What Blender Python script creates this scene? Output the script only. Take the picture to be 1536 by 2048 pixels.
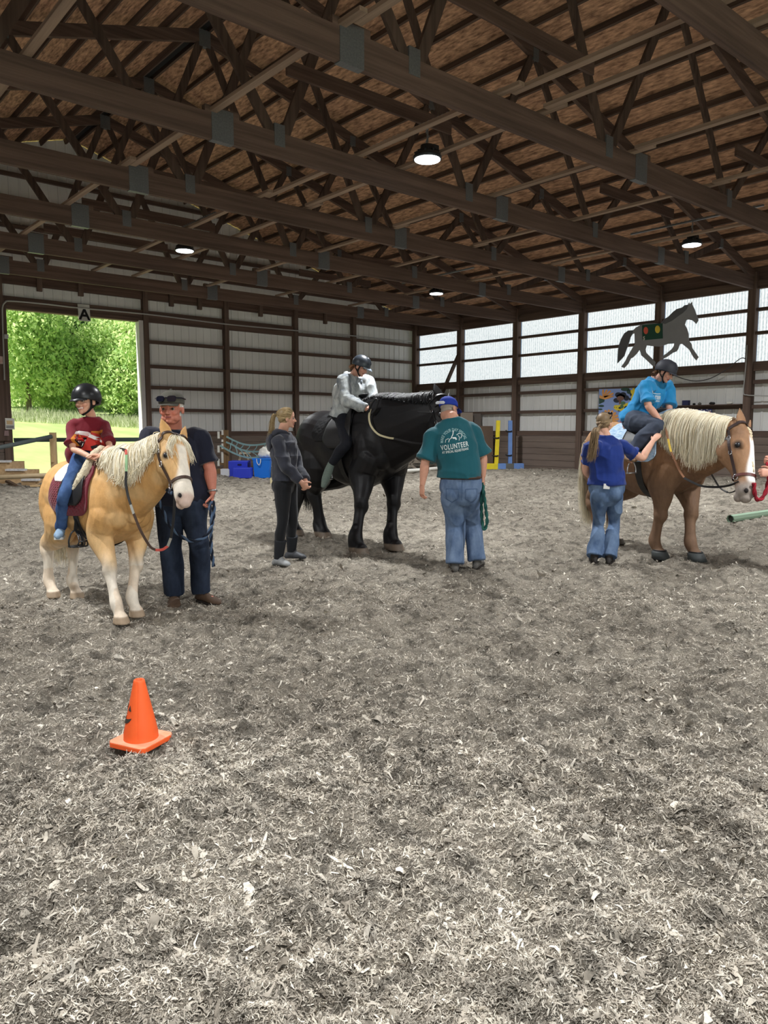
import bpy, bmesh, math, random
import numpy as np
from mathutils import Vector, Matrix, Quaternion
from mathutils.bvhtree import BVHTree

C = bpy.context.scene.collection
SC = bpy.context.scene
for o in list(bpy.data.objects):
    bpy.data.objects.remove(o)

# ---------------------------------------------------------------- camera
F_PX, CAM_H, PITCH, YAW = 1500.0, 1.45, math.radians(6.2), math.radians(40.6)
FW = Vector((math.sin(YAW), math.cos(YAW), 0))      # horizontal view direction
RT = Vector((math.cos(YAW), -math.sin(YAW), 0))     # to the right
UP = Vector((0, 0, 1))
cam_d = bpy.data.cameras.new('camera')
cam = bpy.data.objects.new('camera', cam_d)
C.objects.link(cam)
cam_d.sensor_fit = 'HORIZONTAL'
cam_d.sensor_width = 36.0
cam_d.lens = F_PX / 1536 * 36.0
cam_d.clip_start, cam_d.clip_end = 0.05, 400
cam.location = (0, 0, CAM_H)
cam.rotation_euler = (math.pi / 2 - PITCH, 0, -YAW)
SC.camera = cam

# ---------------------------------------------------------------- view, world, sun
SC.view_settings.view_transform = 'Standard'
SC.view_settings.look = 'None'
SC.view_settings.gamma = 1.0
SC.view_settings.use_curve_mapping = False
SC.view_settings.exposure = 0.0
world = bpy.data.worlds.new('sky')
SC.world = world
world.use_nodes = True
wn = world.node_tree
bg = wn.nodes['Background']
sky = wn.nodes.new('ShaderNodeTexSky')
sky.sky_type = 'HOSEK_WILKIE'
sky.turbidity = 4.0
sky.ground_albedo = 0.3
_sd = Vector((-0.72, 0.06, 0.68)).normalized()
sky.sun_direction = _sd
wn.links.new(sky.outputs[0], bg.inputs[0])
bg.inputs[1].default_value = 1.7
sun_d = bpy.data.lights.new('sun', 'SUN')
sun_d.energy = 10.5
sun_d.angle = 0.02
sun_d.color = (1.0, 0.96, 0.88)
sun = bpy.data.objects.new('sun', sun_d)
C.objects.link(sun)
sun.rotation_euler = _sd.to_track_quat('Z', 'Y').to_euler()
# daylight fill from an unseen door, assumed wide open behind the camera
dl = bpy.data.lights.new('assumed_door_daylight', 'AREA')
dl.shape = 'RECTANGLE'
dl.size, dl.size_y = 7.0, 4.0
dl.energy = 220
dl.color = (0.95, 0.98, 1.0)
dlo = bpy.data.objects.new('assumed_door_daylight', dl)
C.objects.link(dlo)
dlo.location = (1.5, -4.35, 2.4)
dlo.rotation_euler = (math.radians(90), 0, 0)
LAMP_POWER = 250.0
WINDOW_STRENGTH = 1.0

# ---------------------------------------------------------------- helpers
def P(px, py, d):
    """point seen at pixel (px,py) of the 1536x2048 frame, d metres ahead"""
    u, v = px - 768.0, 1024.0 - py
    k = d / (F_PX * math.cos(PITCH) + v * math.sin(PITCH))
    w = FW * d + RT * (u * k)
    w.z = CAM_H + (-F_PX * math.sin(PITCH) + v * math.cos(PITCH)) * k
    return w

def tag(o, label=None, cat=None, group=None, kind=None):
    if label: o['label'] = label
    if cat: o['category'] = cat
    if group: o['group'] = group
    if kind: o['kind'] = kind
    return o

def empty(name, loc=(0, 0, 0), rz=0.0, label=None, cat=None, group=None, kind=None):
    o = bpy.data.objects.new(name, None)
    C.objects.link(o)
    o.location = loc
    o.rotation_euler = (0, 0, rz)
    o.empty_display_size = 0.1
    return tag(o, label, cat, group, kind)

def link_mesh(name, me, mat=None, parent=None, world_coords=True):
    o = bpy.data.objects.new(name, me)
    C.objects.link(o)
    if mat is not None and len(me.materials) == 0:
        me.materials.append(mat)
    if parent is not None:
        o.parent = parent
        if world_coords:
            o.matrix_parent_inverse = parent_world(parent).inverted()
    return o

def parent_world(p):
    m = Matrix.LocRotScale(p.location, p.rotation_euler, p.scale)
    if p.parent is not None:
        m = parent_world(p.parent) @ p.matrix_parent_inverse @ m
    return m

def copy_tree(o, parent=None):
    c = o.copy()
    C.objects.link(c)
    if parent is not None:
        c.parent = parent
        c.matrix_parent_inverse = o.matrix_parent_inverse
    for ch in o.children:
        copy_tree(ch, c)
    return c

class MB:
    """collects vertices and faces, builds one mesh object"""
    def __init__(s):
        s.v, s.f, s.m = [], [], []
        s.cur = 0
    def add(s, vs, fs):
        b = len(s.v)
        s.v += [tuple(x) for x in vs]
        s.f += [tuple(b + i for i in f) for f in fs]
        s.m += [s.cur] * len(fs)
        return s
    def box(s, a, b):
        x0, y0, z0 = a; x1, y1, z1 = b
        return s.add([(x0,y0,z0),(x1,y0,z0),(x1,y1,z0),(x0,y1,z0),(x0,y0,z1),(x1,y0,z1),(x1,y1,z1),(x0,y1,z1)],
                     [(0,3,2,1),(4,5,6,7),(0,1,5,4),(1,2,6,5),(2,3,7,6),(3,0,4,7)])
    def beam(s, p0, p1, w, h, up=(0,0,1)):
        """bar of width w (sideways) and height h (along up)"""
        p0, p1 = Vector(p0), Vector(p1)
        d = (p1 - p0).normalized()
        sd = d.cross(Vector(up))
        if sd.length < 1e-5: sd = d.cross(Vector((1,0,0)))
        sd.normalize()
        u = sd.cross(d).normalized()
        vs = []
        for p in (p0, p1):
            for a, b in ((-1,-1),(1,-1),(1,1),(-1,1)):
                vs.append(p + sd * (a * w / 2) + u * (b * h / 2))
        return s.add(vs, [(0,1,2,3),(7,6,5,4),(0,4,5,1),(1,5,6,2),(2,6,7,3),(3,7,4,0)])
    def tube(s, pts, r, n=8, cap=True):
        pts = [Vector(p) for p in pts]
        rs = r if isinstance(r, (list, tuple)) else [r] * len(pts)
        rings = []
        t0 = (pts[1] - pts[0]).normalized()
        ref = Vector((0,0,1)) if abs(t0.z) < 0.9 else Vector((1,0,0))
        u = t0.cross(ref).normalized()
        for i, p in enumerate(pts):
            t = (pts[min(i+1, len(pts)-1)] - pts[max(i-1, 0)]).normalized()
            u = (u - t * u.dot(t)).normalized()
            w = t.cross(u)
            rings.append([p + (u * math.cos(a) + w * math.sin(a)) * rs[i] for a in [2*math.pi*k/n for k in range(n)]])
        vs = [x for r_ in rings for x in r_]
        fs = []
        for i in range(len(pts) - 1):
            for k in range(n):
                a, b = i*n + k, i*n + (k+1) % n
                fs.append((a, b, b + n, a + n))
        if cap:
            fs.append(tuple(range(n-1, -1, -1)))
            fs.append(tuple((len(pts)-1)*n + k for k in range(n)))
        return s.add(vs, fs)
    def lathe(s, c, prof, n=24, axis=None, cap=True):
        """prof: list of (r, z) about c"""
        c = Vector(c)
        q = Vector((0,0,1)).rotation_difference(Vector(axis)) if axis is not None else Quaternion()
        vs = []
        for r, z in prof:
            for k in range(n):
                a = 2*math.pi*k/n
                vs.append(c + q @ Vector((r*math.cos(a), r*math.sin(a), z)))
        fs = []
        for i in range(len(prof)-1):
            for k in range(n):
                a, b = i*n+k, i*n+(k+1)%n
                fs.append((a, b, b+n, a+n))
        if cap:
            fs.append(tuple(range(n-1,-1,-1)))
            fs.append(tuple((len(prof)-1)*n+k for k in range(n)))
        return s.add(vs, fs)
    def prism(s, poly, o, ux, uy, thick):
        """closed 2-D outline poly laid at o with axes ux,uy, extruded both ways along the normal"""
        o, ux, uy = Vector(o), Vector(ux), Vector(uy)
        nn = ux.cross(uy).normalized()
        n = len(poly)
        vs = [o + ux*a + uy*b + nn*(thick/2) for a, b in poly] + [o + ux*a + uy*b - nn*(thick/2) for a, b in poly]
        fs = [tuple(range(n)), tuple(range(2*n-1, n-1, -1))]
        for i in range(n):
            j = (i+1) % n
            fs.append((i, i+n, j+n, j))
        return s.add(vs, fs)
    def mesh(s, name, smooth=False):
        me = bpy.data.meshes.new(name)
        me.from_pydata(s.v, [], s.f)
        if smooth:
            me.polygons.foreach_set('use_smooth', [True]*len(me.polygons))
        if any(s.m):
            me.polygons.foreach_set('material_index', s.m)
        me.update()
        return me
    def build(s, name, mat=None, parent=None, smooth=False, bevel=0.0):
        me = s.mesh(name, smooth)
        if isinstance(mat, (list, tuple)):
            for m_ in mat: me.materials.append(m_)
            mat = None
        if bevel:
            bm = bmesh.new(); bm.from_mesh(me)
            bmesh.ops.recalc_face_normals(bm, faces=bm.faces)
            bmesh.ops.bevel(bm, geom=[e for e in bm.edges if len(e.link_faces) == 2 and e.calc_face_angle(0) > 0.5], offset=bevel, segments=2, profile=0.6, affect='EDGES')
            bm.to_mesh(me); bm.free()
        return link_mesh(name, me, mat, parent)

def lerp(a, b, t): return a + (b - a) * t
def spline(pts, n=8):
    """Catmull-Rom through pts"""
    pts = [Vector(p) for p in pts]
    q = [pts[0]*2 - pts[1]] + pts + [pts[-1]*2 - pts[-2]]
    out = []
    for i in range(1, len(q)-2):
        a, b, c, d = q[i-1], q[i], q[i+1], q[i+2]
        for k in range(n):
            t = k / n
            out.append(0.5*((2*b) + (c-a)*t + (2*a-5*b+4*c-d)*t*t + (3*b-a-3*c+d)*t**3))
    out.append(pts[-1].copy())
    return out

def srgb(r, g, b):
    f = lambda c: (c/255/12.92) if c/255 <= 0.04045 else ((c/255+0.055)/1.055)**2.4
    return (f(r), f(g), f(b), 1.0)

MATS = {}
def mat(name, col, rough=0.7, var=0.0, vscale=(4,4,4), bump=0.0, bscale=40.0, spec=0.3, metal=0.0, attr=None, sheen=0.0, col2=None, detail=4.0, coat=0.0):
    """principled material: base colour with noise variation in object space, optional bump, optional colour attribute"""
    if name in MATS: return MATS[name]
    m = bpy.data.materials.new(name)
    m.use_nodes = True
    nt = m.node_tree; N = nt.nodes; L = nt.links
    b = N['Principled BSDF']
    b.inputs['Roughness'].default_value = rough
    b.inputs['Specular IOR Level'].default_value = spec
    b.inputs['Metallic'].default_value = metal
    if sheen: b.inputs['Sheen Weight'].default_value = sheen
    if coat: b.inputs['Coat Weight'].default_value = coat
    if len(col) == 3: col = (*col, 1)
    tc = N.new('ShaderNodeTexCoord')
    src = None
    if attr:
        a = N.new('ShaderNodeAttribute'); a.attribute_name = attr
        src = a.outputs['Color']
    if var > 0 or col2 is not None:
        mp = N.new('ShaderNodeMapping'); mp.inputs['Scale'].default_value = vscale
        L.new(tc.outputs['Object'], mp.inputs[0])
        nz = N.new('ShaderNodeTexNoise'); nz.inputs['Scale'].default_value = 1.0; nz.inputs['Detail'].default_value = detail
        nz.inputs['Roughness'].default_value = 0.6
        L.new(mp.outputs[0], nz.inputs['Vector'])
        if attr:
            mr = N.new('ShaderNodeMapRange')
            mr.inputs[1].default_value, mr.inputs[2].default_value = 0.3, 0.7
            mr.inputs[3].default_value, mr.inputs[4].default_value = 1-var, 1+var
            L.new(nz.outputs[0], mr.inputs[0])
            mx = N.new('ShaderNodeMix'); mx.data_type = 'RGBA'; mx.blend_type = 'MULTIPLY'; mx.inputs[0].default_value = 1
            L.new(src, mx.inputs[6]); L.new(mr.outputs[0], mx.inputs[7])
            src = mx.outputs[2]
        else:
            cr = N.new('ShaderNodeValToRGB')
            cr.color_ramp.elements[0].position, cr.color_ramp.elements[1].position = 0.3, 0.7
            c2 = col2 if col2 is not None else tuple(min(1, c*(1+var)) for c in col[:3]) + (1,)
            c1 = col if col2 is not None else tuple(c*(1-var) for c in col[:3]) + (1,)
            cr.color_ramp.elements[0].color = c1 if len(c1) == 4 else (*c1, 1)
            cr.color_ramp.elements[1].color = c2 if len(c2) == 4 else (*c2, 1)
            L.new(nz.outputs[0], cr.inputs[0])
            src = cr.outputs[0]
    if src is not None: L.new(src, b.inputs['Base Color'])
    else: b.inputs['Base Color'].default_value = col
    if bump > 0:
        n2 = N.new('ShaderNodeTexNoise'); n2.inputs['Scale'].default_value = bscale; n2.inputs['Detail'].default_value = 5
        L.new(tc.outputs['Object'], n2.inputs['Vector'])
        bp = N.new('ShaderNodeBump'); bp.inputs['Strength'].default_value = bump; bp.inputs['Distance'].default_value = 0.02
        L.new(n2.outputs[0], bp.inputs['Height']); L.new(bp.outputs[0], b.inputs['Normal'])
    MATS[name] = m
    return m

def emit_mat(name, col, strength):
    m = bpy.data.materials.new(name); m.use_nodes = True
    N = m.node_tree.nodes
    b = N['Principled BSDF']
    b.inputs['Base Color'].default_value = col
    b.inputs['Emission Color'].default_value = col
    b.inputs['Emission Strength'].default_value = strength
    MATS[name] = m
    return m

def text_mesh(body, size, spacing=1.0, bold=0.0, narrow=1.0):
    """flat lettering as (vertices, faces) in the xy plane, centred on x, base line at y=0"""
    cu = bpy.data.curves.new('lettering', 'FONT')
    cu.body = body; cu.size = size; cu.align_x = 'CENTER'
    cu.space_character = spacing; cu.offset = bold
    cu.resolution_u = 3
    o = bpy.data.objects.new('lettering', cu)
    C.objects.link(o)
    dg = bpy.context.evaluated_depsgraph_get()
    me = bpy.data.meshes.new_from_object(o.evaluated_get(dg))
    vs = [(v.co.x*narrow, v.co.y) for v in me.vertices]
    fs = [tuple(p.vertices) for p in me.polygons]
    bpy.data.objects.remove(o); bpy.data.meshes.remove(me); bpy.data.curves.remove(cu)
    return vs, fs
# ================================================================ the building
RX, RIDGE, LX, BY, FY = 18.6, 6.84, -4.92, 20.0, -4.2     # right wall, ridge, left wall, back wall, front wall
CH0, CH1 = 4.78, 5.07                                      # bottom chord underside / top
SLOPE = 0.289
TRUSS_Y = [17.75, 15.35, 12.94, 10.57, 8.17, 5.75, 3.33, 0.9, -1.5]
def roof_z(x): return 5.20 + (RX - RIDGE - abs(x - RIDGE)) * SLOPE    # underside of purlins / top of top chord

def wood(name, c1, c2, axis, fine=14.0, rough=0.8):
    s = [fine]*3; s[axis] = 0.5
    return mat(name, c1, rough, vscale=tuple(s), col2=c2, detail=6, spec=0.2)
WX = wood('timber_across', srgb(72,58,52), srgb(112,92,82), 0)
WY = wood('timber_along', srgb(72,59,53), srgb(108,90,80), 1)
WZ = wood('timber_upright', srgb(78,64,57), srgb(114,96,86), 2)
WWEB = wood('timber_web', srgb(64,52,46), srgb(98,82,73), 2)
WPALE = wood('pale_timber', srgb(124,106,92), srgb(164,142,124), 1)
STEEL = mat('galvanised_plate', srgb(104,106,108), 0.5, var=0.18, vscale=(60,3,60), metal=0.35)
OSB = mat('osb_sheathing', srgb(108,80,64), 0.85, vscale=(20,5,20), col2=srgb(226,180,146), detail=9, spec=0.15)
SIDING = mat('ribbed_steel_siding', srgb(222,222,220), 0.5, var=0.06, vscale=(1,1,0.5), spec=0.3)
KICK = wood('kickboard', srgb(100,88,80), srgb(126,112,103), 1, fine=6)
KICKX = wood('kickboard_back', srgb(100,88,80), srgb(126,112,103), 0, fine=6)

def corr_profile(a, b, pitch=0.2286, depth=0.02):
    """positions (u, w) along a ribbed sheet from a to b"""
    out = [(a, 0.0)]
    k = math.floor(a / pitch)
    while k * pitch < b:
        c = (k + 0.5) * pitch
        for du, w in ((-0.032, 0), (-0.018, depth), (0.018, depth), (0.032, 0)):
            if a < c + du < b: out.append((c + du, w))
        k += 1
    out.append((b, 0.0))
    return out

def sheet(mb, fn, a, b, zlo, zhi, pitch=0.2286, depth=0.02):
    """fn(u,w,z)->point; zlo/zhi functions of u"""
    pr = corr_profile(a, b, pitch, depth)
    vs, fs = [], []
    for u, w in pr:
        vs += [fn(u, w, zlo(u)), fn(u, w, zhi(u))]
    for i in range(len(pr)-1):
        fs.append((2*i, 2*i+2, 2*i+3, 2*i+1))
    mb.add(vs, fs)

def bank(x, y):
    """height of the footing: it is thrown up along the rail of the two far walls"""
    e = min(RX - x, BY - y)
    t = max(0.0, min(1.0, (6.5 - e) / 6.0))
    return 0.30 * t * t * (3 - 2*t)

# ---- back wall
DX0, DX1, DZ = 5.08, 8.42, 4.40          # the big doorway
wall_back = empty('wall_back', (RIDGE, BY, 0), kind='structure')
m_ = MB()
fb = lambda u, w, z: (u, BY + 0.10 - w, z)
rz0 = lambda u: roof_z(u) + 0.1
for a, b, zl in ((LX, DX0, -0.1), (DX0, DX1, DZ), (DX1, RX, -0.1)):
    sheet(m_, fb, a, b, (lambda zl: (lambda u: zl))(zl), rz0)
m_.build('siding', SIDING, wall_back)
for x in (4.98, 8.60, 11.04, 13.47, 15.79):
    m = MB().box((x-0.07, BY-0.09, 0), (x+0.07, BY+0.07, min(CH1+0.25, roof_z(x))))
    m.build('wall_post', WZ, wall_back)
for zc, h, spans in ((1.36,0.14,((LX,DX0),(DX1,RX))), (2.02,0.09,((LX,DX0),(DX1,RX))), (2.63,0.09,((LX,DX0),(DX1,RX))), (3.20,0.09,((LX,DX0),(DX1,RX))),
                     (3.86,0.09,((LX,DX0),(DX1,RX))), (4.53,0.30,((LX,13.4),)), (4.46,0.09,((13.4,RX),)), (5.11,0.27,((LX,RX),)),
                     (5.75,0.09,((LX,RX),)), (6.35,0.09,((LX+2,RX-2),)), (6.95,0.09,((LX+4,RX-4),)), (7.55,0.09,((LX+6.2,RX-6.2),)), (8.15,0.09,((LX+8.2,RX-8.2),))):
    for a, b in spans:
        MB().box((a, BY-0.02, zc-h/2), (b, BY+0.075, zc+h/2)).build('girt', WX, wall_back)
for a, b in ((LX, DX0), (DX1, RX)):
    m = MB()
    z = 0.0
    while z < 1.3:
        m.box((a, BY-0.05, z), (b, BY+0.08, min(z+0.177, 1.3)))
        z += 0.185
    m.build('kickboard', KICKX, wall_back)
# short studs over the doorway, and the gable post
for x in (5.9, 6.9, 9.35, 10.2, 12.2, 14.6):
    MB().box((x-0.06, BY-0.10, 4.86), (x+0.06, BY-0.02, 5.40)).build('stud', WZ, wall_back)

# ---- door
door = empty('door_1', (DX0, BY, 0), kind='structure')
ALU = mat('pale_jamb_metal', srgb(196,192,190), 0.5, var=0.05)
MB().box((DX1-0.02, BY-0.07, 0.0), (DX1+0.10, BY+0.16, DZ)).build('jamb', ALU, door)
MB().box((DX0-0.05, BY-0.07, 0.0), (DX0+0.03, BY+0.16, DZ+0.1)).build('jamb', WZ, door)
MB().box((DX0-1.2, BY-0.13, 1.2), (DX0-0.03, BY-0.09, 4.6)).build('door_edge', WZ, door)
MB().box((DX0, BY-0.05, DZ-0.03), (DX1, BY+0.16, DZ+0.06)).build('head', WX, door)
CONCRETE = mat('concrete', srgb(190,190,186), 0.9, var=0.1, vscale=(2,2,2))
MB().box((DX0-0.3, BY+0.0, -0.1), (DX1+0.3, BY+2.4, 0.235)).build('threshold', CONCRETE, door)

# ---- right wall
wall_right = empty('wall_right', (RX, 8, 0), kind='structure')
fr = lambda u, w, z: (RX + 0.12 - w, u, z)
m = MB()
sheet(m, fr, FY, BY, lambda u: -0.1, lambda u: 3.02)
m.build('siding', SIDING, wall_right)
MB().box((RX+0.03, FY, 4.80), (RX+0.12, BY, 5.45)).build('eave_board', WY, wall_right)
RPOST = TRUSS_Y + [BY - 0.05]
for y in RPOST:
    MB().box((RX-0.10, y-0.09, 0), (RX+0.09, y+0.09, CH1+0.1)).build('wall_post', WZ, wall_right)
for zc, h in ((1.37,0.14), (2.02,0.09), (2.61,0.09), (2.98,0.22), (3.76,0.075), (4.31,0.075), (4.89,0.20)):
    MB().box((RX-0.02, FY, zc-h/2), (RX+0.095, BY, zc+h/2)).build('girt', WY, wall_right)
m = MB(); z = 0.0
while z < 1.3:
    m.box((RX-0.06, FY, z), (RX+0.09, BY, min(z+0.177, 1.3))); z += 0.185
m.build('kickboard', KICK, wall_right)
MB().beam((RX-0.05, 17.75, 4.05), (RX-0.05, 19.0, 2.0), 0.05, 0.14, (1,0,0)).build('diagonal_brace', WY, wall_right)

# ---- translucent windows, one panel run per bay
def fiberglass():
    m = bpy.data.materials.new('translucent_fibreglass'); m.use_nodes = True
    nt = m.node_tree; N = nt.nodes; L = nt.links
    b = N['Principled BSDF']; b.inputs['Roughness'].default_value = 0.6
    tc = N.new('ShaderNodeTexCoord'); mp = N.new('ShaderNodeMapping'); mp.inputs['Scale'].default_value = (1, 26, 11)
    L.new(tc.outputs['Object'], mp.inputs[0])
    nz = N.new('ShaderNodeTexNoise'); nz.inputs['Scale'].default_value = 1.6; nz.inputs['Detail'].default_value = 8; nz.inputs['Roughness'].default_value = 0.75
    L.new(mp.outputs[0], nz.inputs['Vector'])
    wv = N.new('ShaderNodeTexWave'); wv.wave_type = 'BANDS'; wv.bands_direction = 'Y'; wv.inputs['Scale'].default_value = 4.1; wv.inputs['Distortion'].default_value = 0.6
    L.new(tc.outputs['Object'], wv.inputs['Vector'])
    mt = N.new('ShaderNodeMath'); mt.operation = 'MULTIPLY_ADD'; mt.inputs[1].default_value = 0.13
    L.new(wv.outputs[1], mt.inputs[0]); L.new(nz.outputs[0], mt.inputs[2])
    cr = N.new('ShaderNodeValToRGB')
    cr.color_ramp.elements[0].position, cr.color_ramp.elements[1].position = 0.40, 0.64
    cr.color_ramp.elements[0].color = srgb(150,170,176); cr.color_ramp.elements[1].color = srgb(248,252,252)
    L.new(mt.outputs[0], cr.inputs[0])
    b.inputs['Base Color'].default_value = (0.5,0.55,0.55,1)
    L.new(cr.outputs[0], b.inputs['Emission Color'])
    b.inputs['Emission Strength'].default_value = WINDOW_STRENGTH
    return m
FIBER = fiberglass()
ys = sorted(RPOST)
for i in range(len(ys)):
    a = FY if i == 0 else ys[i-1] + 0.09
    b = ys[i] - 0.09
    if b - a < 0.3: continue
    m = MB(); sheet(m, fr, a, b, lambda u: 3.05, lambda u: 4.84, 0.0762, 0.008)
    tag(m.build('window_%d' % (i+1), FIBER), kind='structure')

# ---- left and front walls (out of view, they close the room)
wall_left = empty('wall_left', (LX, 8, 0), kind='structure')
m = MB(); sheet(m, lambda u, w, z: (LX - 0.1 + w, u, z), FY, BY, lambda u: 0, lambda u: 5.7)
m.build('siding', SIDING, wall_left)
wall_front = empty('wall_front', (RIDGE, FY, 0), kind='structure')
m = MB()
ff = lambda u, w, z: (u, FY - 0.1 + w, z)
for a, b, zl in ((LX, -2.2, 0.0), (-2.2, 5.2, 4.5), (5.2, RX, 0.0)):
    sheet(m, ff, a, b, (lambda zl: (lambda u: zl))(zl), rz0)
m.build('siding', SIDING, wall_front)

# ---- roof: sheathing with purlins (children of the ceiling)
ceiling = empty('ceiling', (RIDGE, 8, 9), kind='structure')
for sgn in (1, -1):
    e = RX + 0.3 if sgn > 0 else LX - 0.3
    m = MB()
    z0, z1 = roof_z(RIDGE) + 0.115, roof_z(e) + 0.115
    m.add([(RIDGE, FY-0.3, z0), (e, FY-0.3, z1), (e, BY+0.4, z1), (RIDGE, BY+0.4, z0),
           (RIDGE, FY-0.3, z0+0.03), (e, FY-0.3, z1+0.03), (e, BY+0.4, z1+0.03), (RIDGE, BY+0.4, z0+0.03)],
          [(0,1,2,3),(7,6,5,4),(0,4,5,1),(1,5,6,2),(2,6,7,3),(3,7,4,0)])
    m.build('roof_sheathing', OSB, ceiling)
    n = 20
    for k in range(n):
        t = 0.12 + k * (RX - RIDGE) / n
        x = RIDGE + sgn * t
        z = roof_z(x) + 0.055
        MB().beam((x, FY, z), (x, BY+0.1, z), 0.04, 0.12, (0.29*sgn, 0, 1)).build('purlin', WY, ceiling)
DARK = mat('dark_ridge_gap', srgb(40,40,42), 0.9)
MB().box((RIDGE-0.06, FY, roof_z(RIDGE)+0.02), (RIDGE+0.06, BY, roof_z(RIDGE)+0.13)).build('ridge_board', DARK, ceiling)
for x in (-0.3, 2.3, 4.3, 6.45, 7.4, 9.3, 11.4, 13.9):
    for y0, y1 in ((17.8, 10.2), (10.45, 5.4), (5.6, -2.0)):
        MB().box((x-0.045, y1, CH1+0.005), (x+0.045, y0, CH1+0.045)).build('lateral_brace', WPALE, ceiling)
        x += 0.095 if x < RIDGE else -0.095

# ---- trusses
def make_truss():
    r = empty('roof_truss', (RIDGE, 0, 0))
    hx = RX - RIDGE
    w = 0.075
    m = MB(); m.box((LX, -w/2, CH0), (RX-0.1, w/2, CH1)); m.build('bottom_chord', WX, r)
    for s in (1, -1):
        a = Vector((RIDGE, 0, roof_z(RIDGE)-0.12)); b = Vector((RIDGE + s*hx, 0, roof_z(RIDGE+s*hx)-0.12))
        MB().beam(a, b, 0.075, 0.20).build('top_chord', WX, r)
        top = lambda t: Vector((RIDGE + s*t, 0, roof_z(RIDGE+t) - 0.20))
        bot = lambda t: Vector((RIDGE + 0.14 + s*t, 0, CH1 - 0.05))
        for p, q in ((top(0.06), bot(1.62)), (bot(1.76), top(3.3)), (top(3.42), bot(4.93)), (bot(5.07), top(6.6)), (top(6.72), bot(8.23)), (bot(8.37), top(9.9))):
            MB().beam(p, q, 0.045, 0.13, (0,1,0) if False else (1,0,0)).build('web_member', WWEB, r)
        for t in (1.69, 5.0, 8.3):
            MB().box((RIDGE+0.14+s*t-0.075, -w/2-0.004, CH1-0.16), (RIDGE+0.14+s*t+0.075, w/2+0.004, CH1+0.10)).build('joint_plate', STEEL, r)
        for t in (3.36, 6.66, 9.96):
            c = top(t)
            MB().box((c.x-0.07, -w/2-0.004, c.z-0.05), (c.x+0.07, w/2+0.004, c.z+0.14)).build('joint_plate', STEEL, r)
        c = Vector((RIDGE + 0.13 + s*2.46, 0, 0))
        m = MB(); m.box((c.x-0.14, -w/2-0.006, CH0-0.01), (c.x+0.14, w/2+0.006, CH1+0.06)); m.build('splice_plate', STEEL, r)
        m = MB(); m.box((c.x-0.22, -w/2, CH1), (c.x+0.22, w/2, CH1+0.075)); m.build('splice_block', WX, r)
        c.x = RIDGE + 0.13 + s*7.3
        m = MB(); m.box((c.x-0.12, -w/2-0.006, CH0-0.01), (c.x+0.12, w/2+0.006, CH1+0.02)); m.build('splice_plate', STEEL, r)
        # collars tying the webs
        if s > 0:
            MB().box((RIDGE+5.25, -0.07, 5.70), (RIDGE+7.8, -0.03, 5.88)).build('collar', WX, r)
    MB().box((RIDGE-1.45, -0.075, 5.76), (RIDGE+1.4, -0.035, 5.94)).build('collar', WX, r)
    MB().box((RIDGE-0.11, -w/2-0.004, roof_z(RIDGE)-0.32), (RIDGE+0.11, w/2+0.004, roof_z(RIDGE)-0.04)).build('joint_plate', STEEL, r)
    return r
truss0 = make_truss()
ORD = {0: 'brown timber roof truss farthest back, just in front of the back wall', 1: 'brown timber roof truss second from the back wall',
       2: 'brown timber roof truss third from the back wall, its right post at the corner bays', 3: 'brown timber roof truss just beyond the two far lamps on the left',
       4: 'brown timber roof truss passing right behind the brightest hanging lamp', 5: 'large brown timber roof truss passing in front of the brightest hanging lamp',
       6: 'brown timber roof truss cutting the top right corner, nearest in view'}
ORD[2] = 'brown timber roof truss third from the back wall'
ORD[3] = 'brown timber roof truss fourth from the back wall'
for i, y in enumerate(TRUSS_Y[:7]):
    t = truss0 if i == 0 else copy_tree(truss0)
    t.location = (RIDGE, y, 0)
    tag(t, ORD[i], 'roof truss', 'timber roof trusses')

# ---- high bay lamps hung from the trusses
LAMP_E = emit_mat('led_lens', (0.93, 0.98, 1.0, 1), 9.0)
LAMP_B = mat('lamp_housing', srgb(60,64,68), 0.4, metal=0.6)
CHAIN = mat('bright_chain', srgb(150,155,158), 0.4, metal=0.8)
def make_lamp():
    r = empty('hanging_lamp', (0,0,5.2))
    m = MB(); m.lathe((0,0,5.2), [(0.05,0.17),(0.09,0.16),(0.10,0.08),(0.16,0.06),(0.185,0.02),(0.185,-0.01),(0.172,-0.012)], 28); m.build('housing', LAMP_B, r, True)
    m = MB(); m.lathe((0,0,5.2), [(0.168,-0.012),(0.165,-0.022),(0.10,-0.026),(0.03,-0.026)], 28); m.build('lens', LAMP_E, r, True)
    m = MB()
    for k in range(10):
        a = 2*math.pi*k/10
        m.beam((0.10*math.cos(a),0.10*math.sin(a),5.28), (0.165*math.cos(a),0.165*math.sin(a),5.25), 0.008, 0.05)
    m.build('cooling_fins', LAMP_B, r)
    m = MB(); m.tube([(0,0,5.36),(0,0,5.62)], 0.012, 8); m.tube([(0.02*math.cos(k),0.02*math.sin(k),5.36+0.02*k) for k in range(12)], 0.006, 6); m.build('hook_and_chain', CHAIN, r)
    m = MB(); m.box((-0.02,-1.30,5.62),(0.02,1.30,5.65))
    for k in range(30): m.box((-0.024,-1.24+k*0.085,5.63),(0.024,-1.21+k*0.085,5.655))
    m.build('mounting_channel', CHAIN, r)
    m = MB(); m.box((0.05,-0.06,5.30),(0.15,0.06,5.38)); m.build('driver_box', LAMP_B, r)
    ld = bpy.data.lights.new('lamp_beam', 'AREA'); ld.shape = 'DISK'; ld.size = 0.32; ld.energy = LAMP_POWER; ld.spread = math.radians(142); ld.color = (0.97, 0.99, 1.0)
    lo = bpy.data.objects.new('lamp_beam', ld); C.objects.link(lo); lo.parent = r; lo.matrix_parent_inverse = parent_world(r).inverted(); lo.location = (0, 0, 5.16)
    return r
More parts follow.
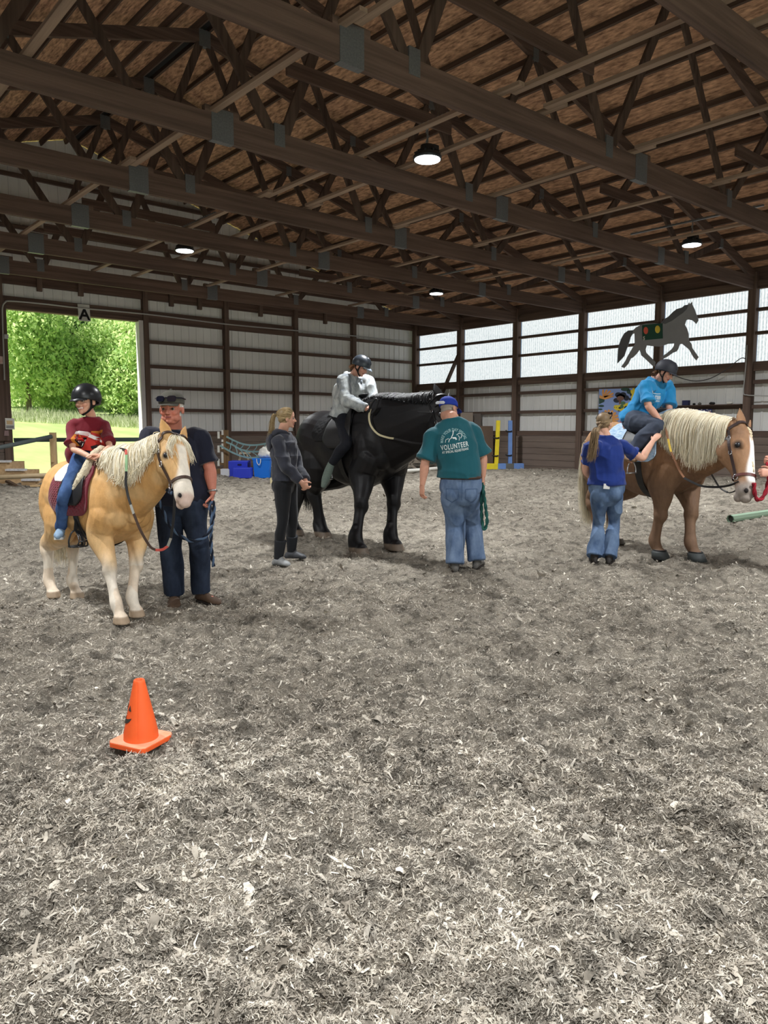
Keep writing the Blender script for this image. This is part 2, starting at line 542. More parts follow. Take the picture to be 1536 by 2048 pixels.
lamp0 = make_lamp()
LL = [((7.05,7.36),'white LED high bay lamp, biggest and brightest, above the middle group'), ((6.9,14.05),'white LED high bay lamp above the open doorway side, left of the others'),
      ((13.9,14.15),'white LED high bay lamp small and farthest, high over the corner'), ((14.0,7.36),'white LED high bay lamp at right over the horse cut-out'),
      ((0.2,7.4),None), ((0.2,0.6),None), ((7.1,0.6),None), ((14.5,0.6),None), ((0.2,14.4),None)]
for i, ((x, y), lb) in enumerate(LL):
    t = lamp0 if i == 0 else copy_tree(lamp0)
    t.location = (x, y, 4.96)
    tag(t, lb or 'LED high bay lamp outside the picture', 'lamp', 'high bay lamps')
# ================================================================ footing: raked wood shavings
rng = np.random.default_rng(5)
def vnoise(x, y, seed=0):
    """cheap smooth value noise"""
    xi, yi = np.floor(x).astype(np.int64), np.floor(y).astype(np.int64)
    fx, fy = x - xi, y - yi
    fx, fy = fx*fx*(3-2*fx), fy*fy*(3-2*fy)
    def h(a, b):
        n = (a*374761393 + b*668265263 + seed*1442695041) & 0x7fffffff
        n = ((n ^ (n >> 13)) * 1274126177) & 0x7fffffff
        return ((n ^ (n >> 16)) & 0xffff) / 65535.0
    return (h(xi,yi)*(1-fx)+h(xi+1,yi)*fx)*(1-fy) + (h(xi,yi+1)*(1-fx)+h(xi+1,yi+1)*fx)*fy
def bank_np(x, y):
    e = np.minimum(RX - x, BY - y)
    t = np.clip((6.5 - e)/6.0, 0, 1)
    return 0.30*t*t*(3-2*t)
def relief(x, y):
    return (vnoise(x*1.3, y*1.3, 1)-0.5)*0.05 + (vnoise(x*3.5, y*3.5, 2)-0.5)*0.05 + (vnoise(x*9, y*9, 3)-0.5)*0.058 + (vnoise(x*21, y*21, 4)-0.5)*0.042 + (vnoise(x*47, y*47, 6)-0.5)*0.016
def ground_z(x, y):
    return bank_np(x, y) + relief(x, y)

def shav_mat(name, c_dark, c_mid, c_pale, flakes=False):
    m = bpy.data.materials.new(name); m.use_nodes = True
    nt = m.node_tree; N = nt.nodes; L = nt.links
    b = N['Principled BSDF']; b.inputs['Roughness'].default_value = 0.9; b.inputs['Specular IOR Level'].default_value = 0.1
    tc = N.new('ShaderNodeTexCoord')
    if flakes:
        a = N.new('ShaderNodeAttribute'); a.attribute_name = 'tone'
        fac = a.outputs['Fac']
    else:
        n1 = N.new('ShaderNodeTexNoise'); n1.inputs['Scale'].default_value = 55; n1.inputs['Detail'].default_value = 6; n1.inputs['Roughness'].default_value = 0.75
        n1.inputs['Distortion'].default_value = 1.6
        L.new(tc.outputs['Object'], n1.inputs['Vector'])
        fac = n1.outputs[0]
    n2 = N.new('ShaderNodeTexNoise'); n2.inputs['Scale'].default_value = 1.1; n2.inputs['Detail'].default_value = 3
    L.new(tc.outputs['Object'], n2.inputs['Vector'])
    ad = N.new('ShaderNodeMath'); ad.operation = 'MULTIPLY_ADD'; ad.inputs[1].default_value = 0.30; ad.inputs[2].default_value = -0.15
    L.new(n2.outputs[0], ad.inputs[0])
    ad2 = N.new('ShaderNodeMath'); L.new(ad.outputs[0], ad2.inputs[0]); L.new(fac, ad2.inputs[1])
    cr = N.new('ShaderNodeValToRGB'); e = cr.color_ramp.elements
    e[0].position, e[0].color = 0.22, c_dark
    e[1].position, e[1].color = 0.78, c_pale
    x = e.new(0.5); x.color = c_mid
    L.new(ad2.outputs[0], cr.inputs[0])
    # darker damp clumps raked through the bedding, plus clump shadows put into the colour
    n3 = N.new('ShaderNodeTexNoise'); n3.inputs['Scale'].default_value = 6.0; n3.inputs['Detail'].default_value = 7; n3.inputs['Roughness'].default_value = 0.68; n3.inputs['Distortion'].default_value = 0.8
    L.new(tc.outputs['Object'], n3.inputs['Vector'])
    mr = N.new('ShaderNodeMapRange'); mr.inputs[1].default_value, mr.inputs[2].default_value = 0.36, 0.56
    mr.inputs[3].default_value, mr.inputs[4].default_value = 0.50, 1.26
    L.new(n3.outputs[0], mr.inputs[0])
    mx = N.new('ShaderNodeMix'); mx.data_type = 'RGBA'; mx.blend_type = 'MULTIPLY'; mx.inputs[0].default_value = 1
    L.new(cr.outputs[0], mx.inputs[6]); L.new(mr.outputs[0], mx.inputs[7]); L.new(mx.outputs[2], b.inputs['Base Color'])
    if not flakes:
        bp = N.new('ShaderNodeBump'); bp.inputs['Strength'].default_value = 0.9; bp.inputs['Distance'].default_value = 0.03
        L.new(fac, bp.inputs['Height']); L.new(bp.outputs[0], b.inputs['Normal'])
    return m
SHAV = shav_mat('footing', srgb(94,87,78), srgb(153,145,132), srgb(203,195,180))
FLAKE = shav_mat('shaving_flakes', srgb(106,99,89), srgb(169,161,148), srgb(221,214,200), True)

# the floor sheet: fine near the camera, coarser away (radial grid around the camera, clipped to the room)
def floor_mesh():
    rad = [0.0]
    r = 0.5
    while r < 36:
        rad.append(r); r *= 1.0075
    rad = np.array(rad); na = 1100
    ang = np.linspace(math.radians(-86), math.radians(86), na) 
    A, R = np.meshgrid(ang, rad)
    X = FW.x*R*np.cos(A) + RT.x*R*np.sin(A); Y = FW.y*R*np.cos(A) + RT.y*R*np.sin(A)
    X = np.clip(X, LX, RX); Y = np.clip(Y, FY, BY)
    Z = ground_z(X, Y)
    v = np.stack([X, Y, Z], -1).reshape(-1, 3)
    nr = len(rad)
    i = (np.arange(nr-1)[:, None]*na + np.arange(na-1)[None, :]).reshape(-1)
    f = np.stack([i, i+na, i+na+1, i+1], -1)
    return v, f
def np_mesh(name, v, f, smooth=False):
    me = bpy.data.meshes.new(name)
    k = f.shape[1]
    me.vertices.add(len(v)); me.vertices.foreach_set('co', v.astype(np.float32).ravel())
    me.loops.add(f.size); me.loops.foreach_set('vertex_index', f.astype(np.int32).ravel())
    me.polygons.add(len(f)); me.polygons.foreach_set('loop_start', np.arange(0, f.size, k, dtype=np.int32))
    try: me.polygons.foreach_set('loop_total', np.full(len(f), k, dtype=np.int32))
    except Exception: pass
    if smooth: me.polygons.foreach_set('use_smooth', np.ones(len(f), dtype=bool))
    me.update(calc_edges=True)
    return me
v, f = floor_mesh()
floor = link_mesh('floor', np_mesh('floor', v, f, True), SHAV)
tag(floor, kind='structure')
# the rest of the room's floor, outside the fan
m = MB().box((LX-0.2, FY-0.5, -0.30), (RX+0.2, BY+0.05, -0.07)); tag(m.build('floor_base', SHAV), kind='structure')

def flakes(n, rmin, rmax, size, seed):
    g = np.random.default_rng(seed)
    a = g.uniform(math.radians(-42), math.radians(42), n)
    r = rmin*(rmax/rmin)**(g.random(n)**0.9)
    x = FW.x*r*np.cos(a) + RT.x*r*np.sin(a); y = FW.y*r*np.cos(a) + RT.y*r*np.sin(a)
    ok = (x > LX+0.1) & (x < RX-0.1) & (y > FY+0.1) & (y < BY-0.1)
    x, y, r = x[ok], y[ok], r[ok]; n = len(x)
    # clumps: fewer in the hollows
    ln = size*g.lognormal(0, 0.45, n); wd = ln*g.uniform(0.07, 0.24, n)
    big = g.random(n) < 0.03
    wd[big] = ln[big]*g.uniform(0.5, 0.8, big.sum()); ln[big] *= 1.25
    th = g.uniform(0, 2*math.pi, n)
    tilt = g.normal(0, 0.35, n); roll = g.normal(0, 0.5, n); curl = g.normal(0, 1.1, n); bend = g.normal(0, 1.0, n)
    ns = 4
    V = np.zeros((n, ns, 2, 3))
    for i in range(ns):
        t = i/(ns-1) - 0.5
        px = ln*t; pz = ln*(tilt*t + curl*t*t*0.9); py = ln*bend*t*t
        for j, sgn in enumerate((-0.5, 0.5)):
            w = wd*sgn*(1.0 if i in (1, 2) else 0.55)
            qx, qy, qz = px, py + w*np.cos(roll), pz + w*np.sin(roll)
            V[:, i, j, 0] = x + qx*np.cos(th) - qy*np.sin(th)
            V[:, i, j, 1] = y + qx*np.sin(th) + qy*np.cos(th)
            V[:, i, j, 2] = qz
    lo = V[..., 2].min(axis=(1, 2))
    V[..., 2] += (ground_z(x, y) - 0.5*lo + g.uniform(-0.002, 0.006, n))[:, None, None]
    base = np.arange(n)[:, None]*ns*2
    F = np.concatenate([base + np.array([2*i, 2*i+2, 2*i+3, 2*i+1]) for i in range(ns-1)], 0)
    tone = np.repeat(np.clip(g.normal(0.5, 0.16, n), 0.05, 0.98), ns*2)
    return V.reshape(-1, 3), F, tone
vs, fs, ts, off = [], [], [], 0   # vertices, faces, tones
for n, a, b, s, sd in ((350000, 1.3, 3.4, 0.0105, 1), (350000, 2.7, 7.0, 0.0115, 2), (160000, 6.0, 14, 0.015, 3), (54000, 12, 26, 0.028, 4), (4700, 1.4, 6.0, 0.018, 7)):
    v, f, t = flakes(n, a, b, s, sd)
    vs.append(v); fs.append(f + off); ts.append(t); off += len(v)
me = np_mesh('wood_shavings', np.concatenate(vs), np.concatenate(fs))
at = me.attributes.new('tone', 'FLOAT', 'POINT'); at.data.foreach_set('value', np.concatenate(ts).astype(np.float32))
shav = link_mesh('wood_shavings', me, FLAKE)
tag(shav, 'pale loose wood shavings strewn over the whole arena floor', 'wood shavings', kind='stuff')

# ================================================================ outside the doorway
LSL = 0.083
LAWN = mat('lawn', srgb(150,176,108), 0.95, vscale=(0.5,0.15,1), col2=srgb(190,206,140), spec=0.1)
m = MB(); m.add([(-40, BY+0.3, 0.12), (70, BY+0.3, 0.12), (70, 120, 0.12+99.7*LSL), (-40, 120, 0.12+99.7*LSL)], [(0,1,2,3)])
tag(m.build('lawn', LAWN), 'sunlit mown lawn beyond the open doorway', 'lawn', kind='stuff')
m = MB(); m.add([(-60, -60, -0.35), (90, -60, -0.35), (90, 120, -0.35), (-60, 120, -0.35)], [(0,1,2,3)])
tag(m.build('ground_outside', LAWN), kind='structure')

def leaf_mesh(name, n, rx, ry, rz, size, seed, ccx=0):
    g = np.random.default_rng(seed)
    # lumpy crown: several sub-crowns
    k = 14
    ct = g.normal(0, 1, (k, 3)); ct /= np.linalg.norm(ct, axis=1)[:, None]
    ct *= g.uniform(0.35, 0.75, k)[:, None]
    sub = g.integers(0, k, n)
    d = g.normal(0, 1, (n, 3)); d /= np.linalg.norm(d, axis=1)[:, None]
    p = ct[sub] + d*(0.42*g.random(n)**0.33)[:, None]
    p = p*np.array([rx, ry, rz])
    u = g.normal(0, 1, (n, 3)); u /= np.linalg.norm(u, axis=1)[:, None]
    w = np.cross(u, g.normal(0, 1, (n, 3))); w /= np.linalg.norm(w, axis=1)[:, None]
    s = size*g.uniform(0.6, 1.4, n)[:, None]
    V = np.stack([p - u*s, p + w*s*0.5, p + u*s, p - w*s*0.5], 1).reshape(-1, 3)
    F = np.arange(n*4).reshape(n, 4)
    me = np_mesh(name, V, F)
    at = me.attributes.new('tone', 'FLOAT', 'POINT'); at.data.foreach_set('value', np.repeat(g.random(n), 4).astype(np.float32))
    return me
def leaf_mat(name, c1, c2):
    m = bpy.data.materials.new(name); m.use_nodes = True
    nt = m.node_tree; N = nt.nodes; L = nt.links
    b = N['Principled BSDF']; b.inputs['Roughness'].default_value = 0.7; b.inputs['Specular IOR Level'].default_value = 0.2
    a = N.new('ShaderNodeAttribute'); a.attribute_name = 'tone'
    cr = N.new('ShaderNodeValToRGB'); cr.color_ramp.elements[0].color = c1; cr.color_ramp.elements[1].color = c2
    L.new(a.outputs['Fac'], cr.inputs[0]); L.new(cr.outputs[0], b.inputs['Base Color'])
    t = N.new('ShaderNodeBsdfTranslucent'); L.new(cr.outputs[0], t.inputs[0])
    mx = N.new('ShaderNodeMixShader'); mx.inputs[0].default_value = 0.48
    L.new(b.outputs[0], mx.inputs[1]); L.new(t.outputs[0], mx.inputs[2])
    L.new(mx.outputs[0], N['Material Output'].inputs[0])
    return m
LEAF_Y = leaf_mat('bright_foliage', srgb(158,192,126), srgb(226,240,176))
LEAF_D = leaf_mat('deep_foliage', srgb(106,146,112), srgb(186,212,172))
BARK = mat('bark', srgb(108,98,88), 0.9, var=0.3, vscale=(8,8,2))
lm = {}
def tree(px, d, top, rx, kind, label, group):
    """tree whose crown centre stands at column px of the photo, d metres ahead"""
    b = P(px, 850, d); gz = 0.12 + (b.y - BY)*LSL
    r = empty('leafy_tree', (b.x, b.y, gz), random.uniform(0, 6), label, 'tree', group)
    key = (kind, round(rx))
    if key not in lm:
        lm[key] = leaf_mesh('foliage', 20000, rx, rx, rx*1.15, 0.105 if kind == 'y' else 0.13, 40 + len(lm))
        lm[key].materials.append(LEAF_Y if kind == 'y' else LEAF_D)
    c = bpy.data.objects.new('foliage', lm[key]); C.objects.link(c); c.parent = r
    sc = (top + 0.9)/2/(rx*1.15); c.location = (0, 0, (top-0.9)/2); c.scale = (1.12, 1.12, sc)
    m = MB(); m.tube([(0,0,-0.02),(0.1,0,top*0.35),(0.0,0.15,top*0.7)], [0.16,0.12,0.05], 8)
    for k in range(5):
        a = k*1.3; m.tube([(0.05,0,top*(0.2+0.08*k)),(math.cos(a)*rx*0.6,math.sin(a)*rx*0.6,top*(0.4+0.09*k))], [0.06,0.02], 6)
    o = m.build('trunk', BARK, None); o.parent = r
random.seed(3)
TG = 'trees along the edge of the lawn'
tree(60, 44, 9.6, 3.2, 'y', 'bright green tree at the left edge of the doorway view', TG)
tree(165, 46, 8.6, 3.0, 'y', 'yellow-green bushy tree in the middle of the doorway view', TG)
tree(262, 45, 8.0, 3.0, 'y', 'bright green bushy tree at the right of the doorway view', TG)
tree(10, 50, 11.5, 3.6, 'y', 'bright green tree partly hidden by the left door jamb', TG)
tree(120, 55, 13, 4.4, 'd', 'taller dark green tree rising behind the bushy trees, left of the two', TG)
tree(238, 57, 13.5, 4.6, 'd', 'taller dark green tree rising behind the bushy trees, right of the two', TG)
tree(300, 62, 15, 5.0, 'd', 'dark green tree mostly hidden by the right door jamb', TG)
tree(40, 66, 16, 5.0, 'd', 'tall dark green tree far back at upper left of the doorway view', TG)
tree(180, 70, 17, 5.4, 'd', 'tallest dark green tree far back behind all others', TG)
# tall pale grass at the foot of the trees
g = np.random.default_rng(9); n = 5000
pb = np.array([P(x, 850, d)[:] for x, d in zip(g.uniform(-60, 340, n), g.uniform(38.5, 42, n))])
h = g.uniform(0.2, 0.65, n)*(0.4 + 0.9*vnoise(pb[:,0]*0.8, pb[:,1]*0.3, 7)); le = g.normal(0, 0.25, (n, 2))
gz = 0.12 + (pb[:,1]-BY)*LSL
V = np.zeros((n, 3, 3)); V[:, 0] = np.c_[pb[:,0]-0.02, pb[:,1], gz]; V[:, 1] = np.c_[pb[:,0]+0.02, pb[:,1]-0.01, gz]; V[:, 2] = np.c_[pb[:,0]+le[:,0]*h, pb[:,1]+le[:,1]*h, gz+h]
me = np_mesh('tall_grass', V.reshape(-1,3), np.arange(n*3).reshape(n,3))
tag(link_mesh('tall_grass', me, mat('dry_grass', srgb(172,184,136), 0.9, vscale=(3,3,3), col2=srgb(220,222,192))), 'tall pale seeding grass at the foot of the trees', 'grass', kind='stuff')
# ================================================================ organic bodies
class Blob:
    """overlapping closed hulls fused into one continuous skin"""
    def __init__(s): s.mb = MB()
    def loft(s, secs, n=22, dome=True):
        """secs: list of (centre, U, V) radius vectors"""
        secs = [(Vector(c), Vector(u), Vector(v)) for c, u, v in secs]
        rings = []
        if dome:
            c0, u0, v0 = secs[0]; c1, u1, v1 = secs[-1]
            n0 = (secs[0][0] - secs[1][0]).normalized(); n1 = (secs[-1][0] - secs[-2][0]).normalized()
            r0 = min(u0.length, v0.length); r1 = min(u1.length, v1.length)
            pre = [(c0 + n0*r0*math.sin(a)*0.9, u0*math.cos(a), v0*math.cos(a)) for a in (1.45, 1.1, 0.75, 0.38)]
            post = [(c1 + n1*r1*math.sin(a)*0.9, u1*math.cos(a), v1*math.cos(a)) for a in (0.38, 0.75, 1.1, 1.45)]
            secs = (pre if dome in (True, 'start') else []) + secs + (post if dome in (True, 'end') else [])
        vs, fs = [], []
        for c, u, v in secs:
            for k in range(n):
                a = 2*math.pi*k/n
                vs.append(c + u*math.cos(a) + v*math.sin(a))
        for i in range(len(secs)-1):
            for k in range(n):
                a, b = i*n+k, i*n+(k+1)%n
                fs.append((a, b, b+n, a+n))
        fs.append(tuple(range(n-1,-1,-1))); fs.append(tuple((len(secs)-1)*n+k for k in range(n)))
        # make orientation outward
        c, u, v = secs[0]
        if u.cross(v).dot(secs[-1][0] - c) < 0: fs = [tuple(reversed(f)) for f in fs]
        s.mb.add(vs, fs)
        return s
    def sloft(s, secs, n=22, sub=5, dome=True):
        """loft with spline interpolation between sections"""
        c = spline([a[0] for a in secs], sub); u = spline([a[1] for a in secs], sub); v = spline([a[2] for a in secs], sub)
        return s.loft(list(zip(c, u, v)), n, dome)
    def limb(s, pts, rad, ref=None, n=16, sub=6, dome=True):
        """tapering limb; rad entries r or (r_side, r_ref) with ref the direction of the second radius"""
        pts = [Vector(p) for p in pts]
        rr = [(r, r) if not isinstance(r, (tuple, list)) else tuple(r) for r in rad]
        cp = spline(pts, sub)
        rp = spline([Vector((a, b, 0)) for a, b in rr], sub)
        ref = Vector(ref) if ref is not None else Vector((0.31, 0.22, 0.92))
        t0 = (cp[1]-cp[0]).normalized()
        if abs(t0.dot(ref.normalized())) > 0.97: ref = Vector((0.8, -0.5, 0.1))
        vv = None
        secs = []
        for i, p in enumerate(cp):
            t = (cp[min(i+1,len(cp)-1)] - cp[max(i-1,0)]).normalized()
            v = (ref if vv is None else vv); v = (v - t*v.dot(t)).normalized(); vv = v
            u = v.cross(t)
            secs.append((p, u*max(rp[i].x, 0.002), v*max(rp[i].y, 0.002)))
        return s.loft(secs, n, dome)
    def ell(s, c, a, b, cc, n=18, m=12):
        """ellipsoid with radius vectors a,b,cc"""
        c, a, b, cc = Vector(c), Vector(a), Vector(b), Vector(cc)
        vs = [c - cc]; fs = []
        for i in range(1, m):
            th = math.pi*i/m
            for k in range(n):
                ph = 2*math.pi*k/n
                vs.append(c + (a*math.cos(ph) + b*math.sin(ph))*math.sin(th) - cc*math.cos(th))
        vs.append(c + cc)
        for k in range(n):
            fs.append((0, 1+(k+1)%n, 1+k))
            for i in range(m-2):
                p, q = 1+i*n+k, 1+i*n+(k+1)%n
                fs.append((p, q, q+n, p+n))
            fs.append((1+(m-2)*n+k, 1+(m-2)*n+(k+1)%n, len(vs)-1))
        if a.cross(b).dot(cc) < 0: fs = [tuple(reversed(f)) for f in fs]
        s.mb.add(vs, fs)
        return s
    def ball(s, c, r): return s.ell(c, (r,0,0), (0,r,0), (0,0,r), 14, 9)
    def fuse(s, name, voxel, smooth=3, lam=0.5):
        me = s.mb.mesh(name + '_raw')
        o = bpy.data.objects.new('raw', me); C.objects.link(o)
        md = o.modifiers.new('r', 'REMESH'); md.mode = 'VOXEL'; md.voxel_size = voxel; md.use_smooth_shade = True
        dg = bpy.context.evaluated_depsgraph_get()
        out = bpy.data.meshes.new_from_object(o.evaluated_get(dg))
        bpy.data.objects.remove(o); bpy.data.meshes.remove(me)
        out.name = name
        v, e = mv(out), np.empty(len(out.edges)*2, dtype=np.int32)
        out.edges.foreach_get('vertices', e); e = e.reshape(-1, 2)
        n = len(v)
        deg = np.bincount(e.ravel(), minlength=n).astype(float)[:, None]; deg[deg == 0] = 1
        for k in range(smooth*2):
            l = lam if k % 2 == 0 else -lam*0.92
            acc = np.stack([np.bincount(e[:,0], v[e[:,1],j], n) + np.bincount(e[:,1], v[e[:,0],j], n) for j in range(3)], 1)
            v = v + l*(acc/deg - v)
        out.vertices.foreach_set('co', v.astype(np.float32).ravel())
        out.polygons.foreach_set('use_smooth', np.ones(len(out.polygons), dtype=bool))
        out.update()
        return out
def mv(me):
    v = np.empty(len(me.vertices)*3, dtype=np.float32); me.vertices.foreach_get('co', v)
    return v.reshape(-1, 3).astype(float)
def mn(me):
    v = np.empty(len(me.vertices)*3, dtype=np.float32); me.vertices.foreach_get('normal', v)
    return v.reshape(-1, 3).astype(float)
def noise3(p, sc, seed=0):
    x, y, z = p[:,0]*sc, p[:,1]*sc, p[:,2]*sc
    zi = np.floor(z); fz = z-zi; fz = fz*fz*(3-2*fz)
    o = 57.0
    return vnoise(x+zi*o, y+zi*o*0.7, seed)*(1-fz) + vnoise(x+(zi+1)*o, y+(zi+1)*o*0.7, seed)*fz
def puff(me, amp, sc, seed=0, stretch=None):
    """cloth folds: push the skin in and out along its normals"""
    v, n = mv(me), mn(me)
    q = v.copy()
    if stretch is not None:
        a = np.array(Vector(stretch).normalized()); q = q - np.outer(q@a, a)*0.65
    d = (noise3(q, sc, seed)-0.5) + 0.5*(noise3(q, sc*2.3, seed+1)-0.5)
    r = 1-np.abs(2*noise3(q, sc*0.9, seed+5)-1)
    v = v + n*((d*0.8 + (r**3-0.3)*0.6)*amp)[:, None]
    me.vertices.foreach_set('co', v.astype(np.float32).ravel()); me.update()
def paint(me, fn, name='hue'):
    """fn(points)->rgb array (linear), stored per vertex"""
    v = mv(me); c = fn(v)
    at = me.color_attributes.new(name, 'FLOAT_COLOR', 'POINT')
    at.data.foreach_set('color', np.c_[c, np.ones(len(c))].astype(np.float32).ravel())
def lin(r, g, b): return np.array(srgb(r, g, b)[:3])
def place(name, me, material, parent): return link_mesh(name, me, material, parent)

SKIN = mat('skin', (0.5,0.3,0.2), 0.55, var=0.06, vscale=(30,30,30), attr='hue', spec=0.35)
COAT = mat('horse_coat', (0.5,0.3,0.2), 0.66, var=0.14, vscale=(22,22,9), attr='hue', spec=0.25, bump=0.12, bscale=90, detail=8)
COATS = mat('sleek_black_coat', (0.02,0.02,0.02), 0.5, var=0.12, vscale=(10,10,10), attr='hue', spec=0.3)
EYEW = mat('eye_white', srgb(160,150,142), 0.3, spec=0.4)
IRIS = mat('iris', srgb(62,46,36), 0.15, spec=0.6)
BLACKP = mat('black_plastic', srgb(30,32,36), 0.33, spec=0.5)
BLACKM = mat('matte_black_shell', srgb(46,50,56), 0.5, spec=0.4)
BLACKL = mat('black_leather', srgb(26,25,26), 0.5, spec=0.4, bump=0.1, bscale=200)
BROWNL = mat('brown_leather', srgb(66,48,38), 0.5, spec=0.4)
REDL = mat('oxblood_leather', srgb(92,50,46), 0.5, spec=0.4)
METAL = mat('polished_steel', srgb(190,192,195), 0.25, metal=0.9)
WEBB = mat('black_webbing', srgb(20,20,22), 0.8)

def frame_from(fwd, up):
    f = Vector(fwd).normalized(); u = Vector(up); u = (u - f*u.dot(f)).normalized()
    return f, u, u.cross(f)          # forward, up, left

def cdir(right, away, up=0.0):
    """world direction from camera-aligned components"""
    return (RT*right + FW*away + UP*up)

def build_head(B, c, f, u, l, H, age='adult', fem=False, W=1.0, jowl=0.0):
    """adds head hulls to blob B; c = eye-level centre; returns local->world function"""
    L = lambda a, b, z: c + f*(a*H) + l*(b*H*W) + u*(z*H)
    E = lambda p, a, b, z: B.ell(L(*p), f*(a*H), l*(b*H*W), u*(z*H))
    child = age == 'child'
    E((-0.05,0,0.14), 0.41, 0.335, 0.36)
    E((0.10,0,-0.10), 0.255, 0.265, 0.33)
    jw = 0.19 if child or fem else 0.225
    E((0.13,0,-0.31), 0.20, jw, 0.14)
    E((0.02,0,-0.22), 0.22, 0.24 if not child else 0.22, 0.20)
    E((0.275,0,-0.40), 0.075, 0.09, 0.075)
    if jowl:
        for s in (1,-1): E((0.12,s*0.17,-0.31), 0.16*jowl, 0.11*jowl, 0.13*jowl)
        E((0.10,0,-0.43), 0.17*jowl, 0.20*jowl, 0.08*jowl)
    for s in (1,-1):
        E((0.225,s*0.15,-0.13), 0.105, 0.105, 0.10)
        E((0.295,s*0.12,0.085), 0.05, 0.12, 0.045)
        E((-0.03,s*0.335,-0.05), 0.085, 0.03, 0.13)
        E((0.00,s*0.325,-0.10), 0.05, 0.035, 0.07)
        E((0.385,s*0.045,-0.155), 0.04, 0.035, 0.032)
    B.limb([L(0.325,0,0.06), L(0.375,0,-0.05), L(0.43,0,-0.135)], [0.03*H,0.036*H,0.05*H], n=12)
    E((0.335,0,-0.245), 0.045, 0.10, 0.028)
    E((0.33,0,-0.295), 0.042, 0.085, 0.03)
    return L

def face_paint(c, f, u, l, H, skin, brow, lip, smile=False, hair=None, stub=None):
    cc = np.array(c); F, U, Lv = np.array(f), np.array(u), np.array(l)
    def fn(p, col):
        q = (p - cc)/H
        a, b, z = q@F, q@Lv, q@U
        near = (np.abs(a) < 0.62) & (np.abs(z) < 0.62) & (np.abs(b) < 0.5)
        w = np.clip(1 - ((np.abs(b)-0.17)/0.10)**2 - ((z+0.14)/0.10)**2, 0, 1)*(a > 0.05)*near*0.5
        col = col*(1-w[:,None]) + (col*np.array([1.12,0.82,0.80]))*w[:,None]
        if hair is not None:
            m = near & ((z > 0.30 - 0.25*(a < 0.12)) | ((a < -0.02) & (z > -0.24) & (np.abs(b) < 0.34)))
            col[m] = hair
        m = near & (a > 0.18) & (np.abs(z - (0.105 - 0.5*(np.abs(b)-0.13)**2*4)) < 0.022) & (np.abs(b) > 0.05) & (np.abs(b) < 0.21)
        col[m] = brow
        m = near & (a > 0.2) & (np.abs(z) < 0.03) & (np.abs(np.abs(b)-0.135) < 0.065)
        col[m] = col[m]*0.55
        curve = -0.27 + (1.6 if smile else 0.15)*b*b
        m = near & (a > 0.2) & (np.abs(z - curve) < (0.045 if smile else 0.036)) & (np.abs(b) < (0.145 if smile else 0.10))
        col[m] = lip
        m = near & (a > 0.2) & (np.abs(z - curve) < (0.020 if smile else 0.007)) & (np.abs(b) < (0.12 if smile else 0.095))
        col[m] = lin(232,222,210) if smile else lip*0.4
        m = near & (a > 0.33) & (np.abs(np.abs(b)-0.035) < 0.018) & (np.abs(z+0.185) < 0.014)
        col[m] = skin*0.3
        return col
    return fn

def build_hand(B, w, d, pn, thumb, size=1.0, curl=0.35, spread=0.0):
    """w wrist, d direction of the hand, pn palm normal, thumb = direction of the thumb side"""
    d = Vector(d).normalized(); pn = Vector(pn); pn = (pn - d*pn.dot(d)).normalized()
    t = Vector(thumb); sd = d.cross(pn)
    if sd.dot(t) < 0: sd = -sd
    S = size
    w = Vector(w)
    B.sloft([(w - d*0.02*S, sd*0.027*S, pn*0.020*S), (w + d*0.03*S, sd*0.034*S, pn*0.017*S), (w + d*0.07*S, sd*0.043*S, pn*0.015*S), (w + d*0.098*S, sd*0.042*S, pn*0.012*S)], 16, 4)
    for i, (off, ln, r) in enumerate(((0.032,0.070,0.0082),(0.011,0.079,0.0084),(-0.011,0.073,0.0080),(-0.031,0.058,0.0072))):
        p = w + d*(0.094 - abs(off-0.011)*0.12)*S + sd*off*S
        dd = (d + sd*(off*spread*6)).normalized()
        pts = [p - dd*0.015*S, p]; a = 0.0
        for k, fr in enumerate((0.45,0.30,0.25)):
            a += curl*(0.8, 1.15, 0.8)[k]*(1 + 0.08*i)
            pts.append(pts[-1] + (dd*math.cos(a) + pn*math.sin(a))*ln*fr*S)
        B.limb(pts, [r*1.05*S, r*1.05*S, r*S, r*0.95*S, r*0.8*S], n=10, sub=3)
    b = w + d*0.022*S + sd*0.026*S
    c1 = b + (d*0.55 + sd*0.75 + pn*(0.25+0.2*curl)).normalized()*0.042*S
    c2 = c1 + (d*0.85 + sd*0.35 + pn*(0.25+0.5*curl)).normalized()*0.032*S
    c3 = c2 + (d*0.9 + sd*(0.15-0.3*curl) + pn*(0.25+0.5*curl)).normalized()*0.024*S
    B.limb([b - sd*0.012*S, b, c1, c2, c3], [0.012*S, 0.0145*S, 0.0105*S, 0.0095*S, 0.0075*S], n=10, sub=3)

def eyes(root, L, H, f, u, l):
    for s in (1, -1):
        c = L(0.279, s*0.135, 0.0)
        m = MB(); R = 0.058*H
        q = Vector((0,0,1)).rotation_difference(f)
        prof = [(R*math.sin(a), -R*math.cos(a)) for a in np.linspace(0.15, math.pi-0.02, 12)]
        m.lathe(c, prof, 16, f)
        m.m = [1 if (sum((Vector(m.v[i]) for i in fc), Vector())/len(fc) - c).normalized().dot(f) > 0.76 else 0 for fc in m.f]
        m.build('eye', [EYEW, IRIS], root, True)

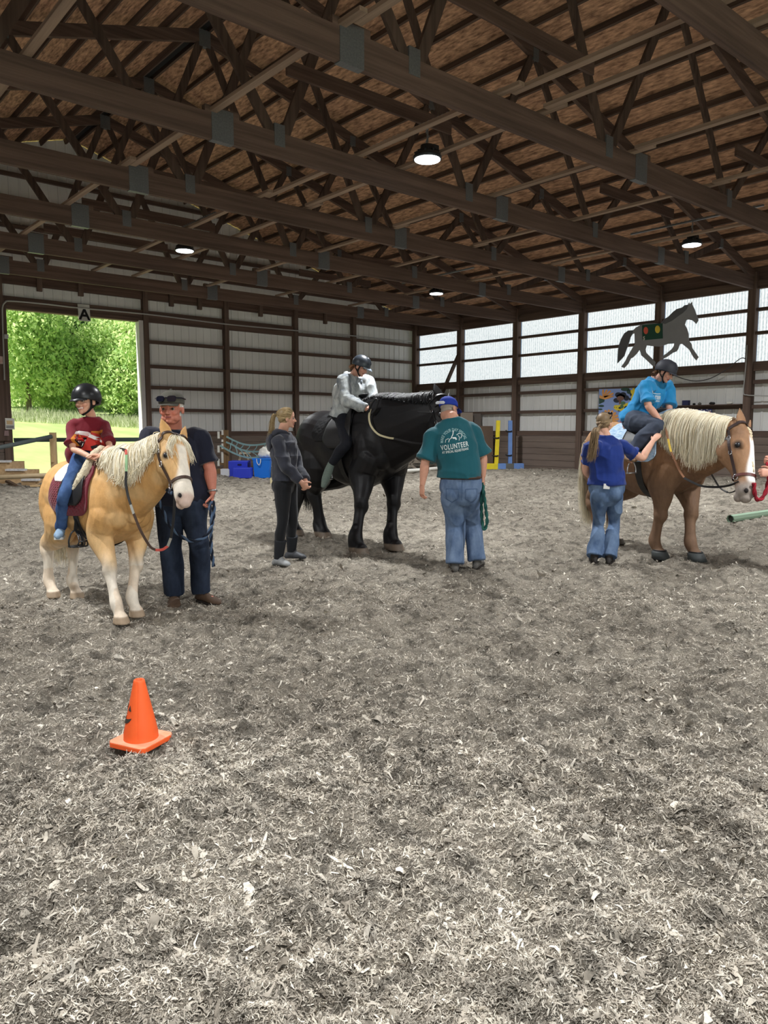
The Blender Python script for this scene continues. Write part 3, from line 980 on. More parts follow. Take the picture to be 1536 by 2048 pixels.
def shoe(B, a, toe, S, h=0.10, w=0.045, up=UP, grow=0.0):
    """shoe hull from ankle a to toe tip, sole on the plane under the ankle"""
    a, toe = Vector(a), Vector(toe)
    d = toe - a; up = Vector(up).normalized(); d = d - up*d.dot(up); ln = d.length; d.normalize()
    sd = up.cross(d)
    base = a - up*h
    W = w + grow
    B.sloft([(base - d*0.055*S + up*0.035, sd*W*0.62, up*0.034), (base - d*0.02*S + up*0.045, sd*W*0.78, up*0.044), (base + d*ln*0.35 + up*0.042, sd*W*0.86, up*0.041),
             (base + d*ln*0.68 + up*0.032, sd*W*1.05, up*0.031), (base + d*ln*0.9 + up*0.026, sd*W*0.92, up*0.025), (base + d*ln + up*0.022, sd*W*0.55, up*0.019)], 18, 4)
    B.limb([a + up*0.03, base + up*0.05 + d*0.01], [(0.042*S+grow, 0.05*S+grow), (0.045*S, 0.055*S)], ref=d)
    return base, d, sd, ln

def person(label, J, S=1.0, skin=(214,164,140), girth=1.0, depth=1.0, hipw=1.0, legs=1.0, arms=1.0, H=0.225, age='adult', fem=False,
           head_f=None, head_u=None, sh_dir=None, hip_dir=None, shw=0.19, smile=False, brow=(90,70,55), lip=(176,104,98), hair_paint=None,
           hands=None, voxel=0.0048, face_w=1.0, jowl=0.0):
    """J: joints in world space. sh_dir / hip_dir: direction towards the person's LEFT at shoulders / hips"""
    root = empty('person', (J['pelvis'].x, J['pelvis'].y, J.get('base', 0.0)), 0, label, 'person')
    pel, neck = J['pelvis'], J['neck']
    sl = Vector(sh_dir).normalized(); hl = Vector(hip_dir).normalized()
    spine = (neck - pel)
    up_s = spine.normalized()
    up_c = (neck - J['chest']).normalized(); up_p = (J['chest'] - pel).normalized()
    sf = sl.cross(up_c).normalized(); hf = hl.cross(up_p).normalized()       # forward
    G, D = girth*S, depth*S
    K = dict(sl=sl, hl=hl, sf=sf, hf=hf, S=S, J=J, G=G, D=D)
    ch = J['chest']
    ls = J.get('ls', neck - up_c*0.07*S + sl*shw*S); rs = J.get('rs', neck - up_c*0.07*S - sl*shw*S)
    J['ls'], J['rs'] = ls, rs
    lh = J.get('lh', pel + hl*0.095*S*hipw - up_p*0.02*S); rh = J.get('rh', pel - hl*0.095*S*hipw - up_p*0.02*S)
    J['lh'], J['rh'] = lh, rh
    waist = pel.lerp(ch, 0.48)
    ml = (sl + hl).normalized(); mf = (sf + hf).normalized()
    def torso(B, g, lo=-0.11, hi=True, top=True, dome=True, hem=None):
        secs = ([(pel + up_p*lo*S, hl*(0.135*G*hipw + g), hf*(0.095*D + g))] if lo < 0 else [(pel.lerp(waist, lo), hl*(0.160*G*hipw + g), hf*(0.112*D + g))]) + [(pel, hl*(0.168*G*hipw + g), hf*(0.115*D + g)), (waist, ml*(0.142*G + g), mf*(0.105*D + g)),
                (ch - up_c*0.02*S, sl*(0.155*G + g), sf*(0.115*D + g)), (ch + up_c*0.10*S, sl*(0.163*(G*0.5+0.5*S) + g), sf*(0.105*D*0.7+0.032*S + g))]
        if lo > 0: del secs[1]
        if top: secs += [(neck - up_c*0.05*S, sl*(shw*0.72*S + g), sf*(0.072*S + g)), (neck + up_c*0.0*S, sl*(0.072*S + g), sf*(0.066*S + g))]
        B.sloft(secs, 26, 5, dome)
    K['torso'] = torso; K['waist'] = waist; K['up_c'] = up_c; K['up_p'] = up_p; K['ch'] = ch
    def arm(B, s, g=0.0, t1=2.0, flare=0.0, dome=True):
        """arm from the shoulder to t1 (1 = elbow, 2 = wrist)"""
        a, e, w = J['ls' if s > 0 else 'rs'], J['le' if s > 0 else 're'], J['lw' if s > 0 else 'rw']
        A = arms*S
        pts = [a - (sl*s)*0.085*S + up_c*0.012*S, a, a.lerp(e, 0.5), e, e.lerp(w, 0.35), w]
        rad = [0.046*S, 0.058*A, 0.052*A, 0.041*A, 0.043*A, 0.027*S]
        par = [-0.1, 0, 0.5, 1, 1.35, 2.0]
        cp, cr = [], []
        for p, r, t in zip(pts, rad, par):
            if t <= t1 + 1e-6: cp.append(p); cr.append(r + g)
        if t1 < 2 and t1 not in par:
            i = max(k for k in range(6) if par[k] <= t1)
            f = (t1-par[i])/(par[i+1]-par[i])
            cp.append(pts[i].lerp(pts[i+1], f)); cr.append(lerp(rad[i], rad[i+1], f) + g + flare)
        else: cr[-1] += flare
        B.limb(cp, cr, dome=dome)
    K['arm'] = arm
    def leg(B, s, g=0.0, t1=2.0, flare=0.0, knee_g=0.0, dome=True, slim=0.0):
        h, k, a = J['lh' if s > 0 else 'rh'], J['lk' if s > 0 else 'rk'], J['la' if s > 0 else 'ra']
        A = legs*S
        kn = (k-h).normalized()
        th = (a-k).normalized()
        back = -(hf - kn*hf.dot(kn)).normalized()
        cb = (kn - th*kn.dot(th))
        calf = k.lerp(a, 0.32) + back*0.012*A
        pts = [h.lerp(pel, 0.25), h.lerp(k, 0.12), h.lerp(k, 0.5), k, calf, k.lerp(a, 0.7), a]
        rad = [0.10*A*hipw, 0.098*A, 0.080*A, 0.056*A, 0.056*A, 0.043*A, 0.036*S]
        par = [-0.1, 0.12, 0.5, 1, 1.32, 1.7, 2.0]
        cp, cr = [], []
        for p, r, t in zip(pts, rad, par):
            if t <= t1 + 1e-6: cp.append(p); cr.append(r + g + (flare*max(0, (t-1.0)) if flare else 0) + (knee_g if t >= 1 else 0) - slim*max(0, min(1, 1.9-t)))
        if t1 < 2 and t1 not in par:
            i = max(q for q in range(7) if par[q] <= t1)
            f = (t1-par[i])/(par[i+1]-par[i])
            cp.append(pts[i].lerp(pts[i+1], f)); cr.append(lerp(rad[i], rad[i+1], f) + g + flare*max(0, t1-1) + knee_g)
        B.limb(cp, cr, dome=dome)
    K['leg'] = leg
    f, u, l = frame_from(head_f, head_u)
    hc = J['head']
    K.update(f=f, u=u, l=l, H=H, hc=hc, root=root)
    B = Blob()
    torso(B, -0.034)
    for s in (1, -1):
        arm(B, s); leg(B, s, 0.0, slim=0.034)
        a, t = J['la' if s > 0 else 'ra'], J['lt' if s > 0 else 'rt']
        B.limb([a, a.lerp(t, 0.3) - UP*0.02*S, a.lerp(t, 0.62)], [0.032*S, 0.028*S, 0.018*S])
        e, w = J['le' if s > 0 else 're'], J['lw' if s > 0 else 'rw']
        hd = (hands or {}).get('l' if s > 0 else 'r', {})
        d = hd.get('d', (w-e).normalized())
        build_hand(B, w, d, hd.get('pn', -sl*s), hd.get('th', sf), hd.get('size', S), hd.get('curl', 0.35), hd.get('spread', 0.0))
    Lf = build_head(B, hc, f, u, l, H, age, fem, face_w, jowl)
    nr = 0.062*S*(0.85 if fem or age == 'child' else 1.06)
    B.limb([Lf(-0.10,0,-0.10), Lf(-0.10,0,-0.33), neck + up_c*0.01, neck - up_c*0.06*S], [nr*0.95, nr, nr*1.1, nr*1.3])
    me = B.fuse('body', voxel, 2)
    sk = lin(*skin)
    fp = face_paint(hc, f, u, l, H, sk, lin(*brow), lin(*lip), smile, lin(*hair_paint) if hair_paint else None)
    paint(me, lambda p: fp(p, np.tile(sk, (len(p), 1))))
    K['body'] = place('body', me, SKIN, root)
    eyes(root, Lf, H, f, u, l)
    K['L'] = Lf
    return K

def cloth(K, name, fn, material, voxel=0.0075, amp=0.008, sc=9, seed=0, stretch=None, smooth=9, parent=None):
    B = Blob(); fn(B)
    me = B.fuse(name, voxel, smooth)
    if amp: puff(me, amp, sc, seed, stretch)
    return place(name, me, material, parent or K['root'])

def helmet(K, material, parts=True, visor=0.16, name='riding_helmet', tilt=0.0, strap=True, vents=3, drop=0.0, visor_mat=None, size=1.0):
    """rounded riding helmet with peak and chin straps on the head of K"""
    f, u, l, H, L = K['f'], K['u'], K['l'], K['H'], K['L']
    root = K['root']
    R = Matrix.Rotation(tilt, 3, l)
    f2, u2 = R @ f, R @ u
    c = L(-0.045, 0, 0.13)
    A, Bq, Cq = 0.515*H*size, 0.425*H*size, 0.47*H*size
    m = MB(); nA, nE = 40, 14
    def edge(a):        # lower edge elevation angle: high on the face, low on the nape
        return -0.02 - 0.50*(0.5-0.5*math.cos(a))**1.3 - drop
    vs, fs = [], []
    for layer in (1.0, 0.90):
        for i in range(nE+1):
            for k in range(nA):
                a = 2*math.pi*k/nA
                el = lerp(math.pi/2, edge(a), i/nE)
                rr = layer*(1.0 if i < nE or layer < 1 else 1.02)
                vs.append(c + f2*(A*rr*math.cos(el)*math.cos(a)) + l*(Bq*rr*math.cos(el)*math.sin(a)) + u2*(Cq*rr*math.sin(el)))
    n1 = (nE+1)*nA
    for i in range(nE):
        for k in range(nA):
            p, q = i*nA+k, i*nA+(k+1)%nA
            fs.append((p, p+nA, q+nA, q)); fs.append((n1+p, n1+q, n1+q+nA, n1+p+nA))
    for k in range(nA):
        p, q = nE*nA+k, nE*nA+(k+1)%nA
        fs.append((p, n1+p, n1+q, q))
    m.add(vs, fs)
    hm = m.build(name, material, root, True)
    # peak
    m = MB(); vs = []; nk = 17
    for j in range(2):
        for t in (0, 0.5, 1.0):
            for k in range(nk):
                a = lerp(-0.95, 0.95, k/(nk-1))
                out = visor*math.cos(a*1.35)**0.8*t if abs(a*1.35) < 1.57 else 0
                el = edge(a) + 0.04
                p = c + f2*((A+0.002)*math.cos(el)*math.cos(a) + out*H) + l*((Bq+0.002)*math.cos(el)*math.sin(a)) + u2*(Cq*math.sin(el) - 0.10*H*t*out/visor*0.8 - j*0.02*H)
                vs.append(p)
    fs = []
    for t in range(2):
        for k in range(nk-1):
            p = t*nk+k
            fs.append((p, p+1, p+1+nk, p+nk)); q = p+3*nk; fs.append((q, q+nk, q+nk+1, q+1))
    for k in range(nk-1):
        p = 2*nk+k; fs.append((p, p+1, p+1+3*nk, p+3*nk))
    m.add(vs, fs)
    m.build('peak', visor_mat or material, hm, True)
    if vents:
        m = MB()
        for k in range(vents):
            y = (k-(vents-1)/2)*0.16*H
            pts = []
            for q in range(7):
                el = lerp(1.25, 0.35, q/6); az = y/Bq*1.1
                pts.append(c + f2*(A*1.004*math.cos(el)*math.cos(az)) + l*(Bq*1.004*math.cos(el)*math.sin(az)) + u2*(Cq*1.004*math.sin(el)))
            m.tube(pts, [0.003]+[0.008]*5+[0.003], 8)
        m.build('ridge', material, hm, True)
    if strap:
        chin = L(0.19, 0, -0.50)
        for s in (1, -1):
            m = MB()
            m.tube(spline([L(0.12, s*0.36, 0.14), L(0.09, s*0.335, -0.12), L(0.12, s*0.27, -0.33), chin], 5), 0.008, 6)
            m.tube(spline([L(-0.22, s*0.33, 0.0), L(-0.05, s*0.315, -0.20), L(0.09, s*0.285, -0.29)], 5), 0.007, 6)
            m.build('chin_strap', WEBB, hm, True)
    return hm

def cap(K, material, name='baseball_cap', brim=0.33, lift=0.0, wide=1.0, tilt=0.0, brim_mat=None):
    f, u, l, H, L = K['f'], K['u'], K['l'], K['H'], K['L']
    R = Matrix.Rotation(tilt, 3, l); f2, u2 = R @ f, R @ u
    c = L(-0.045, 0, 0.17 + lift)
    A, Bq, Cq = 0.455*H, 0.375*H*wide, 0.40*H
    m = MB(); nA, nE = 36, 10; vs, fs = [], []
    for layer in (1.0, 0.94):
        for i in range(nE+1):
            for k in range(nA):
                a = 2*math.pi*k/nA; el = lerp(math.pi/2, -0.12 - 0.16*(0.5-0.5*math.cos(a)), i/nE)
                sq = 1 + 0.05*math.sin(2*el)
                vs.append(c + f2*(A*layer*sq*math.cos(el)*math.cos(a)) + l*(Bq*layer*sq*math.cos(el)*math.sin(a)) + u2*(Cq*layer*math.sin(el)))
    n1 = (nE+1)*nA
    for i in range(nE):
        for k in range(nA):
            p, q = i*nA+k, i*nA+(k+1)%nA
            fs.append((p, p+nA, q+nA, q)); fs.append((n1+p, n1+q, n1+q+nA, n1+p+nA))
    for k in range(nA):
        p, q = nE*nA+k, nE*nA+(k+1)%nA; fs.append((p, n1+p, n1+q, q))
    m.add(vs, fs); cp = m.build(name, material, K['root'], True)
    m = MB(); vs = []; nk = 15
    for j in range(2):
        for t in (0, 0.4, 0.75, 1.0):
            for k in range(nk):
                a = lerp(-1.0, 1.0, k/(nk-1)); out = brim*max(0, math.cos(a*1.3))**0.6*t
                vs.append(c + f2*(A*0.99*math.cos(a) + out*H) + l*(Bq*0.99*math.sin(a)) + u2*(-0.05*H - 0.22*out*H - (abs(math.sin(a))**2)*0.07*H*(0.3+t) - j*0.014*H))
    fs = []
    for t in range(3):
        for k in range(nk-1):
            p = t*nk+k; fs.append((p, p+1, p+1+nk, p+nk)); q = p+4*nk; fs.append((q, q+nk, q+nk+1, q+1))
    for k in range(nk-1):
        p = 3*nk+k; fs.append((p, p+1, p+1+4*nk, p+4*nk))
    m.add(vs, fs); m.build('brim', brim_mat or material, cp, True)
    m = MB(); m.lathe(c + u2*Cq, [(0.012,-0.004),(0.012,0.006),(0.004,0.009)], 10, u2); m.build('button', material, cp, True)
    return cp

def strands(name, guides, material, parent, n, r, jitter, seed=0, sides=3, taper=0.25, wave=0.0):
    """hair: n thin tapering locks that follow blends of neighbouring guide curves (lists of points)"""
    g = np.random.default_rng(seed)
    G = [np.array([p[:] for p in spline(q, 5)]) for q in guides]
    k = min(len(q) for q in G); G = np.array([q[np.linspace(0, len(q)-1, k).astype(int)] for q in G])
    m = len(G)
    t = g.random(n)*(m-1) if m > 1 else np.zeros(n)
    i = np.minimum(t.astype(int), max(m-2, 0)); fr = (t - i)[:, None, None]
    Cv = G[i]*(1-fr) + G[np.minimum(i+1, m-1)]*fr
    s = np.linspace(0, 1, k)[None, :, None]
    Cv = Cv + g.normal(0, 1, (n, 1, 3))*jitter*(0.35 + 0.65*s)
    if wave: Cv = Cv + np.sin(s*g.uniform(6, 14, (n,1,1)) + g.uniform(0, 6, (n,1,1)))*g.normal(0, wave, (n,1,3))*s
    ln = g.uniform(0.72, 1.0, n)
    # shorten some
    idx = ln[:, None]*np.linspace(0, k-1, k)[None, :]
    i0 = np.minimum(idx.astype(int), k-2); f2 = (idx - i0)[..., None]
    ar = np.arange(n)[:, None]
    Cv = Cv[ar, i0]*(1-f2) + Cv[ar, i0+1]*f2
    T = np.gradient(Cv, axis=1); T /= np.linalg.norm(T, axis=2, keepdims=True) + 1e-9
    ref = np.tile(np.array([0.37, -0.61, 0.33]), (n, k, 1))
    U = np.cross(T, ref); U /= np.linalg.norm(U, axis=2, keepdims=True) + 1e-9
    W = np.cross(T, U)
    rad = r*g.uniform(0.6, 1.3, (n, 1))*(1 - (1-taper)*np.linspace(0, 1, k)[None, :]**1.5)
    rings = [Cv + (U*math.cos(2*math.pi*j/sides) + W*math.sin(2*math.pi*j/sides))*rad[..., None] for j in range(sides)]
    V = np.stack(rings, 2).reshape(-1, 3)
    b = (np.arange(n)[:, None]*k + np.arange(k-1)[None, :]).reshape(-1)*sides
    F = np.concatenate([np.stack([b+j, b+(j+1)%sides, b+sides+(j+1)%sides, b+sides+j], 1) for j in range(sides)])
    me = np_mesh(name, V, F, True)
    at = me.attributes.new('tone', 'FLOAT', 'POINT'); at.data.foreach_set('value', np.repeat(g.random(n), k*sides).astype(np.float32))
    return link_mesh(name, me, material, parent)
def hair_mat(name, c1, c2, rough=0.5):
    m = bpy.data.materials.new(name); m.use_nodes = True
    nt = m.node_tree; N = nt.nodes; b = N['Principled BSDF']; b.inputs['Roughness'].default_value = rough; b.inputs['Specular IOR Level'].default_value = 0.35
    a = N.new('ShaderNodeAttribute'); a.attribute_name = 'tone'
    cr = N.new('ShaderNodeValToRGB'); cr.color_ramp.elements[0].color = c1; cr.color_ramp.elements[1].color = c2
    nt.links.new(a.outputs['Fac'], cr.inputs[0]); nt.links.new(cr.outputs[0], b.inputs['Base Color'])
    return m

def print_on(K_parent, target, body, centre, right, up, nrm, size, material, name='lettering', spacing=1.0, bold=0.0, narrow=1.0, arc=None, vs=None, fs=None, width=None):
    """lay lettering on the surface of target: flat outline dropped along -nrm onto the skin"""
    if vs is None:
        vs, fs = text_mesh(body, size, spacing, bold, narrow)
        if width:
            x0, x1 = min(a for a, b in vs), max(a for a, b in vs); kx = width/(x1-x0)
            vs = [((a-(x0+x1)/2)*kx, b) for a, b in vs]
    bm = bmesh.new()
    bv = [bm.verts.new((a, b, 0)) for a, b in vs]
    for f in fs:
        try: bm.faces.new([bv[i] for i in f])
        except ValueError: pass
    bmesh.ops.triangulate(bm, faces=bm.faces)
    for _ in range(3):
        ed = [e for e in bm.edges if e.calc_length() > size*0.35]
        if not ed: break
        bmesh.ops.subdivide_edges(bm, edges=ed, cuts=1); bmesh.ops.triangulate(bm, faces=bm.faces)
    tm = target.data
    bvh = BVHTree.FromPolygons([v.co for v in tm.vertices], [p.vertices for p in tm.polygons])
    right, up, nrm, centre = Vector(right), Vector(up), Vector(nrm), Vector(centre)
    for v in bm.verts:
        a, b = v.co.x, v.co.y
        if arc:                       # bend the base line round a circle of radius arc above the centre
            ang = a/arc; a, b = math.sin(ang)*(arc+b), math.cos(ang)*(arc+b)
        p = centre + right*a + up*b
        h = bvh.ray_cast(p + nrm*0.5, -nrm, 1.0)
        v.co = (h[0] + nrm*0.003) if h[0] is not None else p
    me = bpy.data.meshes.new(name); bm.to_mesh(me); bm.free()
    return link_mesh(name, me, material, target)
# ================================================================ horses
def horse(label, cx, d, head_dir, Hw, poll, muzzle, feet, colour, coat, hoof_c=(110,100,90), bulk=1.0, legk=1.0, feather=0.0, ear=1.0, face_up=None, voxel=0.009,
          ear_turn=0.0, neck_k=1.0, lk=1.0, hk=1.0, name='horse'):
    """cx,d: camera-aligned place of the middle of the trunk; head_dir (right, away); feet: list of world points LF, RF, LH, RH"""
    o = RT*cx + FW*d; o.z = 0
    hx = cdir(*head_dir).normalized(); hy = UP.cross(hx)       # forward, left
    T = lambda x, y, z: o + hx*(x*lk*Hw) + hy*(y*Hw) + UP*(z*Hw)
    root = empty(name, (o.x, o.y, 0), 0, label, 'horse')
    B = Blob(); S = Hw
    secs = []
    for x, z, hh, hw in ((-0.535,0.76,0.075,0.07), (-0.50,0.77,0.16,0.14), (-0.42,0.775,0.205,0.19), (-0.32,0.765,0.23,0.21), (-0.18,0.735,0.232,0.205), (0.0,0.70,0.25,0.222),
                         (0.16,0.71,0.262,0.20), (0.28,0.74,0.258,0.175), (0.38,0.745,0.21,0.162), (0.45,0.72,0.15,0.13), (0.48,0.70,0.08,0.075)):
        secs.append((T(x,0,z), hy*(hw*bulk*S), UP*(hh*(0.5+0.5*bulk)*S)))
    B.sloft(secs, 30, 5)
    for s in (1, -1):      # shoulder and haunch masses
        B.ell(T(0.29,s*0.105*bulk,0.68), hx*0.13*S, hy*0.085*S*bulk, UP*0.21*S)
        B.ell(T(-0.37,s*0.105*bulk,0.70), hx*0.165*S, hy*0.105*S*bulk, UP*0.22*S)
        B.ell(T(0.42,s*0.075,0.66), hx*0.07*S, hy*0.07*S*bulk, UP*0.09*S)
    poll, muzzle = Vector(poll), Vector(muzzle)
    # neck
    nb, nb2 = T(0.27,0,0.80), T(0.40,0,0.82)
    ax = (muzzle - poll).normalized()
    Lh = (muzzle - poll).length
    fu = Vector(face_up) if face_up is not None else (hx*0.7 + UP*0.5)   # direction the forehead faces
    fu = (fu - ax*fu.dot(ax)).normalized()
    side = ax.cross(fu).normalized()        # one side of the face
    if side.dot(hy) < 0: side = -side
    thr = poll + ax*0.20*Lh - fu*0.17*Lh
    nk = neck_k*S
    pts = [T(0.20,0,0.77), nb.lerp(poll, 0.12), nb2.lerp(thr, 0.38) + UP*0.02*S, nb2.lerp(thr, 0.72) + UP*0.035*S, poll.lerp(thr, 0.55)]
    B.limb(pts, [(0.14*nk, 0.23*nk), (0.125*nk, 0.225*nk), (0.095*nk, 0.178*nk), (0.078*nk, 0.142*nk), (0.066*nk, 0.108*nk)], ref=(UP*0.9 - hx*0.45), n=20)
    crest = [T(0.20,0,0.985), T(0.30,0,0.975).lerp(poll, 0.12)]
    # head
    HS = []
    for t, off, hh, hw in ((-0.03,-0.05,0.10,0.10), (0.08,-0.09,0.17,0.155), (0.24,-0.145,0.225,0.185), (0.38,-0.135,0.205,0.165), (0.55,-0.095,0.155,0.125),
                           (0.72,-0.08,0.125,0.105), (0.86,-0.085,0.12,0.115), (0.95,-0.095,0.105,0.105), (1.0,-0.10,0.07,0.075)):
        HS.append((poll + ax*t*Lh + fu*off*Lh, side*hw*hk*Lh, fu*hh*hk*Lh))
    B.sloft(HS, 22, 5)
    HL = lambda t, s, q: poll + ax*t*Lh + side*s*Lh + fu*q*Lh        # along face, sideways, above the face line
    for s in (1, -1):
        B.ell(HL(0.26,s*0.115,-0.22), ax*0.15*Lh, side*0.055*Lh, fu*0.14*Lh)       # jowl
        B.ell(HL(0.27,s*0.150,-0.005), ax*0.085*Lh, side*0.035*Lh, fu*0.045*Lh)    # brow
        B.limb([HL(0.36,s*0.145,-0.10), HL(0.60,s*0.10,-0.09)], [0.022*Lh,0.012*Lh], n=10)  # facial crest
        B.ell(HL(0.93,s*0.082,-0.055), ax*0.045*Lh, side*0.035*Lh, fu*0.045*Lh)    # nostril wing
        # ear
        b = HL(0.0,s*0.115,0.02); tip_d = (-ax*0.88 + side*s*(0.24+ear_turn) + fu*0.12).normalized()
        eu = fu*0.9 + side*s*0.45; eu = (eu - tip_d*eu.dot(tip_d)).normalized(); ew = tip_d.cross(eu)
        el = 0.33*Lh*ear
        B.sloft([(b - tip_d*0.03*Lh, ew*0.045*Lh, eu*0.04*Lh), (b + tip_d*el*0.3, ew*0.085*Lh, eu*0.028*Lh), (b + tip_d*el*0.62, ew*0.068*Lh, eu*0.02*Lh), (b + tip_d*el, ew*0.010*Lh, eu*0.009*Lh)], 14, 4)
    B.ell(HL(0.97,0,-0.20), ax*0.06*Lh, side*0.065*Lh, fu*0.05*Lh)      # lower lip and chin
    # legs
    k = legk
    for i, ft in enumerate(feet):
        s = 1 if i in (0, 2) else -1
        ft = Vector(ft); ft.z = 0
        toe = hx*0.055*S
        if i < 2:
            sh, el = T(0.33,s*0.115,0.66), T(0.27,s*0.125*bulk,0.545)
            kn = el.lerp(ft, 0.5); kn.z = 0.315*S; kn += hx*0.016*S
            fe = ft - hx*0.020*S; fe.z = 0.125*S
            pa = ft + hx*0.01*S; pa.z = 0.07*S
            B.limb([sh, el + hx*0.01*S, el.lerp(kn, 0.45) + hx*0.012*S, kn + UP*0.05*S, kn, kn.lerp(fe, 0.25) - hx*0.006*S, kn.lerp(fe, 0.65) - hx*0.004*S, fe, pa, ft + hx*0.025*S + UP*0.045*S],
                   [(0.10*S,0.12*S), (0.078*k*S,0.105*k*S), (0.058*k*S,0.07*k*S), (0.042*k*S,0.048*k*S), (0.043*k*S,0.048*k*S), (0.030*k*S,0.036*k*S), (0.028*k*S,0.036*k*S), (0.036*k*S,0.042*k*S), (0.031*k*S,0.034*k*S), (0.040*k*S,0.042*k*S)], ref=hx, n=16, sub=4)
        else:
            hp, st = T(-0.34,s*0.09,0.76), T(-0.27,s*0.13*bulk,0.56)
            hk = T(-0.47,s*0.12,0.0); hk = Vector((lerp(hk.x, ft.x - hx.x*0.06*S, 0.75), lerp(hk.y, ft.y - hx.y*0.06*S, 0.75), 0.335*S))
            fe = ft - hx*0.035*S; fe.z = 0.125*S
            pa = ft + hx*0.005*S; pa.z = 0.07*S
            B.limb([hp, st, st.lerp(hk, 0.5) - hx*0.0*S, hk + UP*0.055*S - hx*0.005*S, hk, hk.lerp(fe, 0.3) + hx*0.01*S, hk.lerp(fe, 0.7) + hx*0.004*S, fe, pa, ft + hx*0.02*S + UP*0.045*S],
                   [(0.11*S,0.17*S), (0.10*k*S,0.145*k*S), (0.062*k*S,0.088*k*S), (0.040*k*S,0.060*k*S), (0.042*k*S,0.058*k*S), (0.032*k*S,0.042*k*S), (0.030*k*S,0.040*k*S), (0.038*k*S,0.044*k*S), (0.032*k*S,0.036*k*S), (0.040*k*S,0.043*k*S)], ref=hx, n=16, sub=4)
            B.ball(hk - hx*0.045*S + UP*0.03*S, 0.022*S)
        B.loft([(ft + hx*0.03*S + UP*0.055*S, hy*0.038*k*S, hx*0.042*k*S), (ft + hx*0.032*S + UP*0.045*S, hy*0.042*k*S, hx*0.045*k*S), (ft + hx*0.04*S + UP*0.004*S, hy*0.050*k*S, hx*0.056*k*S)], 18, False)
        if feather:
            B.limb([fe + UP*0.06*S - hx*0.012*S, fe - UP*0.01*S - hx*0.020*S, ft + UP*0.035*S - hx*0.012*S], [0.022*k*S, (0.042*k*S, 0.056*k*S*feather), (0.054*k*S, 0.068*k*S*feather)], ref=hx, n=14)
    B.ell(T(0.40,0,0.76), hx*0.12*S, hy*0.125*S*bulk, UP*0.16*S)
    B.ell(T(0.33,0,0.82).lerp(nb2.lerp(thr, 0.3), 0.5), hx*0.13*S, hy*0.105*S*bulk, UP*0.17*S)
    me = B.fuse('body', voxel, 8)
    oo, X, Y = np.array(o), np.array(hx), np.array(hy)
    A_, F_, S_ = np.array(ax), np.array(fu), np.array(side); PO = np.array(poll)
    def fn(p):
        q = (p - oo)/S
        loc = np.stack([q@X, q@Y, q[:,2]], 1)
        h = (p - PO)/Lh
        hl = np.stack([h@A_, h@S_, h@F_], 1)
        onhead = (hl[:,0] > -0.42) & (hl[:,0] < 1.12) & (np.abs(hl[:,1]) < 0.26) & (hl[:,2] > -0.40) & (hl[:,2] < 0.20) & (p[:,2] > 0.42*S)
        col = colour(loc, hl, onhead, p)
        for s in (1, -1):
            ec = np.array(HL(0.285, s*0.165, -0.045)); dd = np.linalg.norm(p - ec, axis=1)/Lh
            w = np.clip((0.085 - dd)/0.045, 0, 1)[:, None]*0.85; col = col*(1-w) + np.array([0.02,0.016,0.014])*w
            ec = np.array(HL(0.94, s*0.10, -0.055)); dd = np.linalg.norm(p - ec, axis=1)/Lh
            w = np.clip((0.055 - dd)/0.035, 0, 1)[:, None]*0.7; col = col*(1-w) + np.array([0.05,0.035,0.032])*w
        return col
    paint(me, fn)
    body = place('body', me, coat, root)
    for s in (1, -1):
        c = HL(0.285, s*0.168, -0.045); m = MB(); R = 0.038*Lh
        prof = [(R*math.sin(a), -R*math.cos(a)) for a in np.linspace(0.1, math.pi-0.1, 10)]
        m.lathe(c, prof, 14, side); m.build('eye', BLACKP, root, True)
        m = MB(); m.lathe(HL(0.945,s*0.100,-0.05), [(0.001,0.015*Lh),(0.020*Lh,0.013*Lh),(0.033*Lh,0.004*Lh),(0.028*Lh,-0.01*Lh)], 12, (side*s + ax*0.35).normalized())
        m.build('nostril', mat('nostril_dark', srgb(34,28,28), 0.7), root, True)
    return dict(root=root, T=T, HL=HL, S=S, Lh=Lh, ax=ax, fu=fu, side=side, hx=hx, hy=hy, body=body, poll=poll, muzzle=muzzle, pts=pts, nk=nk, me=me)

def bvh_of(ob):
    me = ob.data
    return BVHTree.FromPolygons([v.co for v in me.vertices], [p.vertices for p in me.polygons])
def hug(bvh, pts, off, centre):
    """push points onto the skin seen from outside: ray from far outside towards the given centre line point"""
    out = []
    for p, c in zip(pts, centre):
        p, c = Vector(p), Vector(c)
        dd = (p - c).normalized()
        h = bvh.ray_cast(c + dd*1.2, -dd, 1.2)
        out.append((h[0] + dd*off) if h[0] is not None else p)
    return out
def strap_loop(bvh, c, a, b, n, off, w, th, m, axis, full=True, a0=0, a1=2*math.pi):
    """flat strap wrapped round the skin in the plane of unit vectors a,b about c; axis = strap width direction"""
    pts = []
    for k in range(n + (0 if full else 1)):
        t = lerp(a0, a1, k/n)
        d = (a*math.cos(t) + b*math.sin(t)).normalized()
        h = bvh.ray_cast(c + d*1.3, -d, 1.3)
        if h[0] is None: continue
        pts.append((h[0] + d*off, d))
    flat_strap(m, pts, w, th, full, axis)
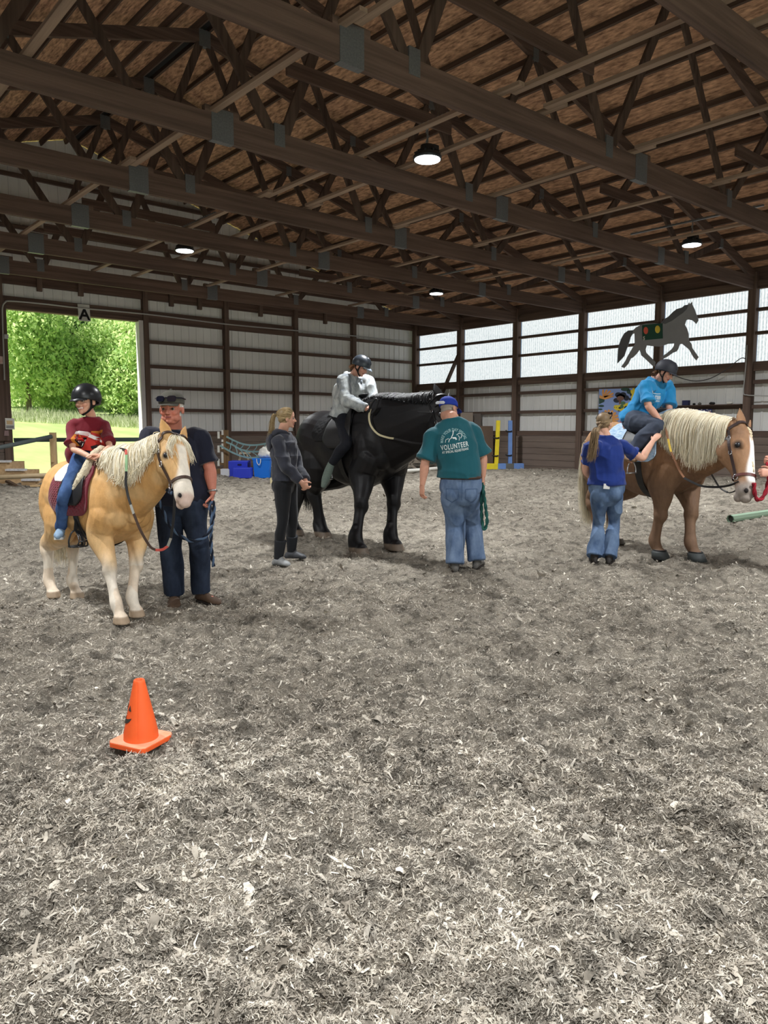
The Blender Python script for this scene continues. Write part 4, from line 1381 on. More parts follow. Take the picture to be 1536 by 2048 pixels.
def flat_strap(m, pts, w, th, closed=False, axis=None):
    """pts: (point, outward normal)"""
    n = len(pts); vs, fs = [], []
    for i, (p, d) in enumerate(pts):
        t = (pts[(i+1) % n if closed else min(i+1, n-1)][0] - pts[(i-1) % n if closed else max(i-1, 0)][0])
        sd = Vector(axis) if axis is not None else t.cross(d)
        sd = (sd - d*sd.dot(d)).normalized()
        for sa, sb in ((-1,0),(1,0),(1,1),(-1,1)): vs.append(p + sd*(sa*w/2) + d*(sb*th))
    for i in range(n if closed else n-1):
        j = (i+1) % n
        for q in range(4):
            r = (q+1) % 4
            fs.append((i*4+q, i*4+r, j*4+r, j*4+q))
    if not closed: fs += [(3,2,1,0), ((n-1)*4, (n-1)*4+1, (n-1)*4+2, (n-1)*4+3)]
    m.add(vs, fs)
# ================================================================ the three horses
def G(px, py):
    """point of the flat floor seen at a pixel"""
    u, v = px-768.0, 1024.0-py
    up = -F_PX*math.sin(PITCH) + v*math.cos(PITCH)
    d = -CAM_H/up*(F_PX*math.cos(PITCH) + v*math.sin(PITCH))
    w = P(px, py, d); w.z = 0
    return w
def sm(a, b, x): 
    t = np.clip((x-a)/(b-a), 0, 1); return t*t*(3-2*t)
def mixc(c, d, w): return c*(1-w[:,None]) + d*w[:,None]

GOLD, CREAM, WHITEH = lin(205,158,100), lin(222,190,142), lin(232,222,206)
def pony_colour(loc, hl, on, p):
    n = noise3(p, 9, 3); c = np.tile(GOLD, (len(p),1))
    c = mixc(c, CREAM, 0.45*sm(0.45,0.75,n))
    c = mixc(c, CREAM, 0.5*sm(0.62,0.50,loc[:,2])*sm(0.2,0.4,loc[:,2]))
    leg = sm(0.47, 0.30, loc[:,2] + (n-0.5)*0.12)
    c = mixc(c, WHITEH, leg*(0.75+0.25*(n>0.4)))
    hoof = sm(0.055, 0.045, loc[:,2]); c = mixc(c, lin(165,145,122), hoof)
    b = on & (hl[:,2] > -0.13); wdt = 0.075 + 0.05*sm(0.45,0.8,hl[:,0]) + (n-0.5)*0.03
    c = mixc(c, WHITEH, b*sm(wdt+0.02, wdt-0.02, np.abs(hl[:,1]))*sm(0.12,0.2,hl[:,0]))
    c = mixc(c, WHITEH*0.95, on*sm(0.66,0.80,hl[:,0]))
    c = mixc(c, lin(190,140,128), on*sm(0.90,0.97,hl[:,0])*0.5)
    return c
def haf_colour(loc, hl, on, p):
    n = noise3(p, 7, 4); c = np.tile(lin(150,114,84), (len(p),1))
    c = mixc(c, lin(122,92,70), 0.7*sm(0.45,0.75,n))
    c = mixc(c, lin(116,92,74), 0.8*sm(0.72,0.5,loc[:,2]))  # darker lower body: shade under the barrel put into the coat colour
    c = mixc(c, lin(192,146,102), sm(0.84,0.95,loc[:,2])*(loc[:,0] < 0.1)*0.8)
    hoof = sm(0.055,0.045,loc[:,2]); c = mixc(c, lin(90,84,76), hoof)
    hind = (loc[:,0] < -0.05)
    c = mixc(c, WHITEH, hind*sm(0.20,0.14,loc[:,2])*(1-hoof))
    wdt = 0.062 + 0.03*sm(0.3,0.6,hl[:,0])
    c = mixc(c, lin(238,236,232), on*(hl[:,2] > -0.13)*sm(wdt+0.02,wdt-0.01,np.abs(hl[:,1]))*sm(0.10,0.22,hl[:,0])*sm(0.88,0.80,hl[:,0]))
    c = mixc(c, lin(150,140,132), on*sm(0.76,0.90,hl[:,0]))
    return c
def black_colour(loc, hl, on, p):
    n = noise3(p, 6, 5); c = np.tile(lin(15,14,17), (len(p),1))
    c = mixc(c, lin(28,24,24), 0.5*sm(0.5,0.8,n))
    return mixc(c, lin(118,104,90), sm(0.055,0.045,loc[:,2]))

PONY = horse('cream-maned golden palomino pony standing at left carrying the boy', -2.36, 6.15, (0.74,-0.67), 1.20,
             P(350,881,5.50), P(379,996,5.18), [G(268,1232), G(237,1246), G(150,1196), G(103,1194)], pony_colour, COAT,
             bulk=1.06, legk=1.05, face_up=cdir(0.75,-0.62,0.28), ear=0.92, neck_k=1.2, hk=1.1)
BLACK = horse('tall black draft horse in the middle carrying the rider in a pale hoodie', -0.40, 9.68, (0.64,-0.77), 1.70,
              P(888,806,8.62), P(928,908,8.15), [G(786,1100), G(716,1108), G(590,1070), G(645,1075)], black_colour, COATS,
              bulk=1.12, legk=1.15, feather=0.7, face_up=cdir(0.70,-0.5,0.4), ear=0.85, neck_k=1.32, lk=1.06)
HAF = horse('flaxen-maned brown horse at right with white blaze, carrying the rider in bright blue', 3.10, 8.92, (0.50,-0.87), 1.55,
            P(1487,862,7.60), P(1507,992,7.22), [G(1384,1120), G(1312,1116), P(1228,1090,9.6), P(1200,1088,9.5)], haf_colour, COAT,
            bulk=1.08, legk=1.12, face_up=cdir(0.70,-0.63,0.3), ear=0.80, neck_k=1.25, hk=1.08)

MANE_CREAM = hair_mat('cream_mane', srgb(222,206,168), srgb(252,246,228))
MANE_FLAX = hair_mat('flaxen_mane', srgb(214,200,168), srgb(250,244,224))
MANE_BLACK = hair_mat('black_mane', srgb(12,12,13), srgb(40,38,40), 0.4)

def mane(Hs, sgn, n, length, r, material, seed, t0=0.05, t1=0.97, jitter=0.012, both=False, lift=0.012, out=0.02, wave=0.006, fall=None):
    bvh = bvh_of(Hs['body']); cl = spline(Hs['pts'], 8); hy = Hs['hy']*sgn
    guides = []
    K = 16
    for q in range(K):
        t = lerp(t0, t1, q/(K-1)); i = min(int(t*(len(cl)-1)), len(cl)-2)
        c = cl[i].lerp(cl[i+1], t*(len(cl)-1)-i); tan = (cl[i+1]-cl[i]).normalized()
        sd = (hy - tan*hy.dot(tan)).normalized(); upn = UP - tan*UP.dot(tan); upn.normalize()
        pts = []
        for ph in (0.0, 0.35, 0.75, 1.15, 1.5):
            dr = upn*math.cos(ph) + sd*math.sin(ph)
            h = bvh.ray_cast(c + dr*0.6, -dr, 0.6)
            pts.append((h[0] if h[0] is not None else c + dr*0.12) + dr*lift)
        ln = length(q/(K-1)) if callable(length) else length
        # walk the guide: first over the crest, then hang
        path = [pts[0] - upn*0.012]; acc = 0
        for a, b in zip(pts, pts[1:]):
            seg = (b-a).length
            if acc + seg > ln: path.append(a.lerp(b, (ln-acc)/seg)); acc = ln; break
            path.append(b); acc += seg
        if acc < ln:
            e = path[-1]
            for k in range(1, 4): path.append(e + Vector((0,0,-1))*(ln-acc)*k/3 + sd*out*k/3)
        while len(path) < 4: path.append(path[-1] + Vector((0,0,-0.01)))
        guides.append(path)
    return strands('mane', guides, material, Hs['root'], n, r, jitter, seed, wave=wave)
mane(PONY, -1, 1000, lambda t: 0.20 + 0.22*math.sin(math.pi*min(1, t*1.1)), 0.0040, MANE_CREAM, 1, jitter=0.016, t0=0.22, wave=0.012)
mane(HAF, -1, 1900, lambda t: 0.26 + 0.44*math.sin(math.pi*(0.12+0.75*t)), 0.0045, MANE_FLAX, 2, jitter=0.016, t0=0.13)
mane(BLACK, -1, 1000, lambda t: 0.10 + 0.12*t, 0.0045, MANE_BLACK, 3, jitter=0.014, t0=0.12)

def tail(Hs, length, material, n, r, seed, spread=0.05):
    T, hx, hy = Hs['T'], Hs['hx'], Hs['hy']
    a = T(-0.515,0,0.865)
    gs = []
    for q in range(7):
        y = (q-3)/3
        gs.append([a + hy*y*0.015, a - hx*0.07 + hy*y*0.03 - UP*0.01, a - hx*0.125 + hy*y*spread - UP*0.16, a - hx*0.115 + hy*y*spread*1.5 - UP*length*0.55, a - hx*0.09 + hy*y*spread*0.9 - UP*length])
    return strands('tail', gs, material, Hs['root'], n, r, 0.022, seed, wave=0.012)
tail(PONY, 0.78, MANE_CREAM, 600, 0.0045, 11)
tail(HAF, 1.12, MANE_FLAX, 900, 0.005, 12, 0.075)
tail(BLACK, 1.15, MANE_BLACK, 600, 0.005, 13, 0.06)

def forelock(Hs, material, n, ln, seed, sway=0.0, w=0.08, r=0.003):
    HL = Hs['HL']; gs = []
    for q in range(7):
        s = (q-3)/3*w
        gs.append([HL(-0.05,s*0.4,-0.02), HL(-0.02,s*0.7,0.06), HL(0.10,s*1.5+sway*0.3,0.075), HL(0.22,s*2.0+sway*0.7,0.05), HL(ln,s*2.0+sway,0.055)])
    return strands('forelock', gs, material, Hs['root'], n, r, 0.008, seed, wave=0.004)
forelock(PONY, MANE_CREAM, 420, 0.42, 21, w=0.095, r=0.0035)
forelock(BLACK, MANE_BLACK, 160, 0.36, 22)
# the brown horse's forelock is plaited
HL = HAF['HL']
pts = spline([HL(-0.03,0,0.05), HL(0.06,-0.01,0.085), HL(0.22,-0.02,0.075), HL(0.38,-0.025,0.06), HL(0.60,-0.03,0.06)], 12)
m = MB()
for ph in (0, 2.09, 4.19):
    q = []
    for i, p in enumerate(pts):
        a = i*0.55 + ph; rr = 0.016*(1-0.5*i/len(pts))
        q.append(p + HAF['side']*math.cos(a)*rr + HAF['fu']*math.sin(2*a)*rr*0.45)
    m.tube(q, [0.014*(1-0.55*i/len(q)) for i in range(len(q))], 8)
m.tube([pts[-1], pts[-1] + HAF['ax']*0.05], [0.006,0.009], 6)
m.build('plaited_forelock', MANE_FLAX, HAF['root'], True)
# rubber hoof boots on its front feet
RUBBER = mat('grey_rubber', srgb(66,70,70), 0.6)
for px, py in ((1384,1120), (1312,1116)):
    ft = G(px, py); hx, hy = HAF['hx'], HAF['hy']; m = MB(); S = HAF['S']
    B = Blob(); B.loft([(ft + hx*0.03*S + UP*0.092, hy*0.070, hx*0.080), (ft + hx*0.03*S + UP*0.072, hy*0.086, hx*0.094), (ft + hx*0.036*S + UP*0.05, hy*0.088, hx*0.098), (ft + hx*0.045*S + UP*0.002, hy*0.098, hx*0.108)], 24, False)
    ob = link_mesh('hoof_boot', B.mb.mesh('hoof_boot', True), RUBBER, HAF['root'])
    m.tube([ft + hx*0.03*S + UP*0.098 + (hx*math.cos(a)*0.072 + hy*math.sin(a)*0.064) for a in np.linspace(0, 2*math.pi, 20)], 0.008, 6, False)
    m.build('boot_collar', BLACKL, ob, True)

# ================================================================ tack
def shell_patch(Hs, bvh, us, vs, pt, off, th, name, material, parent=None, quilt=0.0, qn=(14,14), fuzz=0):
    """solid sheet lying on the horse: pt(u,v)->(point on the axis, outward direction)"""
    A = []
    for u in us:
        row = []
        for v in vs:
            c, d = pt(u, v)
            d = d.normalized(); h = bvh.ray_cast(c + d*0.62*Hs['S'], -d, 0.62*Hs['S'])
            b = (h[0] if h[0] is not None else c + d*0.22*Hs['S'])
            row.append((b, d))
        A.append(row)
    nu, nv = len(us), len(vs); V = []; Fc = []
    for layer in (0, 1):
        for i in range(nu):
            for j in range(nv):
                b, d = A[i][j]; o_ = off + (th if layer else 0)
                if layer and quilt:
                    x, y = i/(nu-1)*qn[0], j/(nv-1)*qn[1]
                    ed = min(1.0, 6*min(i/(nu-1), 1-i/(nu-1)), 9*min(j/(nv-1), 1-j/(nv-1))); o_ += ed*quilt*min(abs(math.sin(math.pi*(x+y))), abs(math.sin(math.pi*(x-y))))**0.5
                V.append(b + d*o_)
    n1 = nu*nv
    for i in range(nu-1):
        for j in range(nv-1):
            a = i*nv+j; Fc += [(n1+a, n1+a+nv, n1+a+nv+1, n1+a+1), (a, a+1, a+nv+1, a+nv)]
    for i in range(nu-1):
        for j in (0, nv-1):
            a = i*nv+j; Fc.append((a, a+nv, n1+a+nv, n1+a))
    for j in range(nv-1):
        for i in (0, nu-1):
            a = i*nv+j; Fc.append((a, a+1, n1+a+1, n1+a))
    m = MB(); m.add(V, Fc)
    me = m.mesh(name, True)
    bm = bmesh.new(); bm.from_mesh(me); bmesh.ops.recalc_face_normals(bm, faces=bm.faces); bm.to_mesh(me); bm.free()
    return link_mesh(name, me, material, parent)

def pad(Hs, bvh, name, x0, x1, ang, material, label, cat, off=0.008, th=0.014, quilt=0.008, nu=90, nv=220, qn=(7,16), curve=0.06, group=None):
    T, hy = Hs['T'], Hs['hy']
    def pt(u, v):
        # outline: front edge sweeps forward lower down, corners rounded
        a = v*ang; e = abs(v)
        sh = curve*(e**1.5)
        r = max(0.0, (e-0.78)/0.22); sq = 1 - 0.32*r**2.2
        xm = (x0+x1)/2; x = xm + (lerp(x0, x1, u)-xm)*sq + sh*(u-0.2)
        return T(x, 0, 0.72), UP*math.cos(a) + hy*math.sin(a)
    o = shell_patch(Hs, bvh, [i/(nu-1) for i in range(nu)], [lerp(-1, 1, j/(nv-1)) for j in range(nv)], pt, off, th, name, material, None, quilt, qn)
    return tag(o, label, cat, group)

def saddle(Hs, bvh, label, seat_mat, flap_mat, off=0.03, x0=-0.16, x1=0.15, flap=1.9, group=None, fx=0.10):
    T, hx, hy, S = Hs['T'], Hs['hx'], Hs['hy'], Hs['S']
    top = lambda x: bvh.ray_cast(T(x,0,1.3), Vector((0,0,-1)), 1.0*S)[0].z
    r = empty('saddle', T(0,0,0.0) + UP*top(0.0), 0, label, 'saddle', group)
    B = Blob(); secs = []
    W = S/1.5
    for t, hgt, hw, hh in ((0.0,0.085,0.10,0.012), (0.10,0.066,0.145,0.022), (0.30,0.040,0.135,0.03), (0.55,0.032,0.10,0.03), (0.80,0.042,0.085,0.03), (0.95,0.056,0.075,0.026), (1.0,0.060,0.05,0.012)):
        x = lerp(x0, x1, t); secs.append((T(x,0,0)*1.0, hgt, hw, hh))
    ss = []
    for (c, hgt, hw, hh), t in zip(secs, (0,0.1,0.3,0.55,0.8,0.95,1.0)):
        x = lerp(x0, x1, t); p = T(x,0,0); p.z = top(min(max(x,-0.16),0.16)) + hgt*W
        ss.append((p, hy*hw*W*1.1, UP*hh*W))
    B.sloft(ss, 22, 5)
    for s in (1, -1):
        for t0_, t1_, rr in ((0.05, 0.85, 0.04),):
            q = []
            for t in np.linspace(t0_, t1_, 6):
                x = lerp(x0, x1, t); p = T(x,0,0) + hy*s*0.075*W; p.z = top(min(max(x,-0.16),0.16)) + 0.025*W; q.append(p)
            B.limb(q, [rr*W]*6)
    place('seat', B.fuse('seat', 0.007, 3), seat_mat, r)
    for s in (1, -1):
        def pt(u, v):
            a = s*lerp(0.30, flap, v)
            x = lerp(-0.075, 0.135, u) + fx*math.sin(v*1.9)*(0.35+0.65*u)
            if v > 0.75: x = lerp(x, 0.05+fx*0.8, ((v-0.75)/0.25)**2*0.5)
            return T(x, 0, 0.72), UP*math.cos(a) + hy*math.sin(a)
        shell_patch(Hs, bvh, [i/15 for i in range(16)], [j/21 for j in range(22)], pt, off, 0.008, 'flap', flap_mat, r)
    return r

def stirrup(Hs, top, foot, name_label, parent, material=BLACKL, fwd=None, cage=False, w=0.062):
    """leather strap from the saddle to the stirrup iron whose tread is at foot"""
    top, foot = Vector(top), Vector(foot)
    f = Vector(fwd) if fwd is not None else Hs['hx']; f = Vector((f.x, f.y, 0)).normalized(); sd = UP.cross(f)
    eye = foot + UP*0.125
    m = MB(); m.beam(top, eye, 0.026, 0.006, f); m.beam(top + f*0.008, eye + f*0.006, 0.026, 0.006, f)
    m.build('stirrup_leather', material, parent)
    m = MB()
    arch = [foot + sd*w*-1, foot - sd*w + UP*0.05, foot - sd*w*0.6 + UP*0.105, eye, foot + sd*w*0.6 + UP*0.105, foot + sd*w + UP*0.05, foot + sd*w]
    m.tube(spline(arch, 4), 0.007, 8)
    
    m.beam(foot - sd*w, foot + sd*w, 0.045, 0.014)
    st = m.build('stirrup_iron', METAL if not cage else BLACKP, parent, True)
    if cage:
        m = MB()
        for s in (-1, -0.35, 0.35, 1):
            m.tube(spline([foot + sd*w*s*0.9, foot + sd*w*s*0.85 + f*0.09 + UP*0.005, foot + sd*w*s*0.6 + f*0.125 + UP*0.05, foot + sd*w*s*0.3 + f*0.07 + UP*0.10, eye], 4), 0.006, 6)
        for q, z, e in ((0.09,0.005,0.85),(0.125,0.05,0.6)):
            m.tube([foot + f*q + UP*z - sd*w*e, foot + f*(q+0.01) + UP*z, foot + f*q + UP*z + sd*w*e], 0.006, 6)
        m.build('toe_cage', BLACKP, st, True)
    return st

def girth(Hs, bvh, x, parent, material, w=0.07, a=0.95):
    m = MB(); T, hx, hy = Hs['T'], Hs['hx'], Hs['hy']
    c = T(x, 0, 0.66)
    pts = []
    for k in range(41):
        t = lerp(a, 2*math.pi-a, k/40); d = (UP*math.cos(t) + hy*math.sin(t)).normalized()
        h = bvh.ray_cast(c + d*0.42*Hs['S'], -d, 0.42*Hs['S'])
        if h[0] is not None: pts.append((h[0] + d*0.004, d))
    flat_strap(m, pts, w, 0.010, False, hx)
    return m.build('girth', material, parent)

def headgear(Hs, name, label, cat, strap_m, nose_t=0.66, cheek=True, brow=True, ring=True, w=0.022, throat=True, nose_m=None):
    HL, side, fu, ax, Lh = Hs['HL'], Hs['side'], Hs['fu'], Hs['ax'], Hs['Lh']
    bvh = bvh_of(Hs['body'])
    r = empty(name, HL(0.3,0,-0.1), 0, label, cat)
    def loop(t, q, tilt=0.0, mm=None, a0=0, a1=2*math.pi, full=True, nm='noseband', ww=w):
        c = HL(t, 0, q); fv = (fu + ax*tilt).normalized(); axn = (ax - fu*tilt).normalized(); pts = []
        n = 36
        for k in range(n + (0 if full else 1)):
            an = lerp(a0, a1, k/n); d = (side*math.cos(an) + fv*math.sin(an)).normalized()
            h = bvh.ray_cast(c + d*0.36*Lh, -d, 0.36*Lh)
            if h[0] is not None: pts.append((h[0] + d*0.003, d))
        m = MB(); flat_strap(m, pts, ww, 0.007, full, axn); m.build(nm, mm or strap_m, r)
    loop(nose_t, -0.09, 0.15, nose_m)
    if brow: loop(0.115, -0.08, -0.1, None, 0.05, math.pi-0.05, False, 'browband')
    if throat: loop(0.16, -0.16, 0.75, None, math.pi*0.97, 2.03*math.pi, False, 'throat_latch', w*0.8)
    loop(0.005, -0.10, -0.35, None, -0.15, math.pi+0.15, False, 'crownpiece', w*1.1)
    if cheek:
        for s in (1, -1):
            pts = []
            for k in range(17):
                t = lerp(0.03, nose_t + 0.015, k/16); qq = lerp(-0.10, -0.14, k/16)
                c = HL(t, 0, qq); d = (side*s - fu*0.15).normalized()
                h = bvh.ray_cast(c + d*0.36*Lh, -d, 0.36*Lh)
                if h[0] is not None: pts.append((h[0] + d*0.004, d))
            m = MB(); flat_strap(m, pts, w, 0.007, False); m.build('cheekpiece', strap_m, r)
            if ring:
                m = MB()
                for k in (3, 8, len(pts)-1):
                    p, d = pts[k]; t1 = ax; t2 = d.cross(t1).normalized(); R = 0.020 if k != len(pts)-1 else 0.026
                    m.tube([p + d*0.008 + (t1*math.cos(a)*R*1.15 + t2*math.sin(a)*R*0.85) for a in np.linspace(0, 2*math.pi, 18)], 0.0035, 6, False)
                m.build('buckle', METAL, r, True)
    Hs['bit'] = [HL(0.80, s*0.115, -0.15) for s in (1, -1)]
    return r
BV = {k: bvh_of(h['body']) for k, h in (('p', PONY), ('b', BLACK), ('h', HAF))}
BURG = mat('burgundy_quilt', srgb(108,26,42), 0.75, var=0.12, vscale=(30,30,30), sheen=0.2)
LTBLUE = mat('light_blue_pad', srgb(140,176,208), 0.85, vscale=(26,26,70), col2=srgb(200,218,234), detail=2)
BLKPAD = mat('black_pad', srgb(24,24,26), 0.85)
FLEECE = mat('cream_fleece', srgb(226,214,186), 0.95, var=0.08, vscale=(50,50,50), bump=0.7, bscale=130)
pad(PONY, BV['p'], 'saddle_pad', -0.22, 0.23, 1.85, BURG, 'burgundy quilted saddle pad on the palomino pony', 'saddle pad', quilt=0.012, qn=(13,30), nu=150, nv=300)
pad(BLACK, BV['b'], 'saddle_pad', -0.20, 0.17, 1.35, BLKPAD, 'black saddle pad on the black horse', 'saddle pad', quilt=0.004)
pad(HAF, BV['h'], 'saddle_pad', -0.22, 0.235, 1.62, LTBLUE, 'light blue patterned saddle pad on the brown horse', 'saddle pad', quilt=0.004)
WHF = mat('white_felt', srgb(226,224,216), 0.95, bump=0.3, bscale=120)
pad(PONY, BV['p'], 'half_pad', -0.20, 0.06, 0.95, WHF, 'white half pad showing behind the small black saddle on the pony', 'saddle pad', off=0.026, th=0.008, quilt=0.0)
SD_P = saddle(PONY, BV['p'], 'small black saddle with cream fleece roll under the boy', BLACKL, BLACKL, flap=1.55, off=0.038)
SD_B = saddle(BLACK, BV['b'], 'black saddle on the black horse under the hoodie rider', BLACKL, BLACKL, flap=1.55)
SD_H = saddle(HAF, BV['h'], 'dark brown saddle on the flaxen-maned horse', mat('dark_saddle_leather', srgb(44,38,36), 0.35, spec=0.5), BLACKL, flap=1.3)
girth(PONY, BV['p'], 0.13, SD_P, BLACKL)
girth(BLACK, BV['b'], 0.13, SD_B, BLACKL, 0.09)
girth(HAF, BV['h'], 0.13, SD_H, BLACKL, 0.09)
# fleece over the front of the pony's saddle, hanging down to the knee roll
T, hx, hy = PONY['T'], PONY['hx'], PONY['hy']
B = Blob()
for s in (1, -1):
    q = []
    for k in range(7):
        a = lerp(0.10, 1.18, k/6)*s; d = UP*math.cos(a) + hy*math.sin(a); c = T(0.155 + 0.012*k - 0.0025*k*k, 0, 0.74)
        h = BV['p'].ray_cast(c + d*0.7, -d, 0.7); q.append((h[0] if h[0] is not None else c + d*0.3) + d*(0.040 - 0.001*k))
    B.limb(q, [0.036,0.038,0.040,0.040,0.037,0.032,0.020])
me = B.fuse('fleece_roll', 0.007, 2); puff(me, 0.008, 45, 3)
place('fleece_roll', me, FLEECE, SD_P)
headgear(PONY, 'bridle', 'dark brown bridle with steel rings on the palomino pony', 'bridle', BROWNL, 0.68, throat=False, brow=False)
headgear(BLACK, 'bridle', 'black bridle on the black horse', 'bridle', BLACKL, 0.68)
headgear(HAF, 'halter', 'oxblood leather halter with brass buckles on the brown horse', 'halter', mat('dark_halter_leather', srgb(58,44,42), 0.5), 0.70, brow=False, w=0.028, nose_m=REDL)

def surf(Hs, bvh, x, side, z, off):
    """point beside the horse: off metres out from its flank at (x, z) in withers heights"""
    hy = Hs['hy']*side; c = Hs['T'](x, 0, z); h = bvh.ray_cast(c + hy*1.2, -hy, 1.2)
    return (h[0] if h[0] is not None else c + hy*0.2) + hy*off
# ================================================================ the people
def denim(name, c1, c2): return mat(name, c1, 0.85, vscale=(9,9,5), col2=c2, detail=7, bump=0.15, bscale=420, spec=0.15)
DENIM_D = denim('dark_denim', srgb(30,36,50), srgb(54,64,82))
DENIM_B = denim('blue_denim', srgb(72,92,124), srgb(122,142,170))
DENIM_M = denim('mid_denim', srgb(66,86,118), srgb(112,134,164))
DENIM_K = denim('kids_denim', srgb(42,66,110), srgb(80,108,154))
GREYPANT = mat('slate_trousers', srgb(62,70,86), 0.8, var=0.08, vscale=(12,12,12))
BLKCLOTH = mat('black_jersey', srgb(20,21,25), 0.85, sheen=0.15)
WHITEPRINT = mat('white_print', srgb(222,232,232), 0.8)

# ---- boy on the palomino
d = 6.2
J = dict(pelvis=P(160,908,6.22), chest=P(172,872,6.16), neck=P(181,834,6.16), head=P(172,802,6.10),
         ls=P(209,854,6.18), rs=P(145,852,6.12), le=P(219,893,6.02), re=P(146,897,5.98), lw=P(204,911,5.86), rw=P(183,915,5.86),
         lh=P(176,912,6.32), rh=P(157,916,6.20), lk=P(222,960,6.12), rk=P(158,960,5.96), la=P(212,1030,6.3), ra=P(133,1033,6.02), lt=P(226,1052,6.1), rt=P(119,1061,5.9), base=0.9)
J['rk'] = surf(PONY, BV['p'], 0.10, -1, 0.80, 0.075); J['ra'] = surf(PONY, BV['p'], -0.035, -1, 0.555, 0.07); J['rt'] = J['ra'] + PONY['hx']*0.10 - PONY['hy']*0.07 - UP*0.05
J['lk'] = surf(PONY, BV['p'], 0.06, 1, 0.80, 0.07); J['la'] = surf(PONY, BV['p'], -0.02, 1, 0.535, 0.06); J['lt'] = J['la'] + PONY['hx']*0.13 + PONY['hy']*0.04 - UP*0.03
J['rh'] = PONY['T'](-0.045,-0.075,1.03); J['lh'] = PONY['T'](-0.045,0.075,1.03)
BOY = person('smiling boy in black helmet and dark red car shirt riding the palomino pony', J, 0.70, (222,172,146), 0.92, 0.95, 0.95, 0.88, 0.82, 0.222, 'child',
             head_f=cdir(-0.40,-0.91,-0.02), head_u=cdir(-0.06,0,1), sh_dir=cdir(0.97,0.22), hip_dir=cdir(0.70,0.70), shw=0.20, smile=True, brow=(120,92,66), lip=(186,110,104),
             hair_paint=(112,84,58), hands=dict(r=dict(d=cdir(0.85,-0.2,0.12), pn=cdir(0.1,0.1,-1), th=cdir(0.3,-0.9), size=0.72, curl=0.28), l=dict(d=cdir(-0.75,-0.45,0.1), pn=cdir(0.1,0.2,-1), th=cdir(-0.3,-0.9), size=0.72, curl=0.25)), voxel=0.004)
MAROON = mat('maroon_jersey', srgb(112,20,36), 0.85, var=0.06, vscale=(10,10,10), sheen=0.15)
def f(B):
    BOY['torso'](B, 0.014, -0.10, dome=False)
    for s in (1, -1): BOY['arm'](B, s, 0.018, 0.82, 0.020, dome='start')
BSH = cloth(BOY, 'tshirt', f, MAROON, 0.0055, 0.013, 10, 3)
cloth(BOY, 'jeans', lambda B: (BOY['torso'](B, 0.008, -0.10, top=False) if False else None, [BOY['leg'](B, s, 0.011, 1.93, 0.008) for s in (1,-1)], B.ell(J['pelvis'], BOY['hl']*0.115, BOY['hf']*0.085, UP*0.075)), DENIM_K, 0.006, 0.010, 14, 5)
SHOE_B = mat('blue_grey_trainer', srgb(128,152,176), 0.7, var=0.1, vscale=(40,40,40)); SOLE = mat('pale_sole', srgb(206,208,206), 0.7)
def trainers(K, J, S, upper, sole, h=0.075, w=0.04, name='shoe', which=(1,-1), laces=True, upv=UP):
    for s in which:
        B = Blob(); a, t = J['la' if s > 0 else 'ra'], J['lt' if s > 0 else 'rt']
        base, dd, sd, ln = shoe(B, a, t, S, h, w, upv)
        o = place(name, B.fuse(name, 0.005, 2), upper, K['root'])
        m = MB(); poly = []
        for fr, ww in ((-0.06,0.5),(-0.03,0.78),(0.3,0.86),(0.66,1.06),(0.9,0.9),(1.0,0.5)): poly.append((fr*ln if fr > 0 else fr*1.0, ww*w))
        q = [(a_, b_) for a_, b_ in poly] + [(a_, -b_) for a_, b_ in reversed(poly)]
        m.prism(q, base + Vector(upv)*0.006, dd, sd, 0.018); m.build('sole', sole, o)
        if laces:
            m = MB()
            for k in range(4):
                c = base + dd*ln*(0.30+0.10*k) + Vector(upv)*(0.085-0.011*k)
                m.tube([c - sd*w*0.6 - Vector(upv)*0.014, c, c + sd*w*0.6 - Vector(upv)*0.014], 0.004, 6)
            m.build('laces', sole, o)
trainers(BOY, J, 0.8, SHOE_B, SOLE, 0.068, 0.036)
for s in (1,-1):
    a = J['la' if s > 0 else 'ra']; k_ = J['lk' if s > 0 else 'rk']; B = Blob(); B.limb([a - (k_-a).normalized()*0.02, a, a.lerp(k_, 0.2)], [0.036,0.034,0.035]); place('sock', B.fuse('sock', 0.006, 2), BLKCLOTH, BOY['root'])
helmet(BOY, BLACKP, visor=0.12, vents=0, tilt=0.02, size=1.10, drop=0.10)
# the printed car on the shirt: a plain racing car, no face
sf = cdir(-0.12,-0.97,0.12).normalized(); rt_ = sf.cross(UP)*-1; rt_ = UP.cross(sf); c0 = P(174,876,6.0)
def logo(outline, material, name, dx=0, dy=0, sc=0.001): 
    n = len(outline)
    return print_on(None, BSH, '', c0, rt_, UP, sf, 0.025, material, name, vs=[((a+dx)*sc, (b+dy)*sc) for a, b in outline], fs=[tuple(range(n))])
def circ(cx, cy, rx, ry, n=20): return [(cx+rx*math.cos(2*math.pi*k/n), cy+ry*math.sin(2*math.pi*k/n)) for k in range(n)]
PR = mat('print_red', srgb(186,52,44), 0.8); PW = mat('print_white', srgb(222,218,216), 0.8); PK = mat('print_black', srgb(28,20,22), 0.8); PO = mat('print_orange', srgb(206,130,52), 0.8)
def lift(o, k):
    nn = np.array(sf)*k; v = mv(o.data) + nn; o.data.vertices.foreach_set('co', v.astype(np.float32).ravel()); return o
logo([(-105,30),(-60,52),(40,46),(118,2),(122,-60),(70,-104),(-40,-96),(-100,-70)], PR, 'car_print')
lift(logo([(-112,60),(-96,64),(-30,58),(0,42),(60,20),(118,-18),(110,-34),(40,-2),(-20,18),(-60,28),(-108,34)], PW, 'car_stripe'), 0.003)
lift(logo([(-108,32),(-84,26),(-70,-10),(-76,-60),(-102,-64)], PO, 'car_wing'), 0.003)
